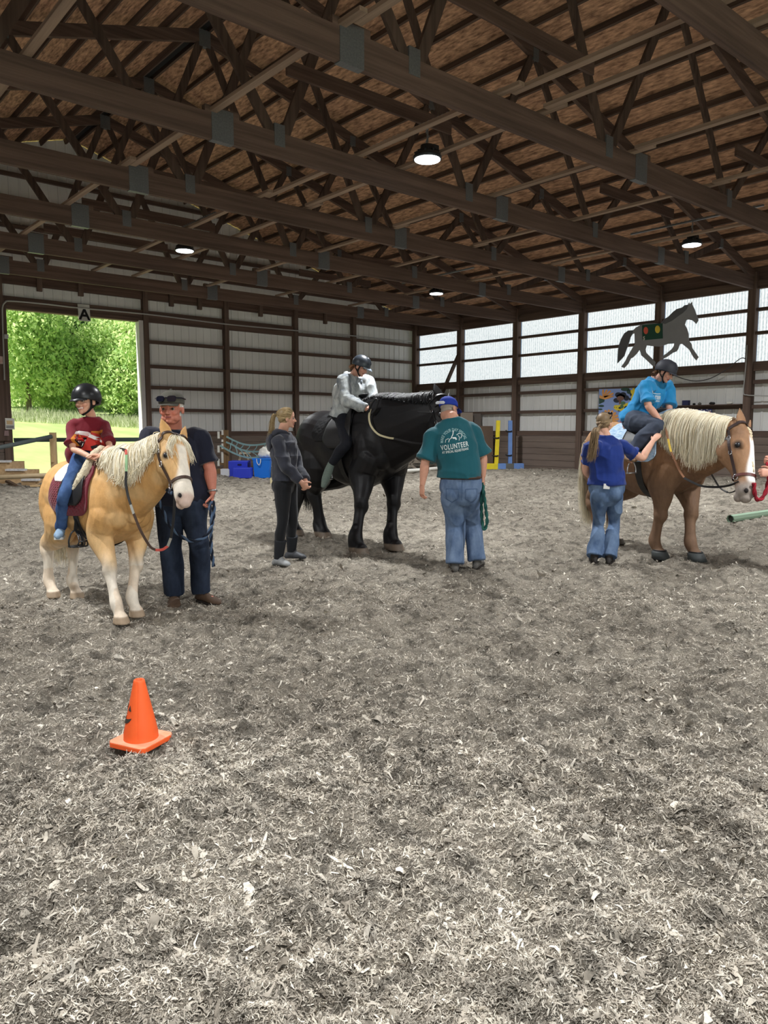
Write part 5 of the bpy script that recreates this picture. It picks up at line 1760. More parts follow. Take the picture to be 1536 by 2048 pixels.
lift(logo([(-10,64),(86,78),(92,54),(40,40),(0,46)], PO, 'car_roof'), 0.003)
lift(logo(circ(-52,-34,30,46), PK, 'car_tyre'), 0.006)
lift(logo(circ(-48,-36,19,32), PW, 'car_wheel'), 0.008)
lift(logo(circ(-46,-37,10,22), PK, 'car_hub'), 0.010)
lift(logo([(30,-66),(104,-50),(100,-70),(40,-92)], PK, 'car_grille'), 0.005)

# ---- man in navy behind the pony's head
J = dict(pelvis=P(362,985,6.33), chest=P(352,905,6.32), neck=P(347,862,6.33), head=P(343,818,6.25),
         ls=P(396,876,6.32), rs=P(301,874,6.30), le=P(419,935,6.30), re=P(292,938,6.12), lw=P(425,985,6.24), rw=P(318,972,5.98),
         lk=P(397,1090,6.25), rk=P(341,1093,6.25), la=P(404,1186,6.36), ra=P(349,1190,6.32), lt=P(437,1202,6.22), rt=P(347,1213,6.08))
J['lh'] = P(384,995,6.33); J['rh'] = P(342,996,6.33)
NAVY = person('man in navy t-shirt and grey cap standing behind the palomino pony, holding a coiled rope', J, 1.02, (198,128,108), 1.34, 1.45, 1.12, 1.1, 1.18, 0.245,
              head_f=cdir(-0.10,-0.99,-0.03), head_u=cdir(-0.02,0,1), sh_dir=cdir(0.99,-0.08), hip_dir=cdir(0.97,0.15), shw=0.205, brow=(150,120,100), lip=(170,98,92), hair_paint=(206,200,190), face_w=1.16, jowl=1.0,
              hands=dict(l=dict(d=cdir(-0.12,-0.15,-1), pn=cdir(-0.9,-0.3), th=cdir(-0.2,-0.95), curl=0.75), r=dict(d=cdir(0.6,-0.7,0.1), pn=cdir(0.6,0.5,0), th=UP, curl=0.85)))
NAVYC = mat('navy_jersey', srgb(22,26,44), 0.85, var=0.08, vscale=(10,10,10), sheen=0.2)
def f(B):
    NAVY['torso'](B, 0.022, -0.10, dome=False)
    B.ell(J['pelvis'].lerp(J['chest'], 0.42) + NAVY['sf']*0.07, NAVY['sl']*0.17, NAVY['sf']*0.13, UP*0.16)
    for s in (1, -1): NAVY['arm'](B, s, 0.020, 0.86, 0.016, dome='start')
cloth(NAVY, 'tshirt', f, NAVYC, 0.0075, 0.024, 8, 11)
def jeans(K, material, g=0.014, flare=0.012, amp=0.026, seed=21, knee_g=0.006, t1=1.97, wide=1.0):
    J = K['J']
    def f(B):
        for s in (1, -1): K['leg'](B, s, g, t1, flare, knee_g, dome='start')
        B.sloft([(J['pelvis'] - UP*0.09, K['hl']*0.13*K['G']*wide, K['hf']*0.10*K['D']), (J['pelvis'] - UP*0.01, K['hl']*0.172*K['G']*wide, K['hf']*0.118*K['D']), (J['pelvis'] + UP*0.12, K['hl']*0.158*K['G'], K['hf']*0.118*K['D'])], 24, 4)
        for s in (1,-1): B.ell(J['pelvis'] + K['hl']*s*0.08*wide - K['hf']*0.055*K['D'] - UP*0.05, K['hl']*0.09, K['hf']*0.075, UP*0.09)
    return cloth(K, 'jeans', f, material, 0.0075, amp, 9, seed, stretch=(0,0,1))
jeans(NAVY, DENIM_D, 0.014, 0.018, seed=22, knee_g=0.010)
BOOT_B = mat('brown_work_boot', srgb(84,66,52), 0.75, var=0.15, vscale=(20,20,20)); SOLE_D = mat('dark_sole', srgb(44,38,34), 0.8)
trainers(NAVY, J, 1.0, BOOT_B, SOLE_D, 0.075, 0.055, 'boot')
CAPG = mat('olive_grey_cap', srgb(88,86,78), 0.85, var=0.06, vscale=(30,30,30))
cp = cap(NAVY, CAPG, tilt=-0.02, lift=0.06, brim=0.28, wide=1.14)
L, H, f_, l_, u_ = NAVY['L'], NAVY['H'], NAVY['f'], NAVY['l'], NAVY['u']
LENS = mat('dark_lens', srgb(16,22,38), 0.08, spec=0.8)
sg = MB()
for s in (1,-1):
    c = L(0.425, s*0.165, 0.335); sg.prism([(0.145*H*math.copysign(abs(math.cos(a))**0.6, math.cos(a)), 0.10*H*math.copysign(abs(math.sin(a))**0.6, math.sin(a))) for a in np.linspace(0, 2*math.pi, 24)[:-1]], c, (l_*0.96 - f_*s*0.25).normalized(), (u_*0.95 - f_*0.3).normalized(), 0.012)
    sg.tube([L(0.39, s*0.27, 0.36), L(0.20, s*0.395, 0.35), L(-0.08, s*0.405, 0.31)], 0.006, 6)
sg.tube([L(0.44, 0.05, 0.36), L(0.455, 0, 0.37), L(0.44, -0.05, 0.36)], 0.006, 6)
tag(sg.build('sunglasses', LENS), 'dark sunglasses pushed up on the grey cap of the man in navy', 'sunglasses')
m = MB(); w = J['lw']; ax_ = (J['le']-w).normalized(); sd_ = ax_.cross(FW).normalized(); m.tube([w + ax_*0.012 + (sd_*math.cos(a)*0.036 + sd_.cross(ax_)*math.sin(a)*0.034) for a in np.linspace(0, 2*math.pi, 22)], 0.009, 6, False)
m.build('wristwatch', METAL, NAVY['root'], True)

# ---- woman in the charcoal hoodie
J = dict(pelvis=P(569,962,8.08), chest=P(567,902,8.06), neck=P(566,864,8.08), head=P(574,836,8.04),
         ls=P(578,886,8.24), rs=P(558,886,7.92), le=P(596,934,8.20), re=P(571,934,7.84), lw=P(611,962,8.02), rw=P(602,964,7.88),
         lk=P(585,1042,8.14), rk=P(565,1046,7.98), la=P(583,1102,8.24), ra=P(557,1116,8.02), lt=P(610,1118,8.22), rt=P(578,1134,7.96))
J['lh'] = P(576,968,8.16); J['rh'] = P(566,970,8.0)
HOOD = person('young woman with blonde ponytail in charcoal hoodie and rubber boots, watching beside the black horse', J, 0.97, (216,164,140), 0.98, 1.0, 1.0, 0.96, 0.92, 0.218, fem=True,
              head_f=cdir(0.97,0.22,-0.05), head_u=cdir(0.03,0,1), sh_dir=cdir(-0.20,0.98), hip_dir=cdir(-0.25,0.97), shw=0.165, brow=(130,104,76), lip=(186,116,108), hair_paint=(150,124,86),
              hands=dict(r=dict(d=cdir(0.55,0.35,-0.7), pn=cdir(0.2,0.8,0.3), th=cdir(0.6,0,0.7), size=0.9, curl=0.6), l=dict(d=cdir(0.1,-0.5,-0.8), pn=cdir(-0.6,-0.6,0), th=cdir(0.6,0,0.7), size=0.9, curl=0.6)))
CHAR = mat('charcoal_fleece', srgb(46,48,58), 0.9, var=0.08, vscale=(12,12,12), sheen=0.25)
def f(B):
    HOOD['torso'](B, 0.026, 0.05, dome=False, top=False)
    B.sloft([(HOOD['ch'] + UP*0.08, HOOD['sl']*0.165, HOOD['sf']*0.115), (J['neck'] - UP*0.06, HOOD['sl']*0.15, HOOD['sf']*0.10), (J['neck'] - UP*0.005, HOOD['sl']*0.085, HOOD['sf']*0.085)], 24, 4, False)
    for s in (1, -1): HOOD['arm'](B, s, 0.022, 1.92, 0.004, dome='start')
HSH = cloth(HOOD, 'hoodie', f, CHAR, 0.007, 0.026, 9, 31)
B = Blob(); n_ = J['neck']; sf_, sl_ = HOOD['sf'], HOOD['sl']
B.limb([n_ + sf_*0.075 - UP*0.075 + sl_*0.03, n_ + sf_*0.03 + sl_*0.085 - UP*0.02, n_ - sf_*0.06 + sl_*0.075 + UP*0.0, n_ - sf_*0.10 - UP*0.03, n_ - sf_*0.06 - sl_*0.075, n_ + sf_*0.03 - sl_*0.085 - UP*0.02, n_ + sf_*0.075 - sl_*0.03 - UP*0.075], [0.018,0.026,0.034,0.042,0.034,0.026,0.018])
B.ell(n_ - sf_*0.135 - UP*0.11, sf_*0.045, sl_*0.10, UP*0.10)
me = B.fuse('hood', 0.007, 3); puff(me, 0.012, 12, 4); place('hood', me, CHAR, HSH)
def leggings(K, material, g=0.006, t1=1.9):
    J = K['J']
    def f(B):
        for s in (1, -1): K['leg'](B, s, g, t1)
        B.sloft([(J['pelvis'] - UP*0.08, K['hl']*0.13*K['G'], K['hf']*0.10*K['D']), (J['pelvis'], K['hl']*0.172*K['G'], K['hf']*0.122*K['D']), (J['pelvis'] + K['up_p']*0.10, K['hl']*0.155*K['G'], K['hf']*0.12*K['D']), (J['pelvis'] + K['up_p']*0.17, K['hl']*0.145*K['G'], K['hf']*0.11*K['D'])], 24, 4)
        for s in (1,-1): B.ell(J['pelvis'] + K['hl']*s*0.075 - K['hf']*0.06 - UP*0.05, K['hl']*0.09, K['hf']*0.075, UP*0.095)
    return cloth(K, 'leggings', f, material, 0.0075, 0.004, 10, 6)
leggings(HOOD, BLKCLOTH)
BOOTSH = mat('black_neoprene', srgb(34,36,40), 0.8); GREYR = mat('pale_grey_rubber', srgb(136,138,138), 0.55); GREYR2 = mat('dark_grey_rubber', srgb(72,74,78), 0.55)
for s, rub in ((-1, GREYR), (1, GREYR2)):
    a, t, k_ = J['la' if s > 0 else 'ra'], J['lt' if s > 0 else 'rt'], J['lk' if s > 0 else 'rk']
    B = Blob(); B.limb([a - UP*0.02, a, a.lerp(k_, 0.3), a.lerp(k_, 0.52)], [0.052,0.05,0.060,0.066], dome=False)
    o = place('rubber_boot', B.fuse('rubber_boot', 0.007, 2), BOOTSH, HOOD['root'])
    B = Blob(); shoe(B, a, t, 1.0, 0.085, 0.05, grow=0.004); B.ell(a - UP*0.03, cdir(1,0)*0.058, cdir(0,1)*0.055, UP*0.05)
    place('boot_foot', B.fuse('boot_foot', 0.006, 3), rub, o)
def ponytail(K, hm, tie, tail_pts, n=500, seed=1, r=0.0028, cap_n=700, spread=0.02, rear=True, hl=0.30, side_k=1.0):
    """swept-back hair over the skull, gathered at tie, hanging along tail_pts"""
    L, H, f, u, l = K['L'], K['H'], K['f'], K['u'], K['l']
    root = K['root']
    B = Blob(); B.ell(L(-0.085,0,0.15), f*0.395*H, l*0.352*H, u*0.375*H); B.ell(L(-0.22,0,-0.05), f*0.22*H, l*0.27*H, u*0.24*H)
    hp = place('hair', B.fuse('hair', 0.006, 2), hm, root)
    at = hp.data.attributes.new('tone', 'FLOAT', 'POINT'); at.data.foreach_set('value', np.full(len(hp.data.vertices), 0.3, dtype=np.float32))
    gs = []
    tie = Vector(tie)
    cc = L(-0.075,0,0.13)
    for k in range(25):
        a = lerp(-1.0, 1.0, k/24)
        # hairline from one ear over the forehead to the other
        st = L(0.20 + 0.12*math.cos(a*2.0), 0.36*math.sin(a*1.75)*0.95, hl + 0.06 - 0.42*abs(a)**2.2)
        pts = []
        for q in range(6):
            t = q/5; p = st.lerp(tie, t); dv = p - cc
            x, y, z = dv.dot(f)/(0.405*H), dv.dot(l)/(0.362*H), dv.dot(u)/(0.385*H)
            R = math.sqrt(x*x+y*y+z*z)
            if q < 5: p = cc + dv*(1.0/max(R, 0.2))*1.0 if R < 1.0 or True else p
            pts.append(p)
        gs.append(pts)
    strands('hair_strands', gs, hm, hp, cap_n, r*1.15, 0.0035, seed, taper=0.7)
    strands('ponytail', [[Vector(p) + l*(q*spread) for p in tail_pts] for q in (-1,0,1)], hm, hp, n, r, 0.014, seed+1, wave=0.010)
    m = MB(); dv = (Vector(tail_pts[1]) - Vector(tail_pts[0])).normalized(); m.lathe(tie, [(0.018,-0.012),(0.023,0),(0.018,0.012)], 14, dv); m.build('hair_tie', WEBB, hp, True)
BLOND = hair_mat('dark_blonde_hair', srgb(112,90,58), srgb(206,182,136))
BLOND2 = hair_mat('light_brown_hair', srgb(104,84,60), srgb(180,154,120))
ponytail(HOOD, BLOND, P(551,829,8.05), [P(552,829,8.05), P(547,832,8.05), P(544,846,8.05), P(543,862,8.04), P(539,874,8.04)], seed=41)

# ---- rider in the pale hoodie on the black horse
J = dict(pelvis=P(692,834,9.62), chest=P(700,786,9.58), neck=P(708,752,9.54), head=P(722,733,9.42),
         ls=P(733,764,9.66), rs=P(688,762,9.36), le=P(744,796,9.50), re=P(692,798,9.22), lw=P(744,815,9.24), rw=P(734,818,9.14),
         lh=P(700,838,9.72), rh=P(688,840,9.50), lk=P(752,878,9.6), rk=P(692,888,9.12), la=P(740,930,9.75), ra=P(661,930,9.20), lt=P(760,948,9.55), rt=P(647,972,9.12), base=1.3)
RID = person('rider in black helmet and pale grey tie-dye hoodie on the tall black horse, looking down', J, 0.98, (214,160,138), 1.22, 1.3, 1.1, 1.05, 1.05, 0.225, fem=True,
             head_f=cdir(0.80,-0.34,-0.50), head_u=cdir(0.45,-0.2,0.85), sh_dir=cdir(0.80,0.60), hip_dir=cdir(0.77,0.64), shw=0.18, brow=(120,92,70), lip=(180,108,100), hair_paint=(140,104,78),
             hands=dict(r=dict(d=cdir(0.85,-0.1,0.1), pn=cdir(0.4,0.7,-0.3), th=cdir(0.2,-0.2,0.9), size=0.95, curl=0.95), l=dict(d=cdir(0.5,-0.6,0.1), pn=cdir(-0.5,-0.5,-0.3), th=cdir(0.1,-0.2,0.9), size=0.95, curl=0.95)))
TIEDYE = mat('tie_dye_fleece', srgb(88,98,110), 0.9, vscale=(12,12,6), col2=srgb(206,210,208), detail=5, sheen=0.2)
def f(B):
    RID['torso'](B, 0.034, 0.02, dome=False)
    B.ell(J['pelvis'].lerp(J['chest'], 0.5) + RID['sf']*0.05, RID['sl']*0.18, RID['sf']*0.14, UP*0.16)
    for s in (1, -1): RID['arm'](B, s, 0.030, 1.93, -0.006, dome='start')
RSH = cloth(RID, 'hoodie', f, TIEDYE, 0.008, 0.034, 8, 51)
B = Blob(); n_ = J['neck']; sf_, sl_ = RID['sf'], RID['sl']
B.limb([n_ + sf_*0.06 + sl_*0.06 - UP*0.06, n_ + sl_*0.095 - UP*0.02, n_ - sf_*0.085 + sl_*0.06 - UP*0.01, n_ - sf_*0.12 - UP*0.03, n_ - sf_*0.085 - sl_*0.06 - UP*0.01, n_ - sl_*0.095 - UP*0.02, n_ + sf_*0.06 - sl_*0.06 - UP*0.06], [0.025,0.034,0.042,0.05,0.042,0.034,0.025])
me = B.fuse('hood', 0.008, 3); puff(me, 0.014, 12, 5); place('hood', me, TIEDYE, RSH)
leggings(RID, mat('black_riding_tights', srgb(22,24,32), 0.8), 0.012, 1.86)
SOCKG = mat('grey_green_sock', srgb(104,116,108), 0.95, var=0.15, vscale=(60,60,60), bump=0.4, bscale=200)
for s in (1,-1):
    B = Blob(); a, t = J['la' if s > 0 else 'ra'], J['lt' if s > 0 else 'rt']; k_ = J['lk' if s > 0 else 'rk']; dn = (a-k_).normalized()
    B.limb([a.lerp(k_, 0.03), a.lerp(t, 0.30), a.lerp(t, 0.70), t], [0.045,0.052,0.050,0.032])
    place('sock', B.fuse('sock', 0.006, 3), SOCKG, RID['root'])
strands('hair', [[RID['L'](-0.34,y,-0.06), RID['L'](-0.44,y*1.2,-0.16), RID['L'](-0.50,y*1.3,-0.28), RID['L'](-0.47,y,-0.40)] for y in (-0.16,0,0.16)], hair_mat('reddish_hair', srgb(120,84,58), srgb(176,132,98)), RID['root'], 180, 0.004, 0.010, 74)
helmet(RID, mat('blue_grey_helmet', srgb(58,66,76), 0.38, spec=0.45), visor=0.20, vents=3, tilt=0.0, visor_mat=mat('pale_peak', srgb(146,156,168), 0.3), size=1.06)

# ---- volunteer in teal, seen from behind
J = dict(pelvis=P(921,975,7.55), chest=P(911,890,7.55), neck=P(903,838,7.58), head=P(898,818,7.72),
         ls=P(868,873,7.56), rs=P(943,861,7.60), le=P(851,922,7.52), re=P(965,912,7.62), lw=P(845,968,7.50), rw=P(966,952,7.60),
         lk=P(911,1052,7.66), rk=P(944,1046,7.80), la=P(910,1128,7.56), ra=P(953,1122,7.70), lt=P(905,1138,7.82), rt=P(962,1130,7.95))
J['lh'] = P(907,985,7.55); J['rh'] = P(937,984,7.57)
TEAL = person('volunteer in teal shirt and blue cap seen from behind, at the black horse head', J, 1.02, (206,152,128), 1.22, 1.25, 1.02, 1.06, 1.06, 0.235,
              head_f=cdir(0.74,0.62,-0.28), head_u=cdir(-0.16,0.15,0.95), sh_dir=cdir(-0.98,0.05,-0.12), hip_dir=cdir(-0.99,0.08), shw=0.205, hair_paint=(150,140,130),
              hands=dict(l=dict(d=cdir(-0.05,0.1,-1), pn=cdir(0.75,0.4,0), th=cdir(0.3,0.9), curl=0.4, spread=1.0), r=dict(d=cdir(0.05,0.15,-1), pn=cdir(-0.8,0.3), th=cdir(-0.2,0.9), curl=0.8)))
TEALC = mat('teal_jersey', srgb(22,88,100), 0.85, var=0.05, vscale=(9,9,9), sheen=0.2)
def f(B):
    TEAL['torso'](B, 0.026, 0.5, dome=False)
    B.sloft([(J['pelvis'] + UP*0.115, TEAL['hl']*0.205, TEAL['hf']*0.165), (J['pelvis'] + UP*0.18, TEAL['hl']*0.212, TEAL['hf']*0.17), (J['chest'], TEAL['sl']*0.205, TEAL['sf']*0.155)], 24, 4, False)
    for s in (1, -1): TEAL['arm'](B, s, 0.026, 0.95, 0.026, dome='start')
TSH = cloth(TEAL, 'tshirt', f, TEALC, 0.0075, 0.024, 6, 61)
tj = jeans(TEAL, DENIM_B, 0.022, 0.020, seed=62, knee_g=0.010)
m = MB(); c = J['pelvis'] + UP*0.105
m.tube([c + TEAL['hl']*0.198*math.cos(a) + TEAL['hf']*0.152*math.sin(a) for a in np.linspace(0, 2*math.pi, 40)], 0.017, 6, False); m.build('belt', BROWNL, TEAL['root'], True)
trainers(TEAL, J, 1.0, mat('grey_trainer', srgb(92,90,86), 0.8, var=0.2, vscale=(30,30,30)), SOLE_D, 0.075, 0.05, 'shoe')
WHITE_C = mat('white_patch', srgb(216,220,226), 0.8)
ROYAL = mat('royal_blue_cap', srgb(34,58,158), 0.8, var=0.06, vscale=(30,30,30))
tc = cap(TEAL, ROYAL, tilt=-0.02, lift=-0.02)
print_on(None, tc, '', TEAL['L'](-0.40,0.16,0.20), RT, UP, -FW, 0.03, WHITE_C, 'cap_patch', vs=[(-0.045,-0.012),(0.035,-0.012),(0.045,0.004),(0.03,0.018),(-0.03,0.018),(-0.048,0.004)], fs=[(0,1,2,3,4,5)])
back = -cdir(0.06,0.99,0.06).normalized(); rr_ = UP.cross(back); rr_ = Vector((RT.x, RT.y, 0)) + UP*0.17; rr_.normalize()
up_ = back.cross(rr_); up_ = up_ if up_.z > 0 else -up_
pc = P(909,891,7.4)
print_on(None, TSH, 'VOLUNTEER', pc - up_*0.028, rr_, up_, back, 0.070, WHITEPRINT, 'lettering', 1.15, 0.0012, width=0.275)
print_on(None, TSH, 'AT SPECIAL EQUESTRIANS', pc - up_*0.062, rr_, up_, back, 0.032, WHITEPRINT, 'lettering', 1.15, 0.0008, width=0.262)
print_on(None, TSH, 'MAKE YOUR DAY SPECIAL', pc + up_*0.035, rr_, up_, back, 0.040, mat('grey_print', srgb(150,186,190), 0.8), 'lettering', 1.1, 0.0012, width=0.315, arc=0.105)
def ribbon(pts, w):
    vs, fs = [], []
    for i, (x, y) in enumerate(pts):
        a, b = pts[max(i-1,0)], pts[min(i+1,len(pts)-1)]; tx, ty = b[0]-a[0], b[1]-a[1]; l_ = math.hypot(tx, ty) or 1
        vs += [(x - ty/l_*w, y + tx/l_*w), (x + ty/l_*w, y - tx/l_*w)]
    fs = [(2*i, 2*i+1, 2*i+3, 2*i+2) for i in range(len(pts)-1)]
    return vs, fs
LV, LF_ = [], []
for q, w in (([(-0.085,0.0),(-0.075,0.028),(-0.045,0.036)],0.0025), ([(-0.052,0.0),(-0.04,0.026),(-0.012,0.038),(0.02,0.030)],0.003), ([(-0.02,0.038),(0.0,0.066),(0.008,0.088)],0.004), ([(0.002,0.092),(0.012,0.094),(0.012,0.102),(0.004,0.102)],0.004),
             ([(0.035,0.056),(0.06,0.068),(0.082,0.062),(0.086,0.04),(0.07,0.018)],0.003), ([(0.05,0.05),(0.06,0.03),(0.052,0.0)],0.0025), ([(-0.005,0.034),(0.022,0.03),(0.026,0.012)],0.008)):
    v, f_2 = ribbon(q, w); LF_ += [tuple(i+len(LV) for i in ff_) for ff_ in f_2]; LV += v
print_on(None, TSH, '', pc + up_*0.042, rr_, up_, back, 0.05, WHITEPRINT, 'horse_emblem', vs=LV, fs=LF_)
for s in (1,-1):   # back pockets of the jeans
    c = J['pelvis'] + TEAL['hl']*s*0.095 - UP*0.055
    q = [(-0.06,0.05),(0.06,0.05),(0.058,-0.05),(0,-0.085),(-0.058,-0.05),(-0.06,0.05)]
    v, f_2 = ribbon(q, 0.0035); print_on(None, tj, '', c, RT, UP, -FW, 0.05, mat('pocket_seam', srgb(70,92,126), 0.85), 'pocket', vs=v, fs=f_2)
v, f_2 = ribbon([(0.0,0.09),(0.0,0.0),(0.0,-0.12)], 0.003); print_on(None, tj, '', J['pelvis'], RT, UP, -FW, 0.05, MATS['pocket_seam'], 'seam', vs=v, fs=f_2)

# ---- rider in bright blue on the brown horse
J = dict(pelvis=P(1272,836,8.98), chest=P(1296,797,8.90), neck=P(1312,757,8.84), head=P(1331,744,8.72),
         ls=P(1337,776,8.94), rs=P(1291,775,8.70), le=P(1338,818,8.82), re=P(1297,812,8.52), lw=P(1340,842,8.62), rw=P(1322,844,8.46),
         lh=P(1282,842,9.06), rh=P(1268,842,8.86), lk=P(1350,858,8.7), rk=P(1314,853,8.46), la=P(1330,915,8.95), ra=P(1254,908,8.58), lt=P(1345,935,8.7), rt=P(1268,934,8.36), base=1.1)
BLU = person('rider in black helmet and bright blue t-shirt on the brown horse, leaning forward', J, 0.96, (220,166,144), 1.12, 1.2, 1.08, 1.08, 1.0, 0.225, fem=True,
             head_f=cdir(0.66,-0.52,-0.46), head_u=cdir(0.36,-0.25,0.88), sh_dir=cdir(0.86,0.50), hip_dir=cdir(0.87,0.48), shw=0.18, brow=(110,84,62), lip=(178,104,98), hair_paint=(150,112,80),
             hands=dict(r=dict(d=cdir(0.80,-0.15,-0.55), pn=cdir(0.3,0.7,-0.4), th=cdir(0.5,-0.3,0.5), curl=0.55), l=dict(d=cdir(0.4,-0.6,-0.3), pn=cdir(-0.5,-0.5,-0.3), th=cdir(0.1,-0.2,0.9), curl=0.9)))
BRBLUE = mat('bright_blue_jersey', srgb(32,134,190), 0.85, var=0.05, vscale=(9,9,9), sheen=0.2)
def f(B):
    BLU['torso'](B, 0.024, -0.06, dome=False)
    B.ell(J['pelvis'].lerp(J['chest'], 0.5) + BLU['sf']*0.03, BLU['sl']*0.17, BLU['sf']*0.125, UP*0.15)
    for s in (1, -1): BLU['arm'](B, s, 0.024, 0.85, 0.022, dome='start')
USH = cloth(BLU, 'tshirt', f, BRBLUE, 0.0075, 0.026, 9, 71)
cloth(BLU, 'trousers', lambda B: ([BLU['leg'](B, s, 0.022, 1.9, 0.012, dome='start') for s in (1,-1)], B.sloft([(J['pelvis'] - UP*0.08, BLU['hl']*0.14, BLU['hf']*0.13), (J['pelvis'], BLU['hl']*0.195, BLU['hf']*0.15), (J['pelvis'] + BLU['up_p']*0.10, BLU['hl']*0.17, BLU['hf']*0.135)], 24, 4)), GREYPANT, 0.0075, 0.028, 9, 72)
TANB = mat('tan_suede_boot', srgb(150,122,94), 0.9, var=0.12, vscale=(25,25,25))
for s in (1,-1):
    a, t, k_ = J['la' if s > 0 else 'ra'], J['lt' if s > 0 else 'rt'], J['lk' if s > 0 else 'rk']
    B = Blob(); shoe(B, a, t, 1.0, 0.085, 0.05, grow=0.004); B.limb([a - UP*0.03, a, a.lerp(k_, 0.25)], [0.05,0.05,0.055], dome=False)
    o = place('boot', B.fuse('boot', 0.006, 3), TANB, BLU['root'])
helmet(BLU, mat('charcoal_helmet', srgb(52,54,62), 0.6), visor=0.10, vents=2, size=1.08)
m = MB(); L = BLU['L']
strands('hair', [[L(-0.36,y,-0.12), L(-0.46,y*1.2,-0.24), L(-0.50,y,-0.36), L(-0.44,y,-0.46)] for y in (-0.14,0,0.14)], hair_mat('auburn_hair', srgb(104,70,46), srgb(156,112,76)), BLU['root'], 160, 0.004, 0.008, 73)
sf_ = (BLU['sf']*0.9 + UP*0.1).normalized(); rr2 = UP.cross(sf_).normalized(); up2 = sf_.cross(rr2); pc = P(1338,806,8.55)
print_on(None, USH, 'VOLUNTEER', pc, rr2, up2, sf_, 0.056, WHITEPRINT, 'lettering', 1.0, 0.0015, width=0.20)
print_on(None, USH, 'AT SPECIAL EQUESTRIANS', pc - up2*0.03 - rr2*0.01, rr2, up2, sf_, 0.028, WHITEPRINT, 'lettering', 1.05, 0.0005, width=0.20)
v, f_2 = ribbon([(-0.09,0.05),(-0.03,0.058),(0.03,0.05),(0.09,0.054)], 0.0035); print_on(None, USH, '', pc + up2*0.008, rr2, up2, sf_, 0.05, WHITEPRINT, 'emblem', vs=v, fs=f_2)
v = circ(-0.085, 0.075, 0.018, 0.018); print_on(None, USH, '', pc + up2*0.008, rr2, up2, sf_, 0.05, WHITEPRINT, 'emblem', vs=v, fs=[tuple(range(20))])

# ---- woman in royal blue, from behind, steadying the rider
J = dict(pelvis=P(1213,978,8.10), chest=P(1211,918,8.10), neck=P(1211,874,8.14), head=P(1209,846,8.22),
         ls=P(1180,896,8.08), rs=P(1243,892,8.20), le=P(1172,942,8.25), re=P(1284,916,8.26), lw=P(1200,968,8.5), rw=P(1306,882,8.34),
         lk=P(1196,1050,8.20), rk=P(1228,1048,8.24), la=P(1189,1112,8.06), ra=P(1218,1114,8.06), lt=P(1184,1116,8.30), rt=P(1224,1118,8.30))
J['lh'] = P(1200,988,8.1); J['rh'] = P(1228,987,8.14)
ROY = person('woman with long ponytail in royal blue top and flared jeans, reaching up to the rider', J, 0.96, (222,172,148), 1.12, 1.12, 1.05, 1.0, 0.98, 0.222, fem=True,
             head_f=cdir(0.70,0.70,0.02), head_u=cdir(-0.04,-0.05,1), sh_dir=cdir(-0.93,0.36), hip_dir=cdir(-0.97,0.20), shw=0.175, hair_paint=(150,126,92),
             hands=dict(r=dict(d=cdir(0.62,0.2,0.65), pn=cdir(0.4,0.6,-0.5), th=cdir(-0.6,0.3,0.6), size=0.95, curl=0.55), l=dict(d=cdir(0.6,0.6,0), pn=cdir(0.3,0.2,-0.8), th=cdir(0,0,1), curl=0.5)))
ROYC = mat('royal_blue_jersey', srgb(24,50,124), 0.85, var=0.05, vscale=(9,9,9), sheen=0.2)
def f(B):
    ROY['torso'](B, 0.024, 0.30, dome=False); B.sloft([(J['pelvis'] + UP*0.055, ROY['hl']*0.20, ROY['hf']*0.158), (J['pelvis'] + UP*0.12, ROY['hl']*0.188, ROY['hf']*0.15), (J['pelvis'] + UP*0.2, ROY['hl']*0.172, ROY['hf']*0.135)], 24, 4, False)
    for s in (1, -1): ROY['arm'](B, s, 0.020, 0.62, 0.016, dome='start')
cloth(ROY, 'polo_shirt', f, ROYC, 0.0075, 0.024, 9, 81)
rj = jeans(ROY, DENIM_M, 0.006, 0.048, seed=82, knee_g=0.0, t1=2.0)
trainers(ROY, J, 0.95, mat('dark_boot', srgb(54,50,48), 0.7), SOLE_D, 0.07, 0.042, 'shoe', laces=False)
ponytail(ROY, BLOND2, P(1194,857,8.06), [P(1194,857,8.05), P(1190,864,7.99), P(1188,884,7.96), P(1185,905,7.96), P(1181,922,7.97)], n=650, seed=83, spread=0.03)
L, H, f_, l_, u_ = ROY['L'], ROY['H'], ROY['f'], ROY['l'], ROY['u']
sg = MB()
for s in (1,-1):
    sg.prism([(0.12*H*math.copysign(abs(math.cos(a))**0.6, math.cos(a)), 0.09*H*math.copysign(abs(math.sin(a))**0.6, math.sin(a))) for a in np.linspace(0, 2*math.pi, 24)[:-1]], L(0.27, s*0.15, 0.47), (l_*0.96 - f_*s*0.25).normalized(), (u_*0.6 - f_*0.75).normalized(), 0.010)
    sg.tube([L(0.22, s*0.28, 0.48), L(0.0, s*0.385, 0.36), L(-0.16, s*0.38, 0.22)], 0.005, 6)
sg.tube([L(0.30, 0.05, 0.48), L(0.31, 0, 0.49), L(0.30, -0.05, 0.48)], 0.005, 6)
tag(sg.build('sunglasses', LENS), 'dark sunglasses on top of the head of the woman in royal blue', 'sunglasses')
m = MB(); q = P(1213,976,7.955); m.box((-0.033,-0.006,-0.02),(0.033,0.006,0.035)); o = m.build('folded_paper', mat('paper', srgb(225,225,222), 0.8)); o.location = q + UP*0.01; o.rotation_euler = (0.1,0.06,-YAW)
tag(o, 'white folded paper sticking out of the back pocket of flared jeans', 'paper')

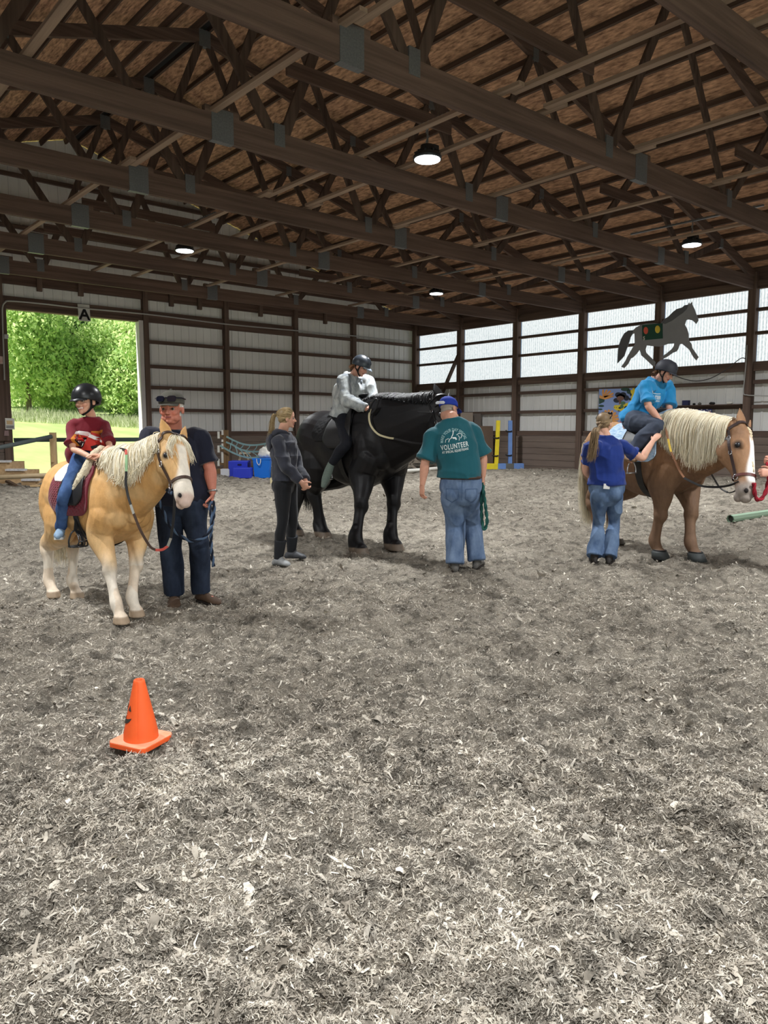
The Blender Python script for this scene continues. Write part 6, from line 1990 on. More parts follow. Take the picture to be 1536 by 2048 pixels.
# ---- handler at the right edge, mostly out of the picture
J = dict(pelvis=P(1604,962,7.5), chest=P(1600,895,7.48), neck=P(1598,848,7.48), head=P(1590,815,7.44),
         ls=P(1592,880,7.34), rs=P(1606,880,7.66), le=P(1572,930,7.25), re=P(1578,930,7.55), lw=P(1546,946,7.22), rw=P(1549,921,7.42),
         lk=P(1596,1050,7.4), rk=P(1606,1050,7.6), la=P(1602,1128,7.45), ra=P(1612,1126,7.62), lt=P(1570,1136,7.45), rt=P(1580,1133,7.62))
HAN = person('handler in red top at the right edge, only the hands at the lead rope showing', J, 1.0, (216,160,138), 1.05, 1.1, 1.0, 1.0, 1.0, 0.225,
             head_f=cdir(-0.95,-0.2,-0.05), head_u=cdir(0,0,1), sh_dir=cdir(0.2,-0.97), hip_dir=cdir(0.2,-0.97), shw=0.18, hair_paint=(90,70,50),
             hands=dict(r=dict(d=cdir(-0.9,-0.1,0.1), pn=cdir(0,-0.8,-0.2), th=cdir(0,0,1), curl=0.8), l=dict(d=cdir(-0.9,0.1,0.05), pn=cdir(0,0.9,-0.2), th=cdir(0,0,1), curl=0.9)))
REDC = mat('red_jersey', srgb(176,36,52), 0.85, sheen=0.2)
def f(B):
    HAN['torso'](B, 0.022, -0.08, dome=False)
    for s in (1, -1): HAN['arm'](B, s, 0.022, 1.85, 0.0, dome='start')
cloth(HAN, 'jumper', f, REDC, 0.008, 0.012, 9, 91)
jeans(HAN, DENIM_D, 0.014, 0.012, seed=92)
trainers(HAN, J, 1.0, BOOT_B, SOLE_D, 0.075, 0.05, 'boot')
m = MB(); L = HAN['L']; H = HAN['H']
B = Blob(); B.ell(L(-0.08,0,0.16), HAN['f']*0.395*H, HAN['l']*0.352*H, HAN['u']*0.375*H); o = place('hair', B.fuse('hair', 0.007, 2), mat('brown_hair', srgb(90,68,48), 0.6), HAN['root'])
# ================================================================ ropes and reins
def rope(name, pts, r, m1, m2, label, cat, turns=1.0, tail=True):
    """twisted two-colour rope"""
    q = spline(pts, 14); mb = MB()
    u = None; L0 = 0.0; A, Bv = [], []
    for i, p in enumerate(q):
        t = (q[min(i+1,len(q)-1)] - q[max(i-1,0)]).normalized()
        if u is None: u = t.cross(Vector((0.3,0.5,0.8))).normalized()
        u = (u - t*u.dot(t)).normalized(); w = t.cross(u)
        if i: L0 += (p - q[i-1]).length
        a = L0/(r*9)*2*math.pi*turns
        A.append(p + (u*math.cos(a) + w*math.sin(a))*r*0.45); Bv.append(p - (u*math.cos(a) + w*math.sin(a))*r*0.45)
    mb.cur = 0; mb.tube(A, r*0.72, 7); mb.cur = 1; mb.tube(Bv, r*0.72, 7)
    o = mb.build(name, [m1, m2], None, True)
    return tag(o, label, cat)
NAVR = mat('navy_rope', srgb(24,30,44), 0.85); BLUR = mat('steel_blue_rope', srgb(78,98,124), 0.85)
GRNR = mat('dark_green_rope', srgb(24,70,66), 0.85); GRNR2 = mat('green_rope', srgb(40,92,84), 0.85); REDR = mat('red_rope', srgb(150,30,44), 0.85); REDR2 = mat('deep_red_rope', srgb(120,22,36), 0.85)
rope('lead_rope', [P(345,988,5.32), P(332,978,5.6), P(319,972,5.92), P(314,988,5.98), P(324,1016,6.02), P(336,1045,6.04), P(352,1064,6.05), P(378,1081,6.06), P(404,1078,6.08), P(419,1062,6.10), P(426,1038,6.14), P(428,1012,6.18), P(424,1003,6.2), P(420,1012,6.16), P(423,1040,6.12), P(422,1085,6.14), P(427,1133,6.16)],
     0.014, NAVR, BLUR, 'navy and steel blue twisted lead rope in the hands of the man in navy', 'lead rope')
rope('lead_rope', [P(905,880,8.25), P(930,905,8.1), P(958,945,7.75), P(965,968,7.58), P(968,990,7.5), P(972,1020,7.46), P(974,1045,7.45), P(968,1058,7.45), P(964,1040,7.48), P(963,1005,7.52), P(965,972,7.58)],
     0.016, GRNR, GRNR2, 'dark green lead rope hanging in a loop from the right hand of the teal volunteer', 'lead rope')
rope('lead_rope', [P(1508,966,7.2), P(1510,990,7.2), P(1516,1000,7.2), P(1526,994,7.22), P(1534,975,7.25), P(1538,945,7.25), P(1535,926,7.38), P(1541,950,7.3), P(1546,985,7.28)],
     0.018, REDR, REDR2, 'red lead rope below the muzzle of the flaxen-maned horse at the right edge', 'lead rope')
def rein(parent, segs, w=0.020, name='rein'):
    """segs: list of (points, material) making one strap, each a band of its own colour"""
    for pts, m_ in segs:
        q = spline(pts, 6); pn = []
        for i, p in enumerate(q):
            t = (q[min(i+1,len(q)-1)] - q[max(i-1,0)]).normalized(); d = (-FW - t*(-FW).dot(t)).normalized()
            pn.append((p, d))
        m = MB(); flat_strap(m, pn, w, 0.006, False); o = m.build(name, m_, parent)
BR = {o.name: o for o in bpy.data.objects if o.parent is None and o.name.split('.')[0] in ('bridle','halter')}
BR_P = [o for o in BR.values() if 'palomino' in o['label']][0]; BR_B = [o for o in BR.values() if 'black horse' in o['label']][0]; BR_H = [o for o in BR.values() if o.name.startswith('halter')][0]
GREENB = mat('mint_band', srgb(150,190,146), 0.8); REDB = mat('red_band', srgb(196,86,76), 0.8); GREYB = mat('grey_band', srgb(150,148,140), 0.8); YELB = mat('yellow_band', srgb(196,168,70), 0.8); TANR = mat('tan_rein', srgb(122,84,60), 0.7); CREAMR = mat('cream_rein', srgb(206,196,160), 0.7)
rein(BR_P, [([P(206,908,5.95), P(235,898,5.78), P(252,900,5.62)], BLACKL), ([P(252,900,5.62), P(253,910,5.58)], REDB), ([P(253,910,5.58), P(253,926,5.55), P(253,943,5.53)], GREENB), ([P(253,943,5.53), P(252,965,5.50), P(256,990,5.46), P(262,1010,5.42)], BLACKL),
            ([P(262,1010,5.42), P(268,1028,5.38)], GREYB), ([P(268,1028,5.38), P(282,1062,5.33), P(300,1092,5.3), P(312,1100,5.28)], BROWNL), ([P(312,1100,5.28), P(325,1099,5.26), P(336,1092,5.25)], REDB), ([P(336,1092,5.25), P(342,1076,5.24)], GREYB), ([P(342,1076,5.24), P(347,1040,5.24), P(349,1005,5.24), P(350,985,5.26)], BLACKL)], 0.018)
hb = PONY['HL'](0.86, 0.0, -0.22)
rein(BR_B, [([P(741,818,9.0), P(738,834,8.98), P(742,852,8.92), P(756,868,8.86), P(775,875,8.8), P(788,877,8.72)], CREAMR), ([P(788,877,8.72), P(830,886,8.5), P(880,888,8.25)], BLACKL)], 0.022)
m = MB(); m.tube(spline([P(737,824,8.98), P(744,806,8.95), P(751,798,8.95), P(755,805,8.95), P(750,820,8.96), P(742,829,8.98)], 6), 0.013, 8); m.build('rein_loop', BLACKL, BR_B, True)
rein(BR_H, [([P(1331,852,8.42), P(1333,866,8.28), P(1336,878,8.22)], TANR), ([P(1336,878,8.22), P(1339,892,8.18), P(1342,904,8.14)], YELB), ([P(1342,904,8.14), P(1350,922,8.1), P(1358,940,8.02), P(1368,956,7.9)], TANR), ([P(1368,956,7.9), P(1400,971,7.75), P(1430,974,7.6), P(1456,971,7.45), P(1478,963,7.3)], BLACKL)], 0.022)
rein(BR_H, [([P(1418,940,8.2), P(1428,958,8.0), P(1440,976,7.8), P(1458,985,7.6), P(1478,977,7.4), P(1490,968,7.3)], BLACKL)], 0.020)
# ---- stirrups
T = PONY['T']
stirrup(PONY, P(158,985,5.88), P(152,1092,5.86), 'x', SD_P, BLACKL, PONY['hx'], True, 0.055)
ft = BLU['J']['ra']
stirrup(HAF, P(1268,905,8.52), P(1263,946,8.46), 'x', SD_H, BLACKL, HAF['hx'], False, 0.066)
stirrup(BLACK, BLACK['T'](0.05,-0.27,0.62), BLACK['T'](0.05,-0.27,0.50), 'x', SD_B, BLACKL, BLACK['hx'], False, 0.062)

# ================================================================ traffic cone with a pumpkin face
ORG = mat('orange_rubber', srgb(240,98,44), 0.55, var=0.05, vscale=(14,14,14), spec=0.35)
DUST = mat('dusty_orange', srgb(226,150,112), 0.85, vscale=(18,18,18), col2=srgb(214,168,138))
c = G(283,1494); c.z = ground_z(np.array([c.x]), np.array([c.y]))[0] + 0.006
cone = empty('traffic_cone', c, 0, 'orange rubber traffic cone with a black pumpkin face, standing alone on the shavings', 'traffic cone')
ax1 = cdir(0.90,-0.42).normalized(); ax2 = UP.cross(ax1)
m = MB(); s_ = 0.106; oct_ = []
for sx, sy in ((1,1),(-1,1),(-1,-1),(1,-1)):
    for a in ((1,0.82),(0.82,1)) if sx*sy > 0 else ((0.82,1),(1,0.82)): oct_.append((sx*a[0]*s_, sy*a[1]*s_))
m.prism(oct_, c + UP*0.011, ax1, ax2, 0.022); bs = m.build('base', ORG, cone, bevel=0.003)
m = MB(); m.prism([(a*0.985, b*0.985) for a, b in oct_], c + UP*0.0228, ax1, ax2, 0.002); m.build('dusty_top', DUST, bs)
R0, R1, HC = 0.077, 0.025, 0.292
prof = [(R0+0.003,0.018),(R0,0.026),(R0-0.001,0.05)] + [(lerp(R0, R1, t), lerp(0.05, HC, t)) for t in (0.25,0.5,0.75,0.97)] + [(R1-0.001,HC+0.004),(R1-0.004,HC+0.006),(R1-0.010,HC+0.004),(R1-0.011,HC-0.02),(R1-0.010,HC-0.12)]
m = MB(); m.lathe(c, prof, 48, None, False); body = m.build('cone_body', ORG, cone, True)
m = MB(); m.lathe(c, [(0.0005,HC-0.12),(R1-0.010,HC-0.12)], 24, None, False); m.build('cone_hollow', mat('deep_orange', srgb(170,54,26), 0.8), body)
m = MB()      # mould seam
az0 = math.atan2(-(FW*0.95 - RT*0.15).y, -(FW*0.95 - RT*0.15).x)
m.tube([c + Vector((math.cos(az0)*(lerp(R0,R1,t)+0.0005), math.sin(az0)*(lerp(R0,R1,t)+0.0005), lerp(0.05,HC,t))) for t in (0,0.5,1)], 0.0015, 6); m.build('seam', ORG, body)
BLKP = mat('black_vinyl', srgb(58,52,48), 0.6)
lf = -RT*0.90 - FW*0.44; azf = math.atan2(lf.y, lf.x)
def on_cone(poly, nm):
    vs = []
    for a, z in poly:
        t = (z-0.05)/(HC-0.05); r = lerp(R0, R1, t) + 0.0012; vs.append(c + Vector((math.cos(azf + a/r)*r, math.sin(azf + a/r)*r, z)))
    k = len(vs); m = MB(); cen = sum(vs, Vector())/k
    m.add([v for v in vs] + [cen + (cen - c - UP*(cen.z-c.z)).normalized()*0.0008], [(i, (i+1) % k, k) for i in range(k)]); m.build(nm, BLKP, body)
def dense(poly, n=5): return [(lerp(p[0],q[0],k/n), lerp(p[1],q[1],k/n)) for p, q in zip(poly, poly[1:]+poly[:1]) for k in range(n)]
lr = UP.cross(lf).normalized()
def cone_mark(poly, nm): print_on(None, body, '', c, lr, UP, lf, 0.03, BLKP, nm, vs=poly, fs=[tuple(range(len(poly)))])
for s in (1,-1): cone_mark([(s*0.024-0.010,0.165),(s*0.024+0.010,0.163),(s*0.022,0.190)], 'eye')
cone_mark([(-0.006,0.147),(0.006,0.147),(0,0.158)], 'nose')
cone_mark([(0.042*math.cos(a), 0.134 + 0.030*math.sin(a)) for a in np.linspace(math.pi, 2*math.pi, 14)] + [(0.040*math.cos(a), 0.136 + 0.010*math.sin(a)) for a in np.linspace(2*math.pi, math.pi, 10)[1:-1]], 'mouth')

# ================================================================ things along the walls
def cbox(m, px0, px1, y0, y1, d, dep, skew=0.0):
    """box whose front face fills the pixel rectangle at d metres and runs dep metres back"""
    a, b = P(px0, y1, d), P(px1, y0, d); z0, z1 = a.z, b.z
    w = RT.dot(b - a); o = Vector((a.x, a.y, 0)); f = FW*dep + RT*skew
    vs = [o + UP*z0, o + RT*w + UP*z0, o + RT*w + f + UP*z0, o + f + UP*z0, o + UP*z1, o + RT*w + UP*z1, o + RT*w + f + UP*z1, o + f + UP*z1]
    return m.add(vs, [(0,3,2,1),(4,5,6,7),(0,1,5,4),(1,2,6,5),(2,3,7,6),(3,0,4,7)])
def cpost(m, px, y0, px1, y1, d, w, dep=None):
    return m.beam(P(px, y0, d), P(px1, y1, d), w, dep or w, tuple(FW))
def floor_px(px, d): 
    b = P(px, 900, d); return bank(b.x, b.y)
def ypx(z, d): return None
LUM = wood('new_lumber', srgb(190,158,112), srgb(216,188,146), 2); LUMX = wood('lumber_side', srgb(178,146,108), srgb(208,178,138), 0)
PLNK = wood('weathered_plank', srgb(190,188,186), srgb(228,228,230), 0, fine=20)
GREYP = mat('grey_painted_pole', srgb(92,100,100), 0.6, var=0.08, vscale=(6,6,6)); TANP = mat('tan_pole', srgb(178,158,126), 0.7, var=0.08, vscale=(6,6,6))
WHITE = mat('white_paint', srgb(222,220,212), 0.7, var=0.04, vscale=(9,9,9)); DKG = mat('dark_green_board', srgb(62,74,70), 0.8, var=0.1, vscale=(5,5,5))
# -- stepped mounting block at the left edge
b0 = P(40, 980, 16.6)
st = empty('mounting_steps', (b0.x, b0.y, bank(b0.x,b0.y)), 0, 'wooden mounting steps with grey plank treads at the left edge beside the doorway', 'steps')
zb = bank(b0.x, b0.y) - 0.02
def zy(z, d):   # pixel row of height z at distance d (near the axis)
    lo, hi = 500.0, 1500.0
    for _ in range(40):
        mid = (lo+hi)/2
        if P(0, mid, d).z > z: lo = mid
        else: hi = mid
    return lo
for x0, x1, yt, d_ in ((-40,15,921,16.9), (10,46,938,16.8), (42,73,958,16.7)):
    m = MB(); cbox(m, x0+1, x1-2, yt+4, zy(zb, d_), d_+0.04, 0.85); m.build('riser_box', LUMX, st)
    tr = MB()
    for k in range(5): cbox(tr, x0, x1+1, yt, yt+4, d_+k*0.19, 0.17)
    tr.build('tread', PLNK, st)
m = MB(); m.beam(P(14,962,16.55), P(58,986,16.5), 0.05, 0.14, tuple(FW)); m.build('stringer', wood('dark_lumber', srgb(70,56,46), srgb(100,82,66), 0), st)
m = MB(); cbox(m, 60, 78, 970, zy(zb,16.4), 16.4, 0.2); tag(m.build('wood_block', LUM), 'pale wooden block on the ground beside the mounting steps, behind the pony', 'block')
m = MB(); m.tube([P(-60,957,16.3), P(40,953,16.35), P(125,949,16.5)], 0.052, 14); o = tag(m.build('jump_pole', TANP, None, True), 'tan jump pole lying across the mounting steps at left', 'pole')
# -- barrier across the doorway
bp = P(109, 940, 18.1)
br = empty('barrier_rail', (bp.x, bp.y, bank(bp.x,bp.y)), 0, 'wooden post with dark rails barring the open doorway', 'barrier')
zt = P(109,865,18.1).z
m = MB(); m.box((-0.065,-0.05,bank(bp.x,bp.y)-0.05),(0.065,0.05,zt)); o = m.build('post', LUM, br); o.matrix_parent_inverse = Matrix.Identity(4); o.location = (0,0,-br.location.z); o.rotation_euler = (0,0,-YAW)
m = MB(); m.tube([P(-40,903,16.6), P(0,895,16.9), P(103,873,17.98)], 0.050, 14); m.build('slanting_pole', GREYP, br, True)
m = MB(); m.beam(P(28,880,18.5), P(290,879,18.35), 0.04, 0.10); m.build('rail', DKG, br)
m = MB(); cbox(m, 101, 105, 908, 925, 18.0, 0.12); m.build('block', LUM, br)
m = MB(); cbox(m, -44, -36, 888, zy(0.12,16.6), 16.6, 0.09); m.build('end_post', LUM, br)
# -- jump standards with the hanging strap ladder
def standard(px, d, label, y_top=860, brackets=True):
    b = P(px, 940, d); zf = bank(b.x, b.y)
    r = empty('jump_standard', (b.x, b.y, zf), 0, label, 'jump standard', 'brown jump standards')
    m = MB(); cbox(m, px, px+9, y_top, zy(zf-0.02, d), d, 0.10); m.build('post', wood('brown_post', srgb(104,82,58), srgb(140,114,84), 2), r)
    for y0, y1 in ((y_top,y_top+10),(y_top+19,y_top+24),(y_top+27,y_top+38),(y_top+44,y_top+66)):
        m = MB(); cbox(m, px-4, px-0.5, y0, y1, d-0.02, 0.06); m.build('pole_cup_track', WHITE, r)
    for y0, y1 in ((y_top+3,y_top+17),(y_top+31,y_top+45),(y_top+58,y_top+72)):
        m = MB(); cbox(m, px-12, px-8, y0, y1, d-0.02, 0.05); m.build('side_plate', WHITE, r)
    for y0 in (y_top+9, y_top+37, y_top+65):
        m = MB(); cbox(m, px-9, px, y0, y0+5, d+0.0, 0.05); m.build('arm', MATS['brown_post'], r)
    m = MB(); cbox(m, px-14, px+14, zy(zf+0.12,d), zy(zf-0.02,d), d-0.25, 0.5); m.build('foot', MATS['brown_post'], r)
    return r
standard(447, 20.6, 'brown jump standard with white plates left of the blue steps')
standard(551, 20.4, 'brown jump standard with white plates partly behind the woman in the charcoal hoodie', 862)
TEALW = mat('faded_teal_webbing', srgb(132,164,164), 0.8, var=0.08, vscale=(8,8,8))
m_ = empty('strap_ladder', P(495,900,20.5), 0, 'faded teal strap ladder sagging between two jump standards', 'strap ladder')
bands = [[(453,873),(470,882),(490,889),(512,890),(536,886),(550,880)], [(452,884),(466,890),(480,898),(500,903),(526,902),(550,894)], [(440,891),(465,905),(490,914),(510,915),(534,908),(550,900)]]
BS = []
for bnd in bands:
    q = spline([P(x, y, 20.5 - 0.1*(bnd is bands[2])) for x, y in bnd], 8); BS.append(q)
    m = MB(); flat_strap(m, [(p, -FW) for p in q], 0.045, 0.012, False); m.build('band', TEALW, m_)
for a, b in ((0,1),(1,2)):
    for k in range(5, 40, 5):
        p, q = BS[a][k], BS[b][min(k+1, len(BS[b])-1)]
        m = MB(); m.tube([p, p.lerp(q, 0.5) + RT*0.02, q], 0.013, 8); m.build('rung', TEALW, m_)
BLUE = mat('royal_blue_plastic', srgb(46,62,190), 0.45); BLUE2 = mat('bright_blue_plastic', srgb(30,118,222), 0.4)
b = P(480,945,19.8); zf = bank(b.x, b.y)
r = empty('step_stool', (b.x,b.y,zf), 0, 'two-tier royal blue plastic mounting step by the back wall', 'step')
m = MB(); cbox(m, 457, 495, 922, zy(zf-0.01,19.9), 19.9, 0.5); o = m.build('upper_step', BLUE, r, bevel=0.02)
m = MB(); cbox(m, 475, 483, 928, 931, 19.885, 0.02); m.build('hand_slot', mat('dark_slot', srgb(22,24,60), 0.7), o)
m = MB(); cbox(m, 466, 501, 936, zy(zf-0.01,19.5), 19.5, 0.42); m.build('lower_step', BLUE, r, bevel=0.02)
b = P(450,945,20.0); zf = bank(b.x,b.y)
m = MB(); cbox(m, 441, 460, 938, zy(zf-0.01,19.9), 19.9, 0.25); tag(m.build('storage_box', mat('pale_plastic', srgb(206,208,214), 0.6), bevel=0.01), 'small white box on the ground left of the blue steps', 'box')
d_ = 20.0; b = P(525,945,d_); zf = bank(b.x,b.y)
r = empty('plastic_tub', (b.x,b.y,zf), 0, 'bright blue plastic tub by the back wall beside the woman in the charcoal hoodie', 'tub')
def tub(m, z0, z1, w0, w1, d0, d1, cx, cy):
    vs = []
    for z, w, dp in ((z0,w0,d0),(z1,w1,d1)):
        for sx, sy in ((-1,-1),(1,-1),(1,1),(-1,1)): vs.append(Vector((cx,cy,z)) + RT*sx*w + FW*sy*dp)
    return m.add(vs, [(0,3,2,1),(4,5,6,7),(0,1,5,4),(1,2,6,5),(2,3,7,6),(3,0,4,7)])
zt = P(525,918,d_).z
m = MB(); tub(m, zf-0.01, zt, 0.19, 0.225, 0.15, 0.18, b.x, b.y); m.build('tub_body', BLUE2, r, bevel=0.012)
m = MB(); tub(m, zt-0.02, zt+0.02, 0.24, 0.245, 0.19, 0.195, b.x, b.y); m.build('rim', BLUE2, r, bevel=0.006)
m = MB(); m.tube(spline([P(513,918,19.78), P(514,925,19.76), P(518,930,19.76), P(521,924,19.76), P(521,918,19.78)], 5), 0.01, 6); m.build('handle', WHITE, r, True)
B = Blob(); q = P(530,903,20.15); B.ell(q, RT*0.16, FW*0.10, UP*0.12); B.ell(q - UP*0.08, RT*0.20, FW*0.14, UP*0.10); B.ell(q + RT*0.09 + UP*0.08, RT*0.08, FW*0.06, UP*0.10)
me = B.fuse('white_cloth', 0.02, 2); puff(me, 0.03, 12, 2); tag(link_mesh('white_cloth', me, WHITE), 'crumpled white cloth heaped in the bright blue tub', 'cloth')
d_ = 20.5; b = P(488,940,d_); zf = bank(b.x,b.y)
r = empty('wooden_stool', (b.x,b.y,zf), 0, 'pale wooden stool behind the blue plastic steps', 'stool'); PALEW = mat('pale_stool_wood', srgb(206,190,164), 0.7)
m = MB(); cbox(m, 478, 497, 905, 908, d_, 0.28); m.build('seat', PALEW, r)
for xa, xb, dd in ((480,475,0.02),(494,504,0.02),(482,479,0.24),(493,499,0.24)):
    m = MB(); m.tube([P(xa,908,d_+dd), P(xb, zy(zf,d_+dd), d_+dd)], 0.020, 8); m.build('leg', PALEW, r, True)
m = MB(); m.tube([P(478,922,d_+0.02), P(498,922,d_+0.02)], 0.013, 8); m.build('stretcher', PALEW, r)
for pts, r_, mm, lb in (([(545,958,19.0),(585,953,20.0),(636,947,21.2)], 0.05, TANP, 'tan ground pole behind the legs of the woman in the charcoal hoodie'), ([(806,952,22.6),(850,948,22.9),(905,944,23.3)], 0.055, WHITE, 'white ground pole left of the teal volunteer')):
    q = [P(x,y,d_) for x,y,d_ in pts]
    for p in q: p.z = bank(p.x,p.y) + r_ + 0.005
    m = MB(); m.tube(q, r_, 14); tag(m.build('ground_pole', mm, None, True), lb, 'pole', 'ground poles')
b = P(545,955,18.9); m = MB(); zf = bank(b.x,b.y); tub(m, zf-0.01, zf+0.14, 0.05, 0.05, 0.08, 0.08, b.x, b.y); tag(m.build('pole_block', mat('cream_block', srgb(214,204,160), 0.7), bevel=0.008), 'cream block at the near end of the tan ground pole', 'block')
# -- crossed cavaletti with the big ball on it
d_ = 23.8; b = P(822,940,d_); zf = bank(b.x,b.y)
r = empty('cavaletti', (b.x,b.y,zf), 0, 'low wooden cavaletti with crossed ends behind the black horse', 'cavaletti'); GRYW = wood('grey_wood', srgb(122,112,100), srgb(160,150,136), 0)
for px in (821, 905):
    for s in (1,-1): 
        m = MB(); m.beam(P(px-12*s,918,d_), P(px+12*s, zy(zf,d_), d_), 0.07, 0.09, tuple(FW)); m.build('cross_leg', GRYW, r)
m = MB(); m.beam(P(812,923,d_), P(912,923,d_), 0.09, 0.09); m.build('rail', GRYW, r)
zr = P(850,923,d_).z + 0.045
cb = P(851,900,d_); RB = 0.34; cb.z = zr + RB
def ball_mat():
    m = bpy.data.materials.new('ball_panels'); m.use_nodes = True; nt = m.node_tree; N = nt.nodes; L = nt.links; b = N['Principled BSDF']; b.inputs['Roughness'].default_value = 0.5
    tc = N.new('ShaderNodeTexCoord'); v = N.new('ShaderNodeTexVoronoi'); v.inputs['Scale'].default_value = 3.0; L.new(tc.outputs['Object'], v.inputs['Vector'])
    cr = N.new('ShaderNodeValToRGB'); cr.color_ramp.interpolation = 'CONSTANT'; e = cr.color_ramp.elements; e[0].color = srgb(38,48,130); e[1].position = 0.62; e[1].color = srgb(206,176,96)
    sp = N.new('ShaderNodeSeparateColor'); L.new(v.outputs['Color'], sp.inputs[0]); L.new(sp.outputs[0], cr.inputs[0]); L.new(cr.outputs[0], b.inputs['Base Color']); return m
m = MB(); m.lathe((0,0,0), [(RB*math.sin(a), -RB*math.cos(a)) for a in np.linspace(0.02, math.pi-0.02, 24)], 36); o = m.build('play_ball', ball_mat(), None, True); o.location = cb; tag(o, 'big blue and yellow play ball resting on the low cavaletti', 'ball')
# -- boards leaning at the wall
for x0, x1, y0, d_, mm, lb, nm, tilt in ((921,946,825,24.6,mat('pale_board', srgb(150,138,126), 0.8),'pale grey board leaning at the wall behind the head of the teal volunteer','board',0.25),
                            (944,962,827,24.8,mat('grey_board', srgb(112,104,98), 0.8),'dark grey board leaning between the pale board and the brown panel','board',0.3), (958,986,852,24.0,mat('brown_panel', srgb(104,86,72), 0.8, var=0.06, vscale=(3,3,3)),'brown hardboard panel leaning against the wall left of the yellow standard','board',0.15)):
    a, b = P(x0, y0, d_), P(x1, y0, d_); zf = bank(a.x, a.y); w = RT.dot(b-a); lean = FW*(-tilt)
    o0 = Vector((a.x,a.y,0)); m = MB(); t_ = FW*0.02
    vs = [o0 + lean + UP*zf, o0 + lean + RT*w + UP*zf, o0 + RT*w + UP*a.z, o0 + UP*a.z]; vs += [v + t_ for v in vs]
    m.add(vs, [(0,1,2,3),(7,6,5,4),(0,4,5,1),(1,5,6,2),(2,6,7,3),(3,7,4,0)]); tag(m.build(nm, mm), lb, 'board', 'boards at the wall')
YEL = mat('yellow_paint', srgb(226,206,50), 0.7, var=0.08, vscale=(6,6,6)); LBL = mat('sky_blue_paint', srgb(112,146,206), 0.7, var=0.06, vscale=(6,6,6)); GRB = mat('worn_grey_paint', srgb(104,104,100), 0.8)
def pole_standard(px, pxb, d_, mm, label, bx, segs, cups):
    b = P(pxb, 935, d_); zf = bank(b.x,b.y)
    r = empty('jump_standard', (b.x,b.y,zf), 0, label, 'jump standard')
    m = MB(); m.beam(P(px,841,d_), P(pxb, zy(zf+0.02,d_), d_), 0.115, 0.115, tuple(FW)); m.build('post', mm, r, bevel=0.006)
    for x0, x1, m2 in segs:
        q = MB(); cbox(q, x0, x1, zy(zf+0.15,d_-0.12), zy(zf-0.02,d_-0.12), d_-0.12, 0.24); q.build('foot', m2, r)
    for y in cups:
        q = MB(); c_ = P(lerp(px,pxb,(y-841)/92)-5, y, d_-0.06); q.tube([c_ - RT*0.06 + UP*0.02, c_ - RT*0.02 - UP*0.02, c_ + RT*0.09 - UP*0.02, c_ + RT*0.13], 0.022, 8); q.build('pole_cup', BLACKL, r, True)
    return r
pole_standard(996.5, 992, 23.0, YEL, 'yellow jump standard with black cups by the far wall', 973, ((973,996,YEL),), (875,911))
pole_standard(1020.5, 1020, 23.0, LBL, 'sky blue jump standard on a blue and grey foot by the far wall', 995, ((996,1012,LBL),(1012,1028,GRB),(1028,1048,LBL)), (862,910))

# ================================================================ on the walls
CAMP = Vector((0,0,CAM_H))
def onx(px, py, X):
    d = P(px, py, 1.0) - CAMP; return CAMP + d*(X/d.x)
def ony(px, py, Y):
    d = P(px, py, 1.0) - CAMP; return CAMP + d*(Y/d.y)
def wall_poly(m, pix, X, th=0.012):
    """outline seen at pixels, lying on the right wall plane x=X"""
    pts = [onx(px, py, X) for px, py in pix]
    return m.prism([(p.y, p.z) for p in pts], (X,0,0), (0,1,0), (0,0,1), th)
CX = RX - 0.13
trace = [(350,875),(360,700),(372,640),(400,560),(440,490),(490,455),(555,450),(590,415),(650,385),(720,365),(830,360),(910,365),(950,310),(1000,280),(1060,220),(1110,180),(1180,160),(1210,132),(1255,125),(1268,95),(1276,120),(1308,86),(1310,125),(1340,185),(1355,230),(1375,280),(1388,325),(1360,370),(1330,340),(1310,325),(1270,315),(1252,302),(1230,330),(1215,380),(1245,440),(1262,500),(1265,580),(1300,630),(1310,680),(1390,795),(1360,838),(1320,790),(1270,700),(1230,665),(1180,625),(1150,630),(1130,690),(1110,720),(1060,740),(990,790),(940,815),(905,800),(985,745),(1050,690),(1075,650),(1080,620),(1000,625),(960,640),(880,660),(800,655),(725,645),(710,700),(720,740),(780,800),(840,860),(830,915),(800,905),(700,810),(655,770),(650,740),(636,700),(600,750),(550,800),(525,810),(490,880),(440,935),(400,920),(450,850),(490,770),(520,720),(550,670),(575,630),(570,490),(545,500),(520,540),(500,610),(470,690),(440,780),(400,825)]
T4 = lambda u, v: (1180+u/6.4, 590+v/6.4)
cc = onx(*T4(860,520), CX)
cut = empty('horse_cutout', cc, 0, 'grey plywood cut-out of a trotting horse fixed across the high windows', 'cut-out')
m = MB(); wall_poly(m, [T4(*p) for p in trace], CX, 0.02); m.build('silhouette', mat('grey_plywood', srgb(150,152,158), 0.85, var=0.06, vscale=(3,3,3)), cut)
tailp = [(352,872),(362,700),(374,640),(402,560),(442,492),(492,458),(552,455),(540,500),(518,545),(498,610),(468,690),(438,780),(400,822)]
m = MB(); wall_poly(m, [T4(*p) for p in tailp], CX-0.012, 0.006); m.build('tail_paint', mat('dark_grey_paint', srgb(104,106,112), 0.85), cut)
maney = [(922,360),(952,312),(1002,282),(1062,222),(1112,182),(1182,162),(1212,134),(1256,128),(1240,180),(1190,230),(1130,270),(1050,330),(960,372)]
m = MB(); wall_poly(m, [T4(*p) for p in maney], CX-0.012, 0.006); m.build('mane_paint', MATS['dark_grey_paint'], cut)
m = MB(); wall_poly(m, [T4(*p) for p in ((668,385),(928,362),(930,556),(672,580))], CX-0.02, 0.012); pn = m.build('marker_board', mat('dark_green_paint', srgb(46,84,72), 0.8), cut)
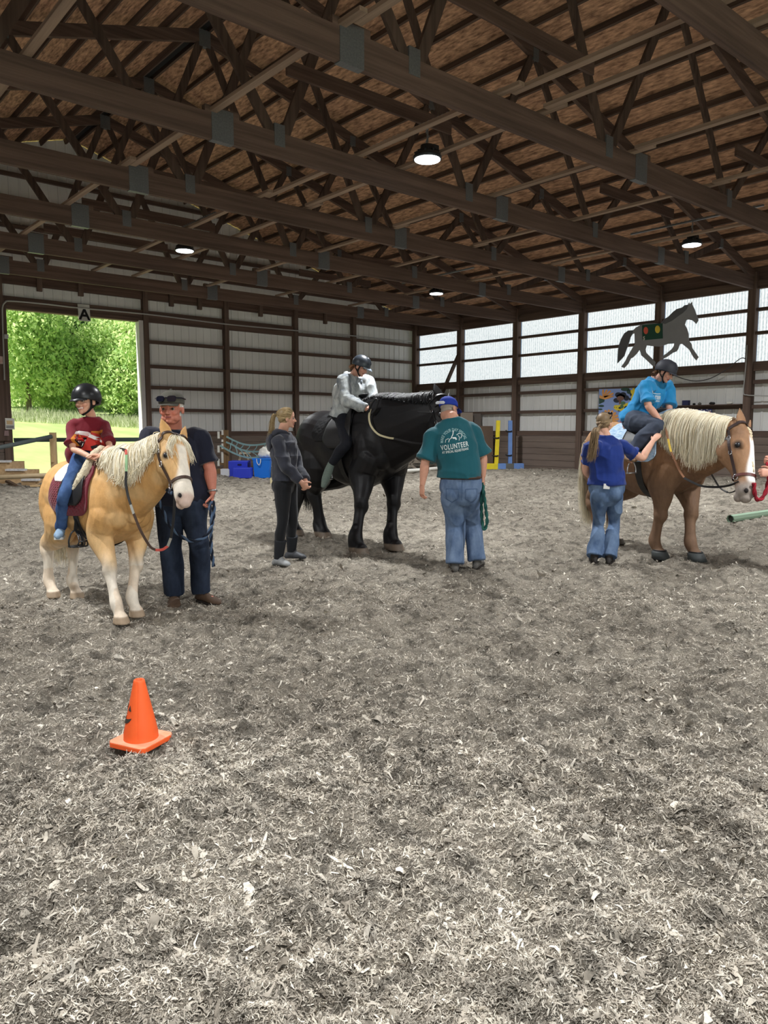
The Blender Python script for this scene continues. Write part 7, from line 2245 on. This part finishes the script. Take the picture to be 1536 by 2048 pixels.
m = MB(); wall_poly(m, [T4(715+28*math.cos(a), 455+46*math.sin(a)) for a in np.linspace(0,2*math.pi,24)[:-1]], CX-0.03, 0.01); m.build('red_disc', mat('faded_red', srgb(236,110,92), 0.8), pn)
m = MB(); wall_poly(m, [T4(865+32*math.cos(a), 440+49*math.sin(a)) for a in np.linspace(0,2*math.pi,24)[:-1]], CX-0.03, 0.01); m.build('yellow_disc', mat('mustard', srgb(240,212,84), 0.8), pn)
def wall_text(body, px, py, size, X, material, parent, name='lettering', bold=0.0):
    vs, fs = text_mesh(body, size, 1.0, bold); c_ = onx(px, py, X); m = MB()
    # seen from inside the hall, looking along +x, y runs to the left
    m.add([(c_.x, c_.y - a, c_.z + b) for a, b in vs], [tuple(f) for f in fs]); return m.build(name, material, parent)
wall_text('5', *T4(690,576), 0.13, CX-0.028, WHITE, pn, bold=0.004)
# -- painted mural board
MX = RX - 0.05
T6 = lambda u, v: (1180+u/12.8, 760+v/12.8)
q0 = onx(*T6(700,700), MX)
mu = empty('mural', q0, 0, 'painted mural board with orange flowers, a curly-haired child and a yellow spotted animal', 'mural')
m = MB(); wall_poly(m, [T6(*p) for p in ((238,235),(1560,200),(1560,1215),(215,1190))], MX, 0.02); mb_ = m.build('board', mat('mural_blue', srgb(146,168,220), 0.75, var=0.03, vscale=(3,3,3)), mu)
lay = [0]
def paintp(polys, col, name):
    lay[0] += 1; m = MB()
    for q in polys: wall_poly(m, [T6(*p) for p in q], MX-0.012-0.0012*lay[0], 0.004)
    if name == 'spot': lay[0] -= 1
    return m.build(name, mat('mural_'+name, srgb(*col), 0.75), mb_)
def blob(cx, cy, rx, ry, n=18, rot=0): return [(cx + rx*math.cos(a)*math.cos(rot) - ry*math.sin(a)*math.sin(rot), cy + rx*math.cos(a)*math.sin(rot) + ry*math.sin(a)*math.cos(rot)) for a in np.linspace(0,2*math.pi,n+1)[:-1]]
def petal(cx, cy, a, r0, r1, w): 
    ca, sa = math.cos(a), math.sin(a); f = lambda r, s: (cx + ca*r - sa*s, cy + sa*r + ca*s)
    return [f(r0,-w*0.5), f(r1*0.9,-w), f(r1,-w*0.4), f(r1,w*0.4), f(r1*0.9,w), f(r0,w*0.5)]
paintp([blob(900,240,110,45), blob(1010,300,70,60), [(232,450),(380,470),(360,560),(232,620)], blob(290,665,70,30), blob(265,750,55,22), blob(1030,780,50,60), blob(1180,230,60,40)], (58,84,76), 'leaf')
paintp([[(245,380),(320,420),(430,400),(600,400),(600,425),(470,480),(370,500),(245,465)]] + [petal(330,460,a,40,r,26) for a, r in ((-1.55,215),(-1.1,235),(-0.75,275),(-0.42,300))], (226,160,92), 'flower')
paintp([petal(480,1010,a,60,255,34) for a in np.linspace(-2.7,0.35,9)], (226,164,98), 'lower_flower')
paintp([[(600,690),(640,640),(720,645),(820,620),(960,590),(1040,560),(1110,590),(1070,690),(960,770),(820,800),(690,780),(620,740)], [(1035,260),(1090,260),(1090,210),(1140,210),(1145,260),(1200,270),(1185,330),(1130,400),(1130,600),(1040,600),(1020,560),(1060,420)]], (230,208,70), 'giraffe')
for q_ in (blob(770,715,42,26), blob(910,695,42,26,18,-0.6), blob(1045,640,48,32,18,-0.6), blob(1045,375,26,36), blob(1160,370,26,42), blob(1022,490,26,30), blob(1110,520,26,34), blob(735,790,28,12), blob(860,785,24,12), blob(632,705,10,10), blob(680,705,10,10)): paintp([q_], (52,58,60), 'spot')
lay[0] += 1
paintp([blob(725,380,85,65), blob(850,370,75,60), blob(930,460,70,70), blob(680,520,80,60), blob(790,430,110,70)], (52,54,66), 'hair')
paintp([blob(775,470,92,62), [(740,520),(800,520),(790,600),(740,620)]], (128,96,86), 'face')
paintp([blob(845,590,60,45), blob(815,680,45,50)], (88,124,94), 'shirt')
paintp([blob(840,1060,75,40), blob(890,1130,120,62), blob(930,1010,40,50), blob(1010,1080,90,100)], (214,110,104), 'blossom')
paintp([blob(787,948,22,24), blob(860,940,22,22), blob(935,890,24,26)], (62,62,84), 'dot')
# -- tic tac toe board
T7 = lambda u, v: (1340+u/7.84, 700+v/7.84)
tt = empty('game_board', onx(*T7(528,1050), MX), 0, 'blue Tic Tac Toe board with red noughts and crosses on the right wall', 'game board')
m = MB(); wall_poly(m, [T7(*p) for p in ((400,935),(658,928),(656,1200),(398,1200))], MX-0.05, 0.02); bb = m.build('board', mat('navy_board', srgb(36,44,100), 0.7), tt)
RDX = mat('dull_red', srgb(176,70,72), 0.8)
for j in range(3):
    for i in range(3):
        u0, v0 = 404+i*85, 978+j*54
        m = MB(); wall_poly(m, [T7(u0+2,v0), T7(u0+74,v0-1), T7(u0+74,v0+44), T7(u0+2,v0+45)], MX-0.064, 0.01); ce = m.build('cell', WHITE, bb)
        wall_text('OXOOXXXOX'[j*3+i], *T7(u0+38, v0+38), 0.115, MX-0.072, RDX, ce, bold=0.004)
wall_text('Tic Tac Toe', *T7(525,966), 0.082, MX-0.064, WHITE, bb)
# -- shelf with odds and ends
ya, yb = onx(1345,815,RX-0.1).y, onx(1484,815,RX-0.1).y
zs = 2.065
m = MB(); m.box((RX-0.20,yb,zs),(RX-0.02,ya,zs+0.025)); tag(m.build('wall_shelf', WY), 'narrow brown shelf along the right wall above the game board', 'shelf')
def shelf_box(px, w, h, dp, mm, nm, label, cat):
    y = onx(px,812,RX-0.12).y; m = MB(); m.box((RX-0.18,y-w/2,zs+0.026),(RX-0.18+dp,y+w/2,zs+0.026+h)); return tag(m.build(nm, mm, bevel=0.004), label, cat)
shelf_box(1372, 0.16, 0.125, 0.12, mat('navy_box', srgb(44,48,84), 0.7), 'small_box', 'navy box standing on the narrow wall shelf', 'box')
def shelf_blob(px, rx, rz, mm, nm, label, cat):
    y = onx(px,814,RX-0.12).y; B = Blob(); B.ell((RX-0.12,y,zs+0.026+rz*0.8), (0.05,0,0), (0,rx,0), (0,0,rz)); B.ell((RX-0.11,y+rx*0.4,zs+0.026+rz*0.9), (0.04,0,0), (0,rx*0.6,0), (0,0,rz)); me = B.fuse(nm, 0.012, 2); puff(me, 0.01, 30, 1); return tag(link_mesh(nm, me, mm), label, cat)
shelf_blob(1388, 0.03, 0.03, BLACKL, 'rolled_strap', 'small dark roll next to the navy box on the wall shelf', 'strap')
shelf_blob(1399, 0.04, 0.035, mat('grey_cloth', srgb(110,108,100), 0.9), 'rag', 'small grey rag in the middle of the wall shelf', 'cloth')
shelf_blob(1424, 0.08, 0.035, BLACKL, 'dark_cap', 'dark folded cap on the wall shelf', 'cap')
shelf_blob(1459, 0.08, 0.035, WHITE, 'white_cloth', 'white cloth bundle near the post on the wall shelf', 'cloth')
# -- cables
def cable(pts, r, mm, label, nm='cable', cat='cable'):
    m = MB(); m.tube(spline(pts, 8), r, 8); return tag(m.build(nm, mm, None, True), label, cat)
GC = mat('grey_cable', srgb(70,70,72), 0.6); WC = mat('pale_conduit', srgb(168,168,166), 0.5)
cable([onx(1335,742,RX-0.12), onx(1352,752,RX-0.11), onx(1372,759,RX-0.11), onx(1394,762,RX-0.11), onx(1420,757,RX-0.11), onx(1450,741,RX-0.13), onx(1474,722,RX-0.13), onx(1484,716,RX-0.13), onx(1493,718,RX-0.13)], 0.011, GC, 'grey cable sagging across the right wall below the windows')
cable([onx(1494,690,RX-0.13), onx(1493,715,RX-0.13), onx(1490,750,RX-0.13), onx(1487,785,RX-0.13), onx(1494,790,RX-0.15), onx(1508,791,RX-0.14), onx(1536,792,RX-0.10), onx(1560,793,RX-0.1)], 0.013, WC, 'pale conduit running down the post at the right edge', 'conduit', 'conduit')
YW = BY - 0.15
cable([ony(9,760,YW), ony(7,700,YW), ony(5,640,YW), ony(5,615,YW), ony(10,605,YW), ony(22,602,YW), ony(90,608,YW), ony(160,616,YW), ony(298,629,YW), ony(450,648,YW), ony(590,661,YW), ony(720,673,YW), ony(822,683,YW)], 0.018, WC, 'pale conduit running over the doorway and along the back wall', 'conduit', 'conduit')
# -- signs at the doorway
def back_poly(m, pix, Y, th=0.012):
    pts = [ony(px, py, Y) for px, py in pix]; return m.prism([(p.x, p.z) for p in pts], (0,Y,0), (1,0,0), (0,0,1), th)
sg = empty('letter_sign', ony(168,625,BY-0.1), 0, 'white board with a black capital A above the doorway', 'sign')
m = MB(); back_poly(m, [(155,608),(178.5,610),(181,643),(158,641.5)], BY-0.11, 0.02); bd = m.build('board', mat('sign_white', srgb(196,196,190), 0.7), sg)
vs, fs = text_mesh('A', 0.40, 1.0, 0.010); c_ = ony(169.5,639,BY-0.125); m = MB(); m.add([(c_.x+a, c_.y, c_.z+b) for a, b in vs], [tuple(f) for f in fs]); m.build('letter', mat('sign_black', srgb(18,18,18), 0.7), bd)
ps = empty('poster', ony(20,848,BY-0.14), 0, 'small white notice with an orange picture on the post left of the doorway', 'notice')
m = MB(); back_poly(m, [(10,836),(28.5,837),(29.5,859),(11,858.5)], BY-0.15, 0.006); pb_ = m.build('sheet', WHITE, ps)
m = MB(); back_poly(m, [(13,841),(25,841.5),(25.5,849),(13.5,848.5)], BY-0.155, 0.004); m.build('picture', mat('peach_print', srgb(214,186,142), 0.8), pb_)
m = MB()
for y in (851.5, 854.3): back_poly(m, [(12.2,y),(27.5,y+0.4),(27.6,y+1.9),(12.3,y+1.5)], BY-0.155, 0.004)
m.build('printed_lines', mat('print_grey', srgb(70,70,72), 0.8), pb_)
m = MB(); back_poly(m, [(9,861),(17,861.3),(18,872),(8,871.5)], BY-0.15, 0.01); tag(m.build('small_notice', mat('faded_notice', srgb(150,126,124), 0.8)), 'small faded reddish notice below the white one left of the doorway', 'notice')
m = MB(); back_poly(m, [(-4,712),(5.5,713),(6,728),(-4,727.5)], BY-0.13, 0.01); tag(m.build('warning_sign', mat('warning_red', srgb(196,140,128), 0.7, vscale=(6,6,12), col2=srgb(216,206,200))), 'pale red and white sign cut by the left edge of the picture', 'sign')
m = MB(); back_poly(m, [(7.5,668.5),(16,669),(16.5,677.5),(8,677)], BY-0.2, 0.09); tag(m.build('junction_box', mat('box_white', srgb(186,188,188), 0.6), bevel=0.01), 'small white electrical box on the conduit left of the doorway', 'box')
# -- pale green pole at the right
a, b = G(1460,1046), G(1600,1024); m = MB(); a.z = b.z = 0.066; ad = (b-a).normalized()
m.tube([a, b], 0.062, 8, False); m.tube([a + ad*0.001, b - ad*0.001], 0.050, 8, False)
r6 = []
tag(m.build('ground_pole', mat('pale_green_pole', srgb(150,176,152), 0.6)), 'pale green octagonal ground pole at the right edge', 'pole')
m = MB(); m.tube([a + ad*0.03, a + ad*0.05], 0.05, 8); o = m.build('hollow_end', mat('dark_hollow', srgb(40,44,36), 0.9)); o.parent = bpy.data.objects[[x.name for x in bpy.data.objects if x.get('label','').startswith('pale green octagonal')][0]]
